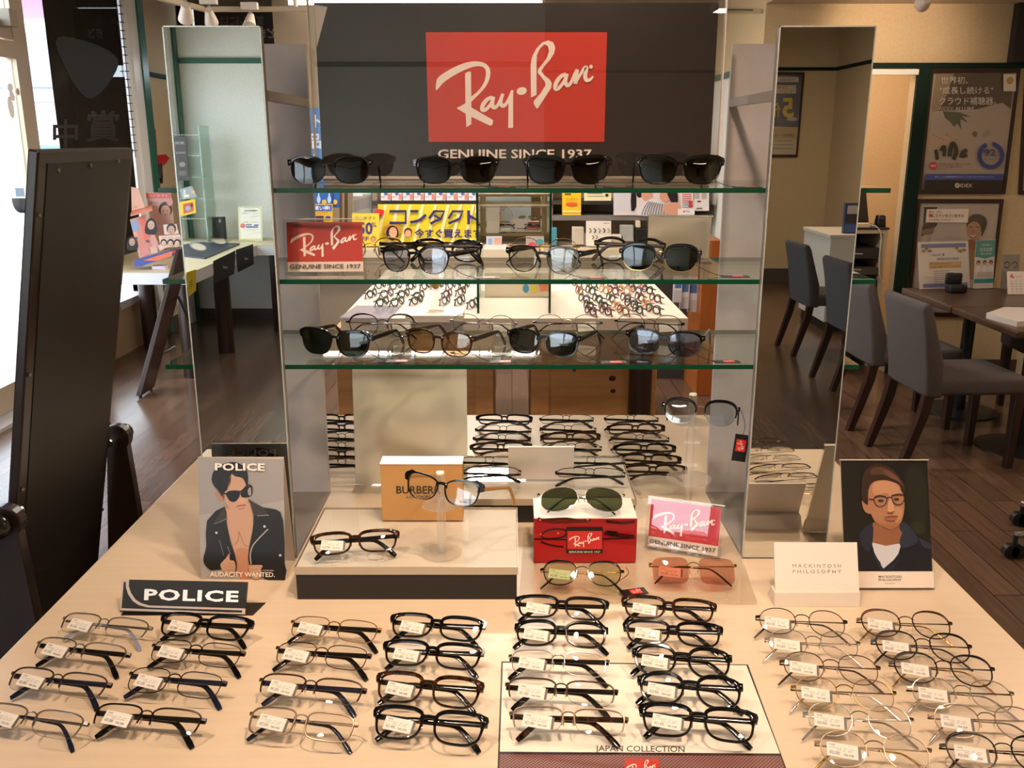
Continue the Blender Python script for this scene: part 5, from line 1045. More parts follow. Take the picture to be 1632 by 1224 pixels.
# sign on the beige wall, red pen shape
fx, nx = px_plane((XL + .004, 0, 0), (1, 0, 0))
th = thing('wall_tool', 'red headed tool hanging on the beige wall by the teal trim', 'tool', tuple(on_x(256, 262, XL + .02)))
MB().prism([on_x(a_, b_, XL + .006) for a_, b_ in ((251, 247), (259, 246), (265, 252), (258, 262), (253, 262))], (.03, 0, 0)).build('head', M('#c4222a', .2), th); MB().tube([on_x(255, 262, XL + .02), on_x(256, 283, XL + .02), on_x(258, 292, XL + .02)], [.018, .02, .008]).build('handle', M('#2c1d18', .4), th)
th = thing('wall_notice', 'narrow red edged paper notice on the beige wall above the red tool', 'notice', tuple(on_x(249, 220, XL + .005)))
MB().slab([on_x(a_, b_, XL + .004) for a_, b_ in ((246, 240), (252, 242), (248, 201), (243, 199))], (1, 0, 0), .002).build('paper', M('#cbb18a', .6), th); a = Art(fx, nx, .0005, .0008); a.ribbon([(243, 200), (246, 240), (251, 242)], 1.0, '#9c2e26', 0); a.ribbon([(247, 205), (249.5, 238)], 1.8, '#a34a3a', 0); a.build('printed_face', th)
# folding easel sign seen edge-on
es = thing('easel_sign', 'dark folding easel sign seen edge-on in front of the window counter', 'sign stand', (-2.35, 5.82, 0))
A_, B_ = on_y(222, 634, 5.78), on_y(284, 397, 5.95)
MB().hexa([A_ + Vector((-.018, -.01, .015)), A_ + Vector((.018, -.01, .015)), A_ + Vector((.018, .22, .015)), A_ + Vector((-.018, .22, .015))], [B_ + Vector((-.014, -.01, 0)), B_ + Vector((.014, -.01, 0)), B_ + Vector((.014, .22, 0)), B_ + Vector((-.014, .22, 0))]).build('sign_board', M('#3a2a26', .25, .3), es, False, .003)
MB().tube([A_ + Vector((0, .02, .02)), (A_.x, A_.y + .02, 0)], .012).tube([A_ + Vector((0, .2, .02)), (A_.x, A_.y + .2, 0)], .012).build('foot', DKW, es)
MB().tube([A_ * .35 + B_ * .65 + Vector((.02, .2, 0)), Vector((-1.98, 6.02, .005))], .010).build('rear_strut', DKW, es)
MB().tube([A_ * .75 + B_ * .25 + Vector((.02, .2, 0)), Vector((-2.25, 6.0, .30))], .006).build('stay', M('#8d8782', .3, .8), es)
# ---- goods on the corner counter (seen in the left mirror)
def vz(px, py, z): return mir(on_z(px, py, z))
def vy(px, py, yv): return mir(on_y(px, py, yv))
nb = thing('frame_tray', 'navy presentation board with two pale mask pictures lying on the corner counter', 'display board', tuple(vz(330, 388, CZ)))
pts = [vz(291, 405, CZ + .02), vz(326, 409, CZ + .02), vz(382, 386, CZ + .02), vz(322, 384, CZ + .02), vz(291, 388, CZ + .02)]
MB().prism([Vector((p.x, p.y, CZ)) for p in pts], (0, 0, .012)).build('board', M('#2a2c3c', .35), nb)
ft = lambda a_, b_: vz(a_, b_, CZ + .012)
a = Art(ft, (0, 0, 1), .0008, .001)
for x, y in ((316, 393), (348, 383)):
    a.ell(x, y, 14, 6, '#9d8f80', .25); a.ell(x + 1, y + .5, 11, 4.5, '#c5b39c', .25); a.ribbon([(x - 14, y - 4), (x - 4, y - 9), (x + 10, y - 8)], 1.5, '#8b8f96', 3)
a.text('COLLECTION', 306, 371, 328, 374, '#b9bcc4', flip=False); a.build('printed_face', nb)
q_ = on_y(342, 377, 8.36); p = mir(Vector((q_.x + .05, q_.y, CZ))); t = thing('black_box', 'tall black box standing at the back of the corner counter', 'box', tuple(p)); MB().box(p.x - .05, p.x + .05, p.y - .045, p.y + .045, CZ, CZ + .20).build('carton', M('#1c1917', .4), t, False, .002); MB().box(p.x + .015, p.x + .035, p.y + .0451, p.y + .0458, CZ + .155, CZ + .185).build('emblem', M('#9b9a96', .4), t)
def pop(a):
    a.rect(0, 0, 1, 1, '#d9c838', .3); a.rect(.05, .04, .93, .95, '#efe0c4', .3); a.rect(.2, .09, .75, .13, '#4d4632'); a.text('UVカット補聴', .15, .16, .85, .21, '#8f7b1e', .01); a.text('お気軽にどうぞ', .2, .27, .8, .31, '#8c8a7c'); a.text('お試し無料', .2, .43, .85, .48, '#a89848', .01)
    a.rect(.15, .52, .35, .56, '#27305c'); a.rect(.45, .51, .7, .55, '#2f5a8c'); a.rect(.18, .57, .7, .62, '#3c4d8c'); a.ell(.82, .56, .11, .075, '#d8442f'); a.text('詳しくはスタッフまで', .35, .67, .75, .71, '#c3a72a', .01); a.rect(0, .94, 1, 1, '#d8bf22', .3)
bl, br = (mir(Vector((on_y(k, 377, 8.22).x, 8.22, CZ))) for k in (418, 381))
card('price_sign', 'yellow bordered leaflet in a clear stand on the corner counter', 'sign', bl, br, .30, R(10), '#e8d9b8', pop, margin=.004)
# glass shelf tower at the corner
gt = thing('glass_shelf_tower', 'slim clear glass shelf tower with leaflets in the corner on the counter', 'display tower', tuple(vz(300, 372, CZ)))
xs = vy(262, 300, 8.25).x, vy(331, 300, 8.25).x; ya = 2 * YM - 8.42; yb_ = 2 * YM - 8.16
pz = lambda py: on_y(312, py, 8.2).z
GP = clear('green_glass', (.80, .90, .86), .06, 0, .25, (.62, .72, .66))
MB().box(max(xs) - .012, max(xs), ya, yb_, CZ, pz(200)).build('glass_side', GP, gt)
MB().box(-3.03, -3.02, ya, yb_, CZ, pz(200)).build('glass_side', GP, gt)
for py in (215, 248, 282, 316, 348): MB().box(-3.02, max(xs) - .012, ya, yb_, pz(py) - .004, pz(py) + .004).build('glass_shelf', GP, gt)
def leaf(px, yv, col, nm, label, cat, draw):
    pts = [vy(a_, b_, yv) for a_, b_ in px]; o = MB().prism(pts, (0, -.004, 0)).build(nm, M(col, .4), None, at=tuple(pts[0])); tag(o, label, cat)
    a = Art(lambda a_, b_: vy(a_, b_, yv), (0, 1, 0), .0008, .001); draw(a); pf = a.build('printed_face'); pf.parent = o; pf.location = -Vector(o['o'])
    return o
leaf([(278, 218), (296, 217), (302, 287), (284, 289)], 8.12, '#3a3432', 'dark_leaflet', 'dark brown leaflet standing in the corner glass tower', 'leaflet', lambda a: (a.text('PORT SPEC', 279, 226, 294, 230, '#cbbfb2'), a.text('LEATHER PRO', 281, 242, 296, 245, '#b3a89c'), a.ell(291, 262, 5, 4, '#7d756c'), a.rect(285, 272, 298, 280, '#5c544d')))
leaf([(286, 302), (306, 296), (315, 314), (292, 318)], 8.10, '#8f9291', 'grey_booklet', 'grey booklet leaning on a shelf of the corner glass tower', 'booklet', lambda a: (a.rect(293, 302, 296, 315, '#c3c2bd'), a.rect(305, 303, 311, 308, '#c8a06a'), a.rect(296, 310, 302, 314, '#d8d8d4')))
leaf([(286, 322), (311, 317), (313, 339), (288, 345)], 8.10, '#d6ac28', 'yellow_card', 'yellow framed photo card below the grey booklet in the corner glass tower', 'card', lambda a: (a.poly([(292, 325), (308, 322), (309, 336), (293, 341)], '#b5513a'), a.ell(300, 332, 4, 4, '#8b9aa0'), a.ell(306, 327, 1.6, 3, '#3a2a2a')))
# cloth banners hanging from the counter edge
def cloth(px, xx, col, nm, label, txt, tcol):
    pts = [mir(on_x(a_, b_, xx)) for a_, b_ in px]; o = MB().prism(pts, (.004, 0, 0)).build(nm, M(col, .8), None, at=tuple(pts[0])); tag(o, label, 'cloth', None)
    a = Art(lambda a_, b_: mir(on_x(a_, b_, xx)), (1, 0, 0), .0008, .005); a.text(txt[0], *txt[1:], tcol, .01); pf = a.build('lettering'); pf.parent = o; pf.location = -Vector(o['o'])
cloth([(340, 416), (375, 399), (373, 436), (342, 452)], -2.178, '#1c1a1a', 'counter_cloth', 'black cloth with small white script hanging from the counter edge, nearer one', ('bloom', 355, 423, 362, 428), '#d5d2cc')
cloth([(376, 398), (403, 389), (404, 421), (379, 434)], -2.178, '#1c1a1a', 'counter_cloth', 'black cloth with small white script hanging from the counter edge, farther one', ('bloom', 389, 409, 395, 414), '#d5d2cc')
cloth([(297, 434), (312, 429), (312, 463), (301, 472)], -2.178, '#d8bb1c', 'yellow_cloth', 'yellow printed cloth hanging from the corner counter edge', ('メガネ', 301, 445, 306, 458), '#3c3520')
# ================================================================ REAR OF THE SHOP
ft_ = thing('far_table', 'large white display table in the middle distance with rows of spectacles', 'table', (0.02, 4.6, 0))
FX0, FX1, FY0, FY1 = -.735, .755, 3.87, 5.40
MB().box(FX0, FX1, FY0, FY1, TZ - .06, TZ).build('table_top', M('#e6ddd0', .35), ft_, False, .003)
for x in (-.55, .575):
    for y in (3.98, 5.3): MB().lathe([(0, 0), (.052, 0), (.052, TZ - .06), (0, TZ - .06)], (x, y, 0), 24).build('leg', DWOOD, ft_, True)
for k, (x0, x1, nm) in enumerate(((-.80, -.085, 'left'), (.085, .66, 'right'))):
    cr = thing('pine_crate', 'knotty pine crate with dark knots under the far white table, ' + nm + ' one', 'crate', ((x0 + x1) / 2, 4.3, 0))
    MB().box(x0 + .03, x1 - .03, 4.075, 4.60, .04, .80).build('panel', PINE, cr)
    fr = MB()
    for xa in (x0, x1 - .085): MB().box(xa, xa + .085, 4.055, 4.60, 0, .82).build('corner_post', PINE, cr, False, .003)
    MB().box(x0 + .086, x1 - .086, 4.058, 4.60, .775, .82).build('top_rail', PINE, cr); MB().box(x0 + .086, x1 - .086, 4.058, 4.60, .0, .06).build('bottom_rail', PINE, cr)
    for x, z, r in ((x0 + .2, .62, .016), (x0 + .38, .52, .022), (x1 - .2, .58, .028), (x1 - .16, .66, .02)): MB().ball((x, 4.0755, z), r * .7, .0012, r * .55, 0, 10, 4).build('knot', M('#4a2813', .6), cr, True)
# glass fixture standing on the far table
gf = thing('glass_fixture', 'clear glass fin fixture with brass framed mirror on the far white table', 'display tower', (.0, 4.25, TZ))
for px in (762, 876):
    x = on_y(px, 480, 3.98).x; o = MB().box(x - .005, x + .005, 3.98, 4.62, TZ, 1.42); o.mi = [0, 0, 1, 1, 0, 0]; o.build('glass_fin', [GLASS, GEDGE], gf)
x0, x1 = on_y(762, 480, 3.98).x + .006, on_y(876, 480, 3.98).x - .006
zm0, zm1 = on_y(820, 372, 4.6).z, on_y(820, 313, 4.6).z
MB().box(x0, x1, 4.60, 4.61, zm0, zm1).build('mirror_glass', MIRROR, gf)
MB().box(x0, x1, 4.585, 4.6, zm0 - .012, zm0).box(x0, x1, 4.585, 4.6, zm1, zm1 + .012).box(x0, x0 + .012, 4.585, 4.6, zm0, zm1).box(x1 - .012, x1, 4.585, 4.6, zm0, zm1).build('brass_frame', M('#8c7a50', .35, .6), gf)
MB().box(x0, x1, 4.1, 4.6, 1.35, 1.356).build('glass_shelf', [GLASS], gf)
wp = thing('white_plinth', 'white plinth with coloured paper shapes between the glass fins on the far table', 'plinth', (.02, 4.5, TZ))
MB().box(x0 + .01, x1 + .02, 4.40, 4.575, TZ, 1.02).build('block', M('#e8dcc6', .5), wp, False, .003)
for px, py, c_ in ((838, 461, '#3f94b8'), (851, 462, '#dfc72a')):
    f, nn = px_plane((0, 4.395, 0), (0, -1, 0)); a = Art(f, nn, .001, .001); a.ell(px, py - 1, 5, 6.5, c_); a.poly([(px - 4.3, py - 3), (px, py - 12), (px + 4.3, py - 3)], c_); a.build('paper_drop', wp)
f, nn = px_plane((0, 4.395, 0), (0, -1, 0)); a = Art(f, nn, .001, .001); a.poly([(858, 452), (872, 451), (870, 463), (862, 466)], '#e08a68'); a.build('paper_shape', wp)
tg = thing('flask', 'conical glass flask with cork stopper on a white block on the far table', 'flask', tuple(on_z(695, 494, TZ + .03)))
p = on_z(694, 493, TZ + .04); MB().box(p.x - .12, p.x + .12, p.y - .09, p.y + .1, TZ, TZ + .03).build('white_block', M('#efe6d6', .5), tg, False, .002)
MB().lathe([(0, 0), (.040, 0), (.042, .004), (.019, .085), (.019, .115), (.016, .115), (.016, .086), (.038, .006), (0, .003)], (p.x, p.y, TZ + .0302), 24).build('flask_glass', ACRYL, tg, True)
MB().lathe([(0, 0), (.017, 0), (.021, .012), (.021, .035), (0, .035)], (p.x, p.y, TZ + .135), 18).build('cork_stopper', M('#c89a4c', .7), tg, True)
p = on_z(573, 506, TZ); tag(MB().hexa([on_z(a_, b_, TZ + .0005) for a_, b_ in ((541, 507), (622, 509), (640, 489), (568, 488))], [on_z(a_, b_, TZ + .0005) + Vector((0, 0, .004)) for a_, b_ in ((541, 507), (622, 509), (640, 489), (568, 488))]).build('clear_tray', clear('lilac_tray', (.80, .80, .88), .05, 0, .35, (.7, .7, .8)), None, at=tuple(p)), 'clear lilac tray at the front left corner of the far white table', 'tray')
tm_ = {}
def tiny(label, px, py, yaw, mat, group):
    def mk(m):
        mb = MB()
        for s in (-1, 1):
            P = [(s * (.033) + .027 * math.cos(t), .019 * sg(math.sin(t), .8)) for t in [k * math.pi / 7 for k in range(14)]]
            mb.tube([(x, 1.25 * x * x, z) for x, z in P] + [(P[0][0], 1.25 * P[0][0] ** 2, P[0][1])], .0036, 5, 0, False)
            mb.tube([(s * .064, .004, .011), (s * .068, .016, .010), (-s * .028, .017 + .005 * s, .009), (-s * .062, .019 + .005 * s, -.020)], .0036, 5)
        mb.tube([(-.007, 0, .006), (.007, 0, .006)], .0025, 5); return mb.mesh('eyeglasses', m, True)
    if mat.name not in tm_: tm_[mat.name] = mk(mat)
    p = on_z(px, py, TZ + .02); o = bpy.data.objects.new('small_eyeglasses', tm_[mat.name]); C.objects.link(o); o.location = (p.x, p.y, TZ + .0255); o.rotation_euler = (R(-14), 0, R(yaw)); o.scale = (.92, .92, .92); o.location.z = TZ + .0238; tag(o, label, 'eyeglasses', group); return o
tc_ = [M('#2a2424', .3), M('#5e2f3a', .3), M('#8a5a4a', .3), M('#3a4038', .3), M('#c49a72', .3), M('#57485a', .3)]; tn_ = ['black', 'wine', 'rose brown', 'olive', 'amber', 'plum']
LGR = [('first', [(608, 454), (632, 455), (658, 455), (680, 455), (699, 454), (721, 454), (742, 454)]), ('second', [(594, 468), (618, 468), (645, 468), (669, 471), (715, 468), (737, 464)]), ('third', [(611, 481), (635, 481), (666, 478), (712, 478), (736, 478), (756, 483)])]
RGR = [('first', [(919, 452), (942, 452), (962, 452), (983, 452), (1003, 452), (1023, 452)]), ('second', [(922, 463), (940, 463), (962, 462), (976, 463), (994, 462), (1013, 462), (1031, 462)]), ('third', [(930, 476), (951, 476), (972, 475), (996, 475), (1018, 474), (1043, 475)]), ('fourth', [(937, 487), (960, 487), (981, 487), (1005, 484), (1029, 484)]), ('fifth', [(940, 495), (964, 495), (992, 495), (1015, 493), (1040, 493)])]
n5 = ('first', 'second', 'third', 'fourth', 'fifth', 'sixth', 'seventh')
for gname, rows, yaw in (('left', LGR, 72), ('right', RGR, -72)):
    for rn, row in rows:
        for k, (px, py) in enumerate(row):
            c_ = random.randrange(6) if gname == 'right' else random.choice((0, 1, 5, 3)); tiny('small ' + tn_[c_] + ' glasses, ' + n5[k] + ' in ' + rn + ' row of ' + gname + ' group, far table', px, py, yaw + random.uniform(-6, 6), tc_[c_], 'spectacles on the far white table')
# wooden rack with hanging packs at the right
p = on_y(1130, 500, 5.9); wr = thing('wooden_rack', 'orange brown wooden side rack beyond the far table at right', 'rack', (p.x, 6.1, 0))
xa, xb = on_y(1110, 500, 5.9).x, on_y(1143, 500, 5.9).x; MB().box(xb - .12, xb, 5.85, 6.35, 0, 1.02).build('side_panel', ORANGEW, wr, False, .003); MB().box(xa - .22, xb - .121, 6.30, 6.33, 0, 1.02).build('back_panel', M('#3a332e', .6), wr); MB().tube([(xa - .16, 6.29, .98), (xa - .16, 5.9, .98)], .006).tube([(xa + .02, 6.29, .98), (xa + .02, 5.9, .98)], .006).build('hook', STEEL, wr)
for k, (px, y0, y1) in enumerate(((1080, 440, 482), (1091, 443, 492), (1104, 442, 497))):
    q0, q1 = on_y(px - 6, y0, 5.92 + .03 * k), on_y(px + 6, y1, 5.92 + .03 * k); o = thing('hanging_pack', 'clear hanging pack with white and blue card on the wooden rack, ' + ('left', 'middle', 'right')[k] + ' one', 'package', tuple((q0 + q1) / 2), 'hanging packs on the wooden rack')
    MB().box(q0.x, q1.x, q0.y, q0.y + .012, q1.z, q0.z).build('card_back', M('#d9d6dc', .5), o); MB().box(q0.x + .01, q1.x - .006, q0.y - .002, q0.y, q0.z * .55 + q1.z * .45, q0.z * .8 + q1.z * .2).build('blue_print', M('#4b6fa8', .5), o)
    MB().box(q0.x, q1.x, q0.y - .015, q0.y - .003, q1.z - .06, q1.z + .08).build('pouch', SLEEVE, o)
# ---- shelving on the rear wall (front plane y = 7.55)
RB = 7.60
su = thing('rear_shelf_unit', 'grey brown shelf unit along the rear wall behind the mirror tower', 'shelf unit', (0, 7.8, 0))
def rx(px, y=RB): return on_y(px, 350, y).x
def rz(py, y=RB): return on_y(816, py, y).z
for px in (598, 877, 1088): MB().box(rx(px) - .02, rx(px) + .02, RB + .02, 7.98, 0, rz(230)).build('upright', M('#8a7d6a', .5), su)
MB().box(rx(598) - .02, rx(1132), RB - .02, 7.98, rz(351), rz(343)).build('shelf', M('#77706a', .5), su); MB().box(rx(598) - .02, rx(1132), RB, 7.98, rz(326), rz(320)).build('shelf', M('#3d3532', .5), su)
MB().box(rx(470), rx(1145), RB - .25, 7.98, rz(412), rz(392)).build('counter_top', M('#d9c9ac', .4), su); MB().box(rx(480), rx(1140), RB - .15, 7.98, 0, rz(412)).build('cupboard', M('#8e7f6b', .6), su); MB().box(rx(480), rx(1140), RB - .155, RB - .15, 0, .12).build('plinth_strip', M('#33251f', .5), su)
def wallcard(px, yy, col, nm, label, cat, draw=None, t=.01, group=None):
    pts = [on_y(a_, b_, yy) for a_, b_ in px]; o = MB().prism(pts, (0, t, 0)).build(nm, M(col, .4), None, at=tuple(pts[0])); tag(o, label, cat, group)
    if draw:
        f, nn = px_plane((0, yy, 0), (0, -1, 0)); a = Art(f, nn, .0012, .0015); draw(a); pf = a.build('printed_face'); pf.parent = o; pf.location = -Vector(o['o'])
    return o
def r4(x0, y0, x1, y1): return [(x0, y0), (x1, y0), (x1, y1), (x0, y1)]
def contact(a):
    for k in range(9): a.poly([(612 + 20 * k, 326), (617 + 20 * k, 326), (603 + 20 * k, 386), (598 + 20 * k, 386)] if 612 + 20 * k < 762 else [(758, 326), (762, 326), (760, 340), (757, 340)], '#e9dfa0')
    NV = '#2e2468'; a.ribbon([(621, 336.5), (647, 336.5), (647, 355), (621, 355)], 4.2, NV, 0); a.ribbon([(654, 336.5), (667, 336.5)], 4, NV, 0); a.ribbon([(654, 354), (668, 351), (679, 342)], 4.2, NV, 2)
    a.ribbon([(684, 348), (692, 336.5), (708, 336.5), (703, 348), (686, 356)], 3.8, NV, 0); a.ribbon([(692, 343), (702, 348)], 3.4, NV, 0); a.ribbon([(715, 348), (722, 336.5), (738, 336.5), (733, 348), (715, 356)], 3.8, NV, 0)
    a.ribbon([(747, 335), (747, 357)], 4.2, NV, 0); a.ribbon([(747, 343), (760, 350)], 4, NV, 0)
    a.text('今すぐ買えます', 661, 364, 768, 379, NV, .03)
    a.ell(626, 366, 16, 9, '#b98a3c'); a.ell(626, 371, 10, 12, '#20161a'); a.ell(627, 370, 6.5, 8.5, '#d9a080'); a.ell(651, 369.5, 6.5, 7, '#4a3026'); a.ell(651, 371.5, 5, 5.5, '#d9a080')
wallcard(r4(602, 325.5, 770, 385.5), RB - .03, '#dcc62c', 'contact_banner', 'yellow banner with large navy lettering and woman in straw hat on rear shelf', 'banner', contact)
wallcard([(596, 338), (602, 333), (612, 335), (611, 342), (603, 345)], RB - .05, '#d8283c', 'red_bubble', 'small red speech bubble sticker at the corner of the yellow banner', 'sticker')
def off50(a):
    a.text('コンタクト', 566, 345, 599, 350, '#6b5a2c', .01); a.text('50', 571, 354, 594, 374, '#4a3c78', .03); a.text('%', 592, 354, 600, 362, '#4a3c78'); a.text('OFF', 566, 377, 588, 384, '#5a4c70', .02); face(a, 595, 382, 4, '#a8783c', '#d9a080')
wallcard(r4(561, 340, 604, 392), RB - .12, '#f0d048', 'discount_poster', 'yellow 50 percent off poster left of the large yellow banner', 'poster', off50)
for k in range(9): wallcard(r4(607 + 17.5 * k, 305, 623 + 17.5 * k, 319.5), RB - .02, '#dcd4da', 'lens_carton', n5[k] + ' white lens carton from the left above the yellow banner' if k < 7 else ('eighth' if k == 7 else 'ninth') + ' white lens carton from the left above the yellow banner', 'box', lambda a, k=k: (a.ell(615 + 17.5 * k, 309, 3, 2.5, '#4d6aa8'), a.rect(618 + 17.5 * k, 309, 622.5 + 17.5 * k, 318, '#e07a68'), a.rect(608 + 17.5 * k, 313, 614 + 17.5 * k, 314, '#9a90a4')), .1, 'lens cartons above the yellow banner')
wallcard(r4(760, 306, 880, 320), RB + .2, '#c9b8a8', 'carton_row', 'row of pale mixed cartons on the rear shelf behind the brass mirror', 'box', lambda a: [a.rect(764 + 13 * k, 308 + k % 3, 774 + 13 * k, 319, ('#8fa08a', '#b98a78', '#d8d2c8', '#7d8f9c')[k % 4]) for k in range(9)], .1)
def bluep(a): a.rect(483, 176, 515, 345, '#4d83c8'); a.text('クト', 478, 182, 512, 204, '#dfe6ee', .03); a.text('品', 491, 213, 512, 237, '#dfe6ee', .03); a.text('!', 500, 244, 504, 256, '#dfe6ee', .04)
wallcard(r4(470, 172, 516, 300), 7.9, '#4d83c8', 'blue_poster', 'tall blue poster with white lettering left of the dark poster', 'poster', bluep)
def bottles(a):
    for x in (508, 525): a.ell(x, 318, 3, 6, '#b9d4ea'); a.rect(x - 1.2, 308, x + 1.2, 314, '#b9d4ea'); a.ell(x + 9, 322, 4, 4, '#e0b45a')
    a.rect(530, 305, 532, 325, '#2a3c80')
wallcard(r4(498, 304, 541, 331), RB - .1, '#2f62b4', 'bottle_poster', 'blue poster of two lens solution bottles under the top shelf at left', 'poster', bottles)
wallcard(r4(499.5, 325, 530, 360), RB - .16, '#e9b43c', 'bargain_sign', 'blue and yellow bargain price sign below the blue bottle poster', 'sign', lambda a: (a.rect(500.5, 326.5, 529, 336.5, '#3866b4'), a.text('買い得!', 501, 328, 526, 335, '#f2f2f2', .02), a.text('クリアケア', 506, 338, 522, 341.5, '#5a4420'), a.rect(503, 344, 516, 360, '#4a2c38'), a.ell(523, 347, 4.5, 3, '#4a4c84')))
MBx = MB(); wallcard(r4(562, 300, 592.5, 339), RB + .1, '#cfd8da', 'frosted_pane', 'frosted pane with grey street photo behind the 50 percent poster', 'picture', lambda a: (a.rect(562, 310, 592, 338, '#a8a49c'), a.poly([(563, 320), (592, 312), (592, 330), (564, 337)], '#8f8b86'), a.rect(563, 305, 578, 313, '#e8f0f4')))
wallcard(r4(541, 300, 545, 400), RB - .02, '#6a5138', 'wood_strip', 'narrow brown wooden strip on the rear wall, right of the bottle poster', 'strip'); wallcard(r4(549, 305, 554, 400), RB, '#5d452f', 'wood_strip', 'narrow darker wooden strip on the rear wall, left of frosted pane', 'strip')
wallcard(r4(896, 303, 926, 343), RB - .02, '#f0c028', 'yellow_leaflet', 'yellow and orange leaflet on the rear shelf right of the brass mirror', 'leaflet', lambda a: (a.rect(900, 308, 910, 311, '#7a5a14'), a.rect(902, 322, 920, 328, '#e08a2c'), a.text('コンタクト', 901, 315, 921, 320, '#a06a10'), a.ell(911, 326, 9, 3, '#d8622c'), a.rect(896, 336, 926, 338, '#f7ecb0')))
wallcard(r4(931, 303, 974, 320), RB - .02, '#efe2b4', 'cream_notice', 'cream paper notice on the rear shelf beside the yellow leaflet', 'notice', lambda a: (a.rect(936, 307, 960, 309, '#8c8474'), a.rect(936, 312, 962, 313, '#a39a88'), a.ell(967, 311, 2.6, 2.6, '#3a342e')))
def women(a):
    a.rect(978, 303, 1008, 336, '#d4cfd6'); a.rect(1013, 303, 1086, 343, '#e6d4d2'); a.poly([(1006, 305), (1013, 303), (1014, 330), (1006, 336)], '#1e1719', .4, 2); a.ell(1019, 309, 5, 6, '#1e1719'); a.ell(1031, 310, 9, 11, '#d8a084'); a.ell(1060, 312, 9, 10, '#d8a084'); a.poly([(1062, 303), (1078, 303), (1080, 322), (1074, 328), (1068, 320)], '#1e1719', .4, 2)
    a.poly([(1015, 343), (1024, 326), (1038, 316), (1052, 322), (1068, 330), (1070, 343)], '#e2dde0', .4, 2)
    for k in range(10): a.ribbon([(1022 + 4.4 * k, 343), (1027 + 3.9 * k, 330), (1034 + 3.0 * k, 321 + .5 * k)], 1.2, '#5c5560', 3)
    a.poly([(1056, 327), (1080, 322), (1084, 340), (1062, 343)], '#d8a084', .4, 2)
wallcard(r4(978, 303, 1086, 343), RB - .03, '#e0d4d4', 'photo_poster', 'wide photo poster of two dark haired women, one in a striped top', 'poster', women)
wallcard(r4(1085, 303, 1106, 334), RB - .05, '#ecdcd8', 'pamphlet', 'white pamphlet with red lines right of the photo poster', 'pamphlet', lambda a: ([a.rect(1087, 309 + 3.4 * k, 1102, 310.5 + 3.4 * k, '#d85a5c' if k < 4 else '#8a9ab0') for k in range(7)], a.text('S', 1097, 320, 1104, 331, '#c8242c', .06)))
wallcard(r4(1105, 303, 1130, 336), RB - .05, '#e6dcd8', 'pamphlet', 'white pamphlet with grey photographs at right end of the rear shelf', 'pamphlet', lambda a: (a.rect(1107, 307, 1115, 317, '#b8aca8'), a.rect(1118, 307, 1126, 317, '#b8aca8'), a.rect(1111, 320, 1117, 322, '#2c2624'), a.rect(1110, 331, 1119, 333, '#6a625e')))
wallcard(r4(1081, 333, 1107, 342.5), RB - .07, '#efe8e2', 'leaflet_holder', 'small white leaflet holder at the front of the rear shelf', 'holder', lambda a: (a.ell(1090, 337, 1.4, 1.4, '#d8483c'), a.text('Pla', 1093, 335.5, 1099, 338.5, '#8a8280')), .05)
def aids(a):
    a.text('signia', 962, 354.5, 971, 357, '#6a625c')
    for k in range(5): a.ribbon([(939 + 7.3 * k, 364), (942 + 7.3 * k, 367), (939.5 + 7.3 * k, 371)], 2.0, ('#8a8078', '#6a6058', '#9a9088', '#5a5048', '#a89e94')[k], 2)
    for k in range(2): a.ribbon([(944 + 6 * k, 375), (946 + 6 * k, 378), (944 + 6 * k, 381)], 2, '#8a8078', 2)
wallcard(r4(934, 352, 974, 392), RB - .15, '#ece2d4', 'hearing_aid_card', 'white card picturing small hearing aids in rows under the rear shelf', 'card', aids)
for px, c_, ds in ((r4(912, 362, 931, 390), '#c4b8a6', 'beige hard case standing left of the hearing aid card'), (r4(919, 372, 941, 391), '#a9a6ae', 'grey hard case standing in front of the beige case'), (r4(973, 374, 994, 391), '#e4dacb', 'small cream carton right of the hearing aid card'), (r4(989, 359, 1010, 385), '#a6a6a4', 'small grey carton under the rear shelf'), (r4(1013, 364, 1044, 388), '#191817', 'black camera bag under the rear shelf'), (r4(1014, 352, 1021, 363), '#d8c8a8', 'small cream bottle box under the rear shelf at right'), (r4(878, 363, 888, 392), '#4a8aa0', 'small blue folder behind the right glass fin')):
    pts = [on_y(a_, b_, RB - .1 + .01 * len(ds) % .05) for a_, b_ in px]; o = MB().prism(pts, (0, .08, 0)).build('small_case' if 'case' in ds else 'carton' if 'carton' in ds or 'box' in ds else 'bag' if 'bag' in ds else 'folder', M(c_, .4), None, False, .008, at=tuple(pts[0])); tag(o, ds, 'case' if 'case' in ds else 'box' if 'carton' in ds or 'box' in ds else 'bag' if 'bag' in ds else 'folder')
wallcard(r4(775, 376, 800, 398), RB - .2, '#c6cad4', 'photo_card', 'pale blue photo card on the rear counter left of centre', 'card', lambda a: (a.rect(778, 380, 784, 390, '#8fa4c4'), a.rect(788, 379, 799, 390, '#d8a48c')), .02); wallcard(r4(772, 391, 808, 402), RB - .22, '#dcd8d8', 'card_tray', 'low white tray in front of the photo card on the rear counter', 'tray', None, .1)
wallcard(r4(838, 376, 872, 400), RB - .2, '#b8a8a0', 'candy_display', 'small colourful display card on the rear counter behind the glass fixture', 'card', lambda a: (a.ell(848, 392, 7, 6, '#d84a5c'), a.ell(860, 386, 6, 5, '#4a9aa0'), a.ell(866, 395, 5, 4, '#e0b03c')), .03)
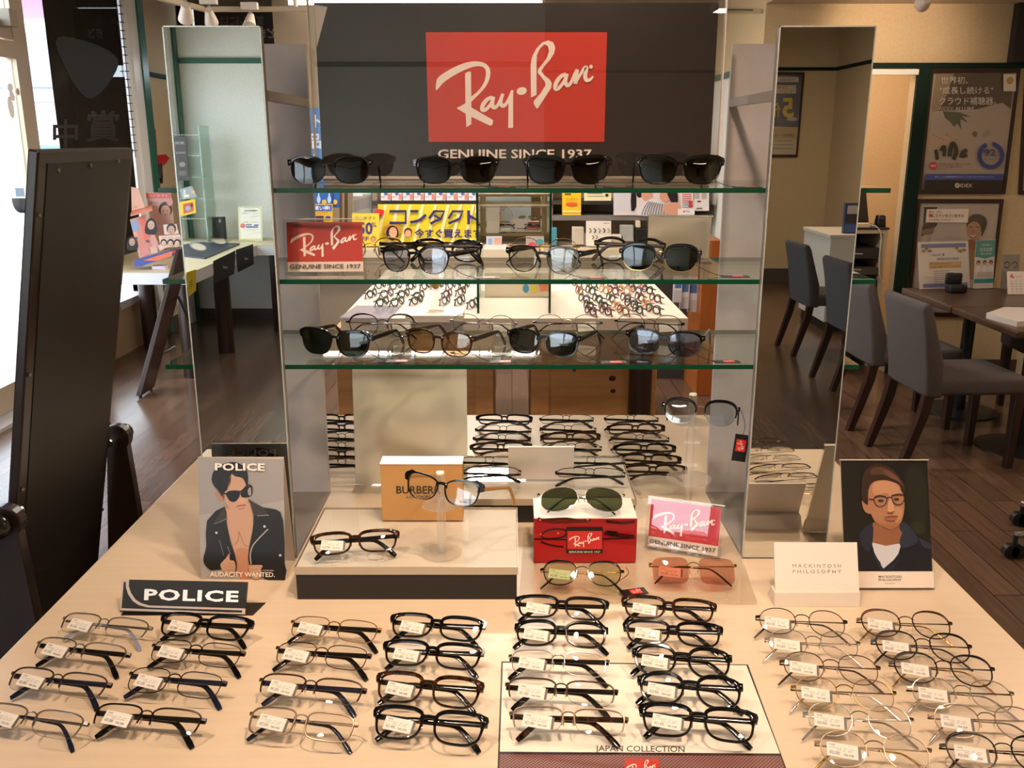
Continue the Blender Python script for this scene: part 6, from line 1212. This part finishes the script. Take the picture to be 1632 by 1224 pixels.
# ================================================================ RIGHT: posters, consulting tables, chairs
PW = 6.47
def framed(label, tl, tr, bl, br, draw, n=(0, -1, 0), f=None, bw=6.0, depth=.022):
    """frame given by photo corners on the wall plane; draw works in the same photo coordinates"""
    nn = Vector(n); f = f or (lambda a_, b_: on_y(a_, b_, PW - .004)); cs = [f(*c) for c in (bl, br, tr, tl)]; c0 = sum(cs, Vector()) / 4
    r = thing('framed_poster', label, 'poster', tuple(c0)); inn = [c + (c0 - c).normalized() * .035 for c in cs]
    for k in range(4):
        a_, b_, ia, ib = cs[k], cs[(k + 1) % 4], inn[k], inn[(k + 1) % 4]; MB().hexa([a_, b_, ib, ia], [p + nn * depth for p in (a_, b_, ib, ia)]).build('frame_rail', M('#2e1712', .3), r)
    MB().slab([p + nn * .008 for p in inn], nn, .006).build('sheet', M('#b9aa9a', .4), r)
    a = Art(lambda x, y: f(x, y), nn, .0006, .0095); draw(a); a.build('printed_face', r)
    MB().slab([p + nn * .018 for p in inn], nn, .0015).build('clear_cover', ACRYL, r); return r
def hear(a):
    s = lambda x, y: (1460 + x / 5.564, 100 + y / 5.564); f0 = a.f; a.f = lambda x, y: f0(*s(x, y))
    a.poly([(170, 95), (870, 95), (755, 1040), (60, 1040)], '#b5a596'); a.poly([(170, 95), (870, 95), (832, 410), (760, 355), (500, 420), (150, 430)], '#4f3d30'); a.poly([(170, 95), (330, 95), (260, 300), (200, 420), (140, 440), (130, 400)], '#8f7f66')
    a.poly([(230, 430), (380, 440), (480, 480), (400, 475), (460, 535), (385, 500), (395, 595), (360, 540), (330, 570), (300, 530), (250, 490)], '#4d5638'); a.poly([(110, 600), (250, 650), (380, 640), (300, 720), (100, 780)], '#bfa78f', .45, 3)
    for k in range(8): a.ell(150 + 28 * k, 640 + 14 * ((k * 5) % 4), 10, 7, '#a58468')
    a.ell(510, 630, 22, 22, '#6a5c4c'); a.poly([(575, 650), (610, 600), (650, 590), (630, 640)], '#9a8d7e', .45, 2)
    for p, w_ in (([(165, 770), (178, 860)], 30), ([(205, 780), (240, 740), (236, 830)], 30), ([(285, 830), (300, 730), (325, 720), (345, 780), (322, 860)], 36), ([(390, 840), (400, 800), (440, 770)], 34), ([(395, 830), (440, 820)], 30)): a.ribbon(p, w_, '#3c332c', 4)
    a.text('世界初、', 208, 125, 448, 190, '#cdbfb0', .004); a.text('"成長し続ける"', 198, 215, 668, 280, '#d5c8ba', .004); a.text('クラウド補聴器。', 192, 305, 695, 375, '#d5c8ba', .004); a.text('WIDEX', 180, 392, 318, 428, '#b9aa9a', .0); a.text('ALLURE', 330, 392, 500, 428, '#c9bcae', .02)
    a.rect(758, 102, 868, 254, '#d8cbb8'); a.ell(815, 160, 32, 32, '#a88a4c')
    N = 30; a.put([(648 + r_ * math.cos(t), 822 + r_ * 1.03 * math.sin(t)) for r_ in (118, 82) for t in [math.radians(-82 + 330 * k / N) for k in range(N + 1)]], [(k, k + 1, N + 2 + k, N + 1 + k) for k in range(N)], '#3a4486'); a.text('92', 588, 765, 692, 828, '#4a4c74', .03); a.text('%', 700, 810, 718, 828, '#9a948c'); a.text('聞こえの満足度', 590, 848, 700, 862, '#7a7068'); a.text('専門店の調査', 590, 868, 700, 880, '#8a8078')
    a.ell(138, 912, 34, 34, '#c23a3a'); a.text('NEW', 112, 903, 164, 922, '#ecd8d0', .02); a.text('世界初の技術で聞きたい音を', 182, 888, 465, 908, '#5a5048'); a.text('クリアに届けます。', 182, 912, 400, 930, '#5a5048'); a.text('ぜひご体験ください', 182, 934, 290, 946, '#6a6058')
    a.poly([(70, 985), (757, 985), (750, 1040), (62, 1036)], '#3c4a90'); a.text('詳しくは補聴器専門スタッフまでおたずねください', 150, 1002, 672, 1018, '#b9bcd4'); a.poly([(62, 1036), (750, 1040), (742, 1140), (50, 1130)], '#2b2220'); a.ell(346, 1086, 22, 22, '#c9bcae'); a.text('W', 334, 1074, 358, 1096, '#2b2220', .02); a.text('IDEX', 372, 1070, 478, 1102, '#c9bcae', .01); a.f = f0
framed('framed hearing aid poster with blue ring number, upper one on the beige wall', (1481.5, 109.5), (1624.5, 109.5), (1461, 309), (1600, 309), hear)
def smile(a):
    s = lambda x, y: (1440 + x / 5.828, 310 + y / 5.828); f0 = a.f; a.f = lambda x, y: f0(*s(x, y)); SK = '#b98a68'; SK2 = '#a0714f'
    a.poly([(165, 80), (880, 80), (800, 1090), (70, 1090)], '#b9aea6'); a.poly([(480, 80), (880, 80), (850, 560), (560, 560)], '#c0b2a6')
    a.poly([(185, 115), (310, 115), (300, 135), (205, 140), (195, 260), (172, 330)], '#2e2320'); a.poly([(180, 270), (300, 262), (275, 320), (268, 360), (215, 370), (160, 390), (160, 330)], '#8a6650', .45, 2); a.poly([(190, 262), (300, 258), (290, 300), (200, 320), (170, 330)], '#3a2a24', .45, 2); a.poly([(150, 540), (160, 400), (210, 370), (230, 400), (170, 460)], '#c9b6a4', .45, 2)
    a.poly([(500, 500), (590, 440), (640, 420), (740, 470), (790, 540), (800, 760), (480, 760)], '#a98b66', .45, 2); a.poly([(590, 420), (690, 410), (690, 470), (640, 520), (590, 470)], SK2, .45, 2)
    a.ell(680, 268, 86, 88, '#3c302a'); a.poly([(578, 300), (592, 228), (640, 182), (740, 200), (766, 265), (745, 335), (712, 385), (716, 300), (650, 240)], '#3c302a', .45, 3); a.ell(645, 330, 66, 92, SK, -.05); a.poly([(582, 285), (610, 228), (680, 215), (722, 255), (705, 275), (650, 246), (602, 268)], '#453832', .45, 3)
    a.ribbon([(600, 302), (616, 296), (632, 302)], 6, '#3c2a20', 3); a.ribbon([(660, 302), (678, 296), (694, 304)], 6, '#3c2a20', 3); a.ribbon([(602, 372), (632, 390), (664, 376)], 12, '#e6d8cc', 3); a.ribbon([(600, 372), (632, 398), (666, 376)], 5, '#8a4438', 3); a.poly([(632, 320), (648, 350), (620, 352)], SK2)
    a.poly([(208, 135), (594, 130), (585, 258), (195, 256)], '#e2d2c2'); a.text('最近、母は', 226, 150, 338, 168, '#6a5248'); a.text('聞', 222, 178, 258, 210, '#b8342c', .02); a.text('こえているフリをする', 260, 180, 545, 210, '#4a3a34', .01); a.text('そんな時どうすれば?', 222, 222, 425, 242, '#5a4a42')
    a.ell(195, 1000, 55, 42, '#b02a34'); a.f = f0
framed('framed poster of a smiling short haired woman, lower one on the beige wall', (1461, 317), (1597.5, 317), (1443, 503), (1575, 505), smile)
framed('edge of a third framed poster at the far right of the beige wall', (1633, 109.5), (1780, 109.5), (1622, 310), (1765, 310), lambda a: a.poly([(1640, 118), (1772, 118), (1758, 300), (1630, 300)], '#8a7c70'))
# consulting tables with round bases
WT = .72
def consult(label, x0, x1, y0, y1):
    t = thing('consulting_table', label, 'table', ((x0 + x1) / 2, (y0 + y1) / 2, 0)); cx, cy = x0 + .29, (y0 + y1) / 2
    MB().box(x0, x1, y0, y1, WT - .038, WT).build('table_top', WALNUT, t, False, .008); MB().lathe([(0, 0), (.22, 0), (.22, .008), (.03, .022), (0, .022)], (cx, cy, 0), 36).build('base_plate', M('#17161a', .4), t, True); MB().tube([(cx, cy, .02), (cx, cy, WT - .038)], .036, 20).build('column', M('#101014', .35), t, True)
    MB().box(cx - .16, cx + .16, cy - .03, cy + .03, WT - .05, WT - .0385).build('top_bracket', M('#101014', .4), t)
consult('dark walnut consulting table nearer us at the right edge', 2.50, 3.30, 4.45, 5.155)
consult('dark walnut consulting table beyond the first, under the posters', 2.50, 3.30, 5.16, 5.85)
# upholstered chairs
def make_chair(name, label, group):
    c = thing(name, label, 'chair', (0, 0, 0), group); W = .22
    back = [(-.070, .385), (-.080, .50), (-.110, .70), (-.140, .84), (-.128, .868), (-.098, .865), (-.080, .83), (-.040, .70), (.005, .56), (.015, .385)]
    m_ = MB().prism([(x, -W, z) for x, z in back], (0, 2 * W, 0)); m_.build('backrest', FABRIC, c, True, .022, 3)
    MB().box(-.02, .46, -W, W, .395, .485).build('seat', FABRIC, c, True, .022, 3)
    for s in (-1, 1):
        y = s * (W - .03)
        MB().hexa([(.40, y - .020, 0), (.435, y - .020, 0), (.435, y + .020, 0), (.40, y + .020, 0)], [(.395, y - .024, .40), (.445, y - .024, .40), (.445, y + .024, .40), (.395, y + .024, .40)]).build('leg', DWOOD, c, False, .003)
        sec = []
        for x, z, w_ in ((-.150, 0, .017), (-.105, .15, .021), (-.062, .30, .024), (-.045, .41, .025)): sec.append([(x - w_, y - .02, z), (x + w_, y - .02, z), (x + w_, y + .02, z), (x - w_, y + .02, z)])
        lg = MB(); vs = [p for q_ in sec for p in q_]; fs = [(3, 2, 1, 0), (12, 13, 14, 15)] + [(4 * i + k, 4 * i + (k + 1) % 4, 4 * i + 4 + (k + 1) % 4, 4 * i + 4 + k) for i in range(3) for k in range(4)]; lg.add(vs, fs).build('leg', DWOOD, c, True)
    return c
def dup(root, loc, rz, label):
    r = root.copy(); C.objects.link(r); r.location = loc; r.rotation_euler = (0, 0, rz); r['label'] = label
    for ch in list(root.children):
        c = ch.copy(); C.objects.link(c); c.parent = r
    return r
ch = make_chair('upholstered_chair', 'grey fabric chair with dark curved legs, nearest one at the consulting table', 'grey upholstered chairs')
ch.location = (2.13, 4.64, 0); ch.rotation_euler = (0, 0, R(3))
dup(ch, (2.11, 5.30, 0), R(2), 'grey fabric chair half hidden by the right tall mirror, second at the consulting tables')
dup(ch, (3.52, 5.42, 0), R(176), 'grey fabric chair on the far side of the consulting tables')
dup(ch, (2.34, -4.13, 0), R(-3), 'grey fabric chair seen in the right mirror, farther one')
dup(ch, (2.30, -3.10, 0), R(-3), 'grey fabric chair seen in the right mirror, nearer one')
# table seen in mirror
t = thing('white_desk', 'white desk at the side wall seen at the edge of the right mirror', 'desk', (3.1, -5.2, 0)); MB().box(2.72, 3.62, -5.6, -4.84, .82, .85).build('desk_top', M('#d9d0c0', .4), t, False, .003); MB().box(2.735, 3.61, -5.59, -4.855, .09, .82).build('cabinet_body', M('#dfd9cd', .5), t); MB().box(2.76, 3.6, -5.57, -4.88, 0, .09).build('plinth', M('#2a2220', .5), t)
p = (2.9, -3.75); t = thing('leaflet_stand', 'blue and white leaflet stand on the white desk in the right mirror', 'leaflet stand', (2.95, -4.95, .85)); MB().box(2.87, 3.03, -5.0, -4.95, .85, 1.11).build('holder', M('#3c4a70', .4), t); a = Art(lambda x, y: Vector((2.87 + .16 * x, -4.949, 1.11 - .26 * y)), (0, 1, 0), .0006, .001); a.rect(.1, .08, .9, .35, '#d9cfc4'); a.rect(.1, .4, .9, .65, '#4a3a34'); a.rect(.05, .7, .95, .95, '#4a64a0'); a.build('printed_face', t)
def five(a):
    a.poly([(1190, 118), (1278, 118), (1269, 246), (1180, 246)], '#3a4664'); a.poly([(1190, 200), (1271.5, 203), (1269, 246), (1180, 246)], '#bfa880'); a.poly([(1190, 222), (1270, 222), (1269, 246), (1180, 246)], '#c9bba4'); a.ell(1262, 190, 9, 3, '#b9b2a8')
    a.rect(1238, 123, 1272, 131, '#cfc4b4'); a.text('お問い合わせ', 1243, 125.5, 1266, 129, '#5a4a40'); a.poly([(1225, 136), (1268, 136), (1268, 149), (1225, 149)], '#c9b8a4', .45, 0); a.text('大特価', 1226, 137, 1256, 142, '#b04a34', .02); a.text('ポイント', 1230, 144, 1264, 147, '#5a4a40'); a.text('5', 1246, 156, 1264, 188, '#c9b02c', .03, flip=True); a.text('倍', 1224, 163, 1243, 187, '#c0a428', .02, flip=True)
    a.text('プレゼント会員様限定', 1227, 213, 1265, 218, '#4a3f38'); a.rect(1227, 224, 1262, 225, '#8a7f72'); a.rect(1230, 230, 1264, 231, '#8a7f72'); a.rect(1226, 236, 1262, 237, '#8a7f72')
fm_ = lambda a_, b_: mir(on_y(a_, b_, 2 * YM + 7.796))
framed('framed blue and yellow point sale poster seen reversed in the right mirror', (1183, 115), (1281.5, 115.5), (1173, 250), (1270, 250.5), five, (0, 1, 0), fm_)
# things on the consulting tables
def stand_at(px0, px1, py, y_off=0): return on_z(px0, py, WT), on_z(px1, py, WT)
def notice(a):
    a.poly([(.06, .04), (.95, .04), (.95, .13), (.06, .13)], '#7c80b4'); a.text('～2026年 夏', .2, .25, .52, .31, '#4a4664', .01); a.text('補聴器相談会開催～', .36, .34, .84, .40, '#4a4c8c', .0); a.rect(.2, .43, .84, .57, '#d9b070'); a.text('聞こえの不安はありませんか?', .23, .445, .66, .485, '#4a4230'); a.text('お気軽にご相談ください。ご予約受付中', .23, .515, .82, .555, '#4a4230')
    for k in range(6): a.rect(.28, .62 + .045 * k, .5 + .07 * (k % 3) + .1, .632 + .045 * k, '#8a807a')
    a.rect(.06, .89, .95, .97, '#7c80b4')
    for x in (.1, .16, .22, .76, .83, .9): a.ell(x, .14 + .05 * ((x * 50) % 2), .035, .03, '#7a8a4a'); a.ell(x + .03, .19, .018, .018, '#c8683c')
bl, br = on_z(1466, 462, WT), on_z(1546, 459, WT)
card('notice_stand', 'white consultation notice with violet bands in clear stand on consulting table', 'sign', bl, br, .30, R(14), '#ece4dc', notice, margin=.004)
def broch(a):
    a.rect(0, 0, 1, .34, '#3a9a94'); a.text('ご自宅で聞こえ', .3, .07, .8, .12, '#d8ece8'); a.text('在宅訪問', .22, .15, .85, .23, '#e8f2ee', .0); a.text('サービス', .26, .25, .82, .31, '#e8f2ee', .02); a.rect(0, .34, 1, .80, '#d6d2ce'); a.poly([(0, .33), (.5, .38), (1, .33), (1, .3), (0, .3)], '#3a9a94')
    for x, c_ in ((.18, '#2a2220'), (.5, '#3a2e28'), (.82, '#2a2220')): a.ell(x, .46, .10, .05, c_); a.ell(x, .485, .075, .04, '#c99c84'); a.ell(x, .60, .15, .09, '#e6e4e4')
    a.rect(.15, .66, .9, .76, '#c8c0b8'); a.rect(0, .80, 1, .89, '#3a9a94'); a.rect(0, .89, 1, 1, '#e2dcd6')
bl, br = on_z(1551, 461, WT), on_z(1582, 460, WT); card('brochure', 'teal and white brochure standing upright on the consulting table', 'brochure', bl, br, .305, R(6), '#dfe2e0', broch, margin=.003)
bl, br = on_z(1594, 461, WT), on_z(1622, 461, WT); card('photo_card', 'grey card picturing eyeglasses behind the desk calendar', 'card', bl, br, .22, R(8), '#8f8880', lambda a: (a.ribbon([(.12, .28), (.3, .22), (.46, .3), (.3, .4), (.14, .34)], .04, '#2a2624', 3), a.ribbon([(.54, .3), (.7, .22), (.88, .28), (.86, .34), (.7, .4)], .04, '#2a2624', 3)), margin=.003)
p = on_z(1523, 466, WT); ec = thing('glasses_case', 'open black hard case on the walnut table in front of the notice', 'case', tuple(p)); MB().box(p.x - .055, p.x + .055, p.y - .04, p.y + .04, WT, WT + .05).build('case_base', M('#131316', .5), ec, True, .012, 3); MB().box(p.x - .055, p.x + .05, p.y + .03, p.y + .055, WT + .045, WT + .115).build('case_lid', M('#131316', .5), ec, True, .012, 3)
def cal(a):
    a.text('6', .08, .1, .2, .3, '#c84a40', .02); a.text('JUN', .24, .18, .4, .28, '#c87a6c')
    for r_ in range(5):
        for k in range(7): a.rect(.10 + .125 * k, .42 + .11 * r_, .15 + .125 * k, .445 + .11 * r_, '#b86a5c' if k == 0 else '#9a9490')
bl, br = on_z(1606, 470, WT), on_z(1662, 470, WT); card('desk_calendar', 'white desk calendar with ring binding at the right edge of the walnut table', 'calendar', bl, br, .145, R(18), '#e6ddd4', cal, holder=False)
pts = [(1571, 507), (1620, 521), (1680, 519), (1640, 498), (1600, 497)]; ps = thing('paper_pad', 'thick white pad of paper lying on the nearer walnut table', 'paper', tuple(on_z(1610, 508, WT))); MB().prism([on_z(a_, b_, WT) for a_, b_ in pts[::-1]], (0, 0, .028)).build('sheets', M('#cfc6c4', .6), ps)
# printer cabinet in the doorway
cab = thing('printer_cabinet', 'open white cabinet with dark trays in the doorway behind the right mirror', 'cabinet', (2.52, 6.8, 0)); CW = M('#b9ab92', .5); CX0, CX1, CH = 2.28, 2.68, 1.02
for x in (CX0, CX1 - .03): MB().box(x, x + .03, 6.60, 7.05, 0, CH - .03).build('side_panel', CW, cab)
MB().box(CX0, CX1, 6.60, 7.05, CH - .03, CH).build('top_panel', CW, cab); MB().box(CX0 + .03, CX1 - .03, 7.03, 7.05, 0, CH - .03).build('back_panel', M('#3a332e', .7), cab)
for k in range(7):
    z = .12 + .115 * k; MB().box(CX0 + .035, CX1 - .035, 6.615, 7.02, z, z + (.05 if k % 2 else .075)).build('tray', M('#4a4440' if k % 2 else '#2e2a29', .5), cab); MB().box(CX0 + .12, CX1 - .16, 6.612, 6.6149, z + .03, z + .04).build('tray_label', M('#a09a94', .5), cab)
tag(MB().box(CX0, CX1 + .005, 6.59, 7.05, CH, CH + .012).build('rubber_mat', M('#1c1716', .6), None, at=(2.5, 6.8, CH)), 'dark flat mat covering the top of the doorway cabinet', 'mat')
lp = thing('monitor', 'dark monitor panel standing on the cabinet in the doorway', 'monitor', (2.42, 6.86, CH + .012)); a_, b_ = on_y(1362, 358, 6.85), on_y(1412, 355, 6.85)
MB().hexa([(2.24, 6.83, CH + .03), (2.625, 6.83, CH + .03), (2.625, 6.845, CH + .03), (2.24, 6.845, CH + .03)], [(2.24, 6.88, CH + .26), (2.60, 6.88, CH + .26), (2.60, 6.895, CH + .26), (2.24, 6.895, CH + .26)]).build('screen', M('#2a2623', .22), lp, False, .002); MB().box(2.3, 2.56, 6.78, 6.93, CH + .012, CH + .030).build('foot', M('#1a1716', .4), lp)
sp = thing('speaker', 'small black computer speaker on the doorway cabinet beside the monitor', 'speaker', (2.66, 6.68, CH + .012)); MB().hexa([(2.615, 6.64, CH + .012), (2.68, 6.64, CH + .012), (2.68, 6.72, CH + .012), (2.615, 6.72, CH + .012)], [(2.622, 6.65, CH + .095), (2.674, 6.65, CH + .095), (2.674, 6.71, CH + .095), (2.622, 6.71, CH + .095)]).build('housing', M('#0d0d0f', .25), sp, True, .01, 3)
for z in (.032, .068): MB().ball((2.65, 6.648, CH + z + .005), .012, .004, .012, 0, 10, 5).build('driver', M('#55555a', .2, .6), sp, True)
ps = thing('power_strip', 'cream power strip at the front of the doorway cabinet with trailing cable', 'power strip', (2.44, 6.62, CH + .012)); MB().box(2.30, 2.545, 6.595, 6.645, CH + .012, CH + .042).build('housing', M('#d8c49a', .45), ps, False, .004)
MB().tube(smooth_pts([(2.545, 6.62, CH + .028), (2.59, 6.60, CH + .02), (2.625, 6.583, CH - .04), (2.63, 6.582, CH - .2), (2.645, 6.582, CH - .33), (2.68, 6.586, CH - .38)], 6), .005, 8).build('cable', M('#cfc0a4', .5), ps, True)
# castor base of an office chair at the right edge
oc = thing('office_stool', 'swivel stool at the right edge, only a steel leg and castor showing', 'stool', (2.33, 3.42, 0)); hub = Vector((2.36, 3.44, .12))
for k in range(5):
    t_ = math.radians(184 + 72 * k); e = hub + Vector((math.cos(t_) * .33, math.sin(t_) * .33, -.02)); MB().tube([hub, e], [.022, .016], 10).build('leg', STEEL, oc, True)
    MB().tube([(e.x - .014, e.y - .016, .030), (e.x - .014, e.y + .016, .030)], .030, 16).tube([(e.x + .014, e.y - .016, .030), (e.x + .014, e.y + .016, .030)], .030, 16).tube([(e.x, e.y, .03), e], .010, 8).build('castor', M('#1d1d20', .4), oc, True)
MB().tube([hub, hub + Vector((0, 0, .33))], .025, 14).build('gas_column', STEEL, oc, True); MB().lathe([(0, 0), (.17, 0), (.19, .02), (.18, .06), (0, .075)], tuple(hub + Vector((0, 0, .33))), 28).build('seat', M('#26262a', .7), oc, True)
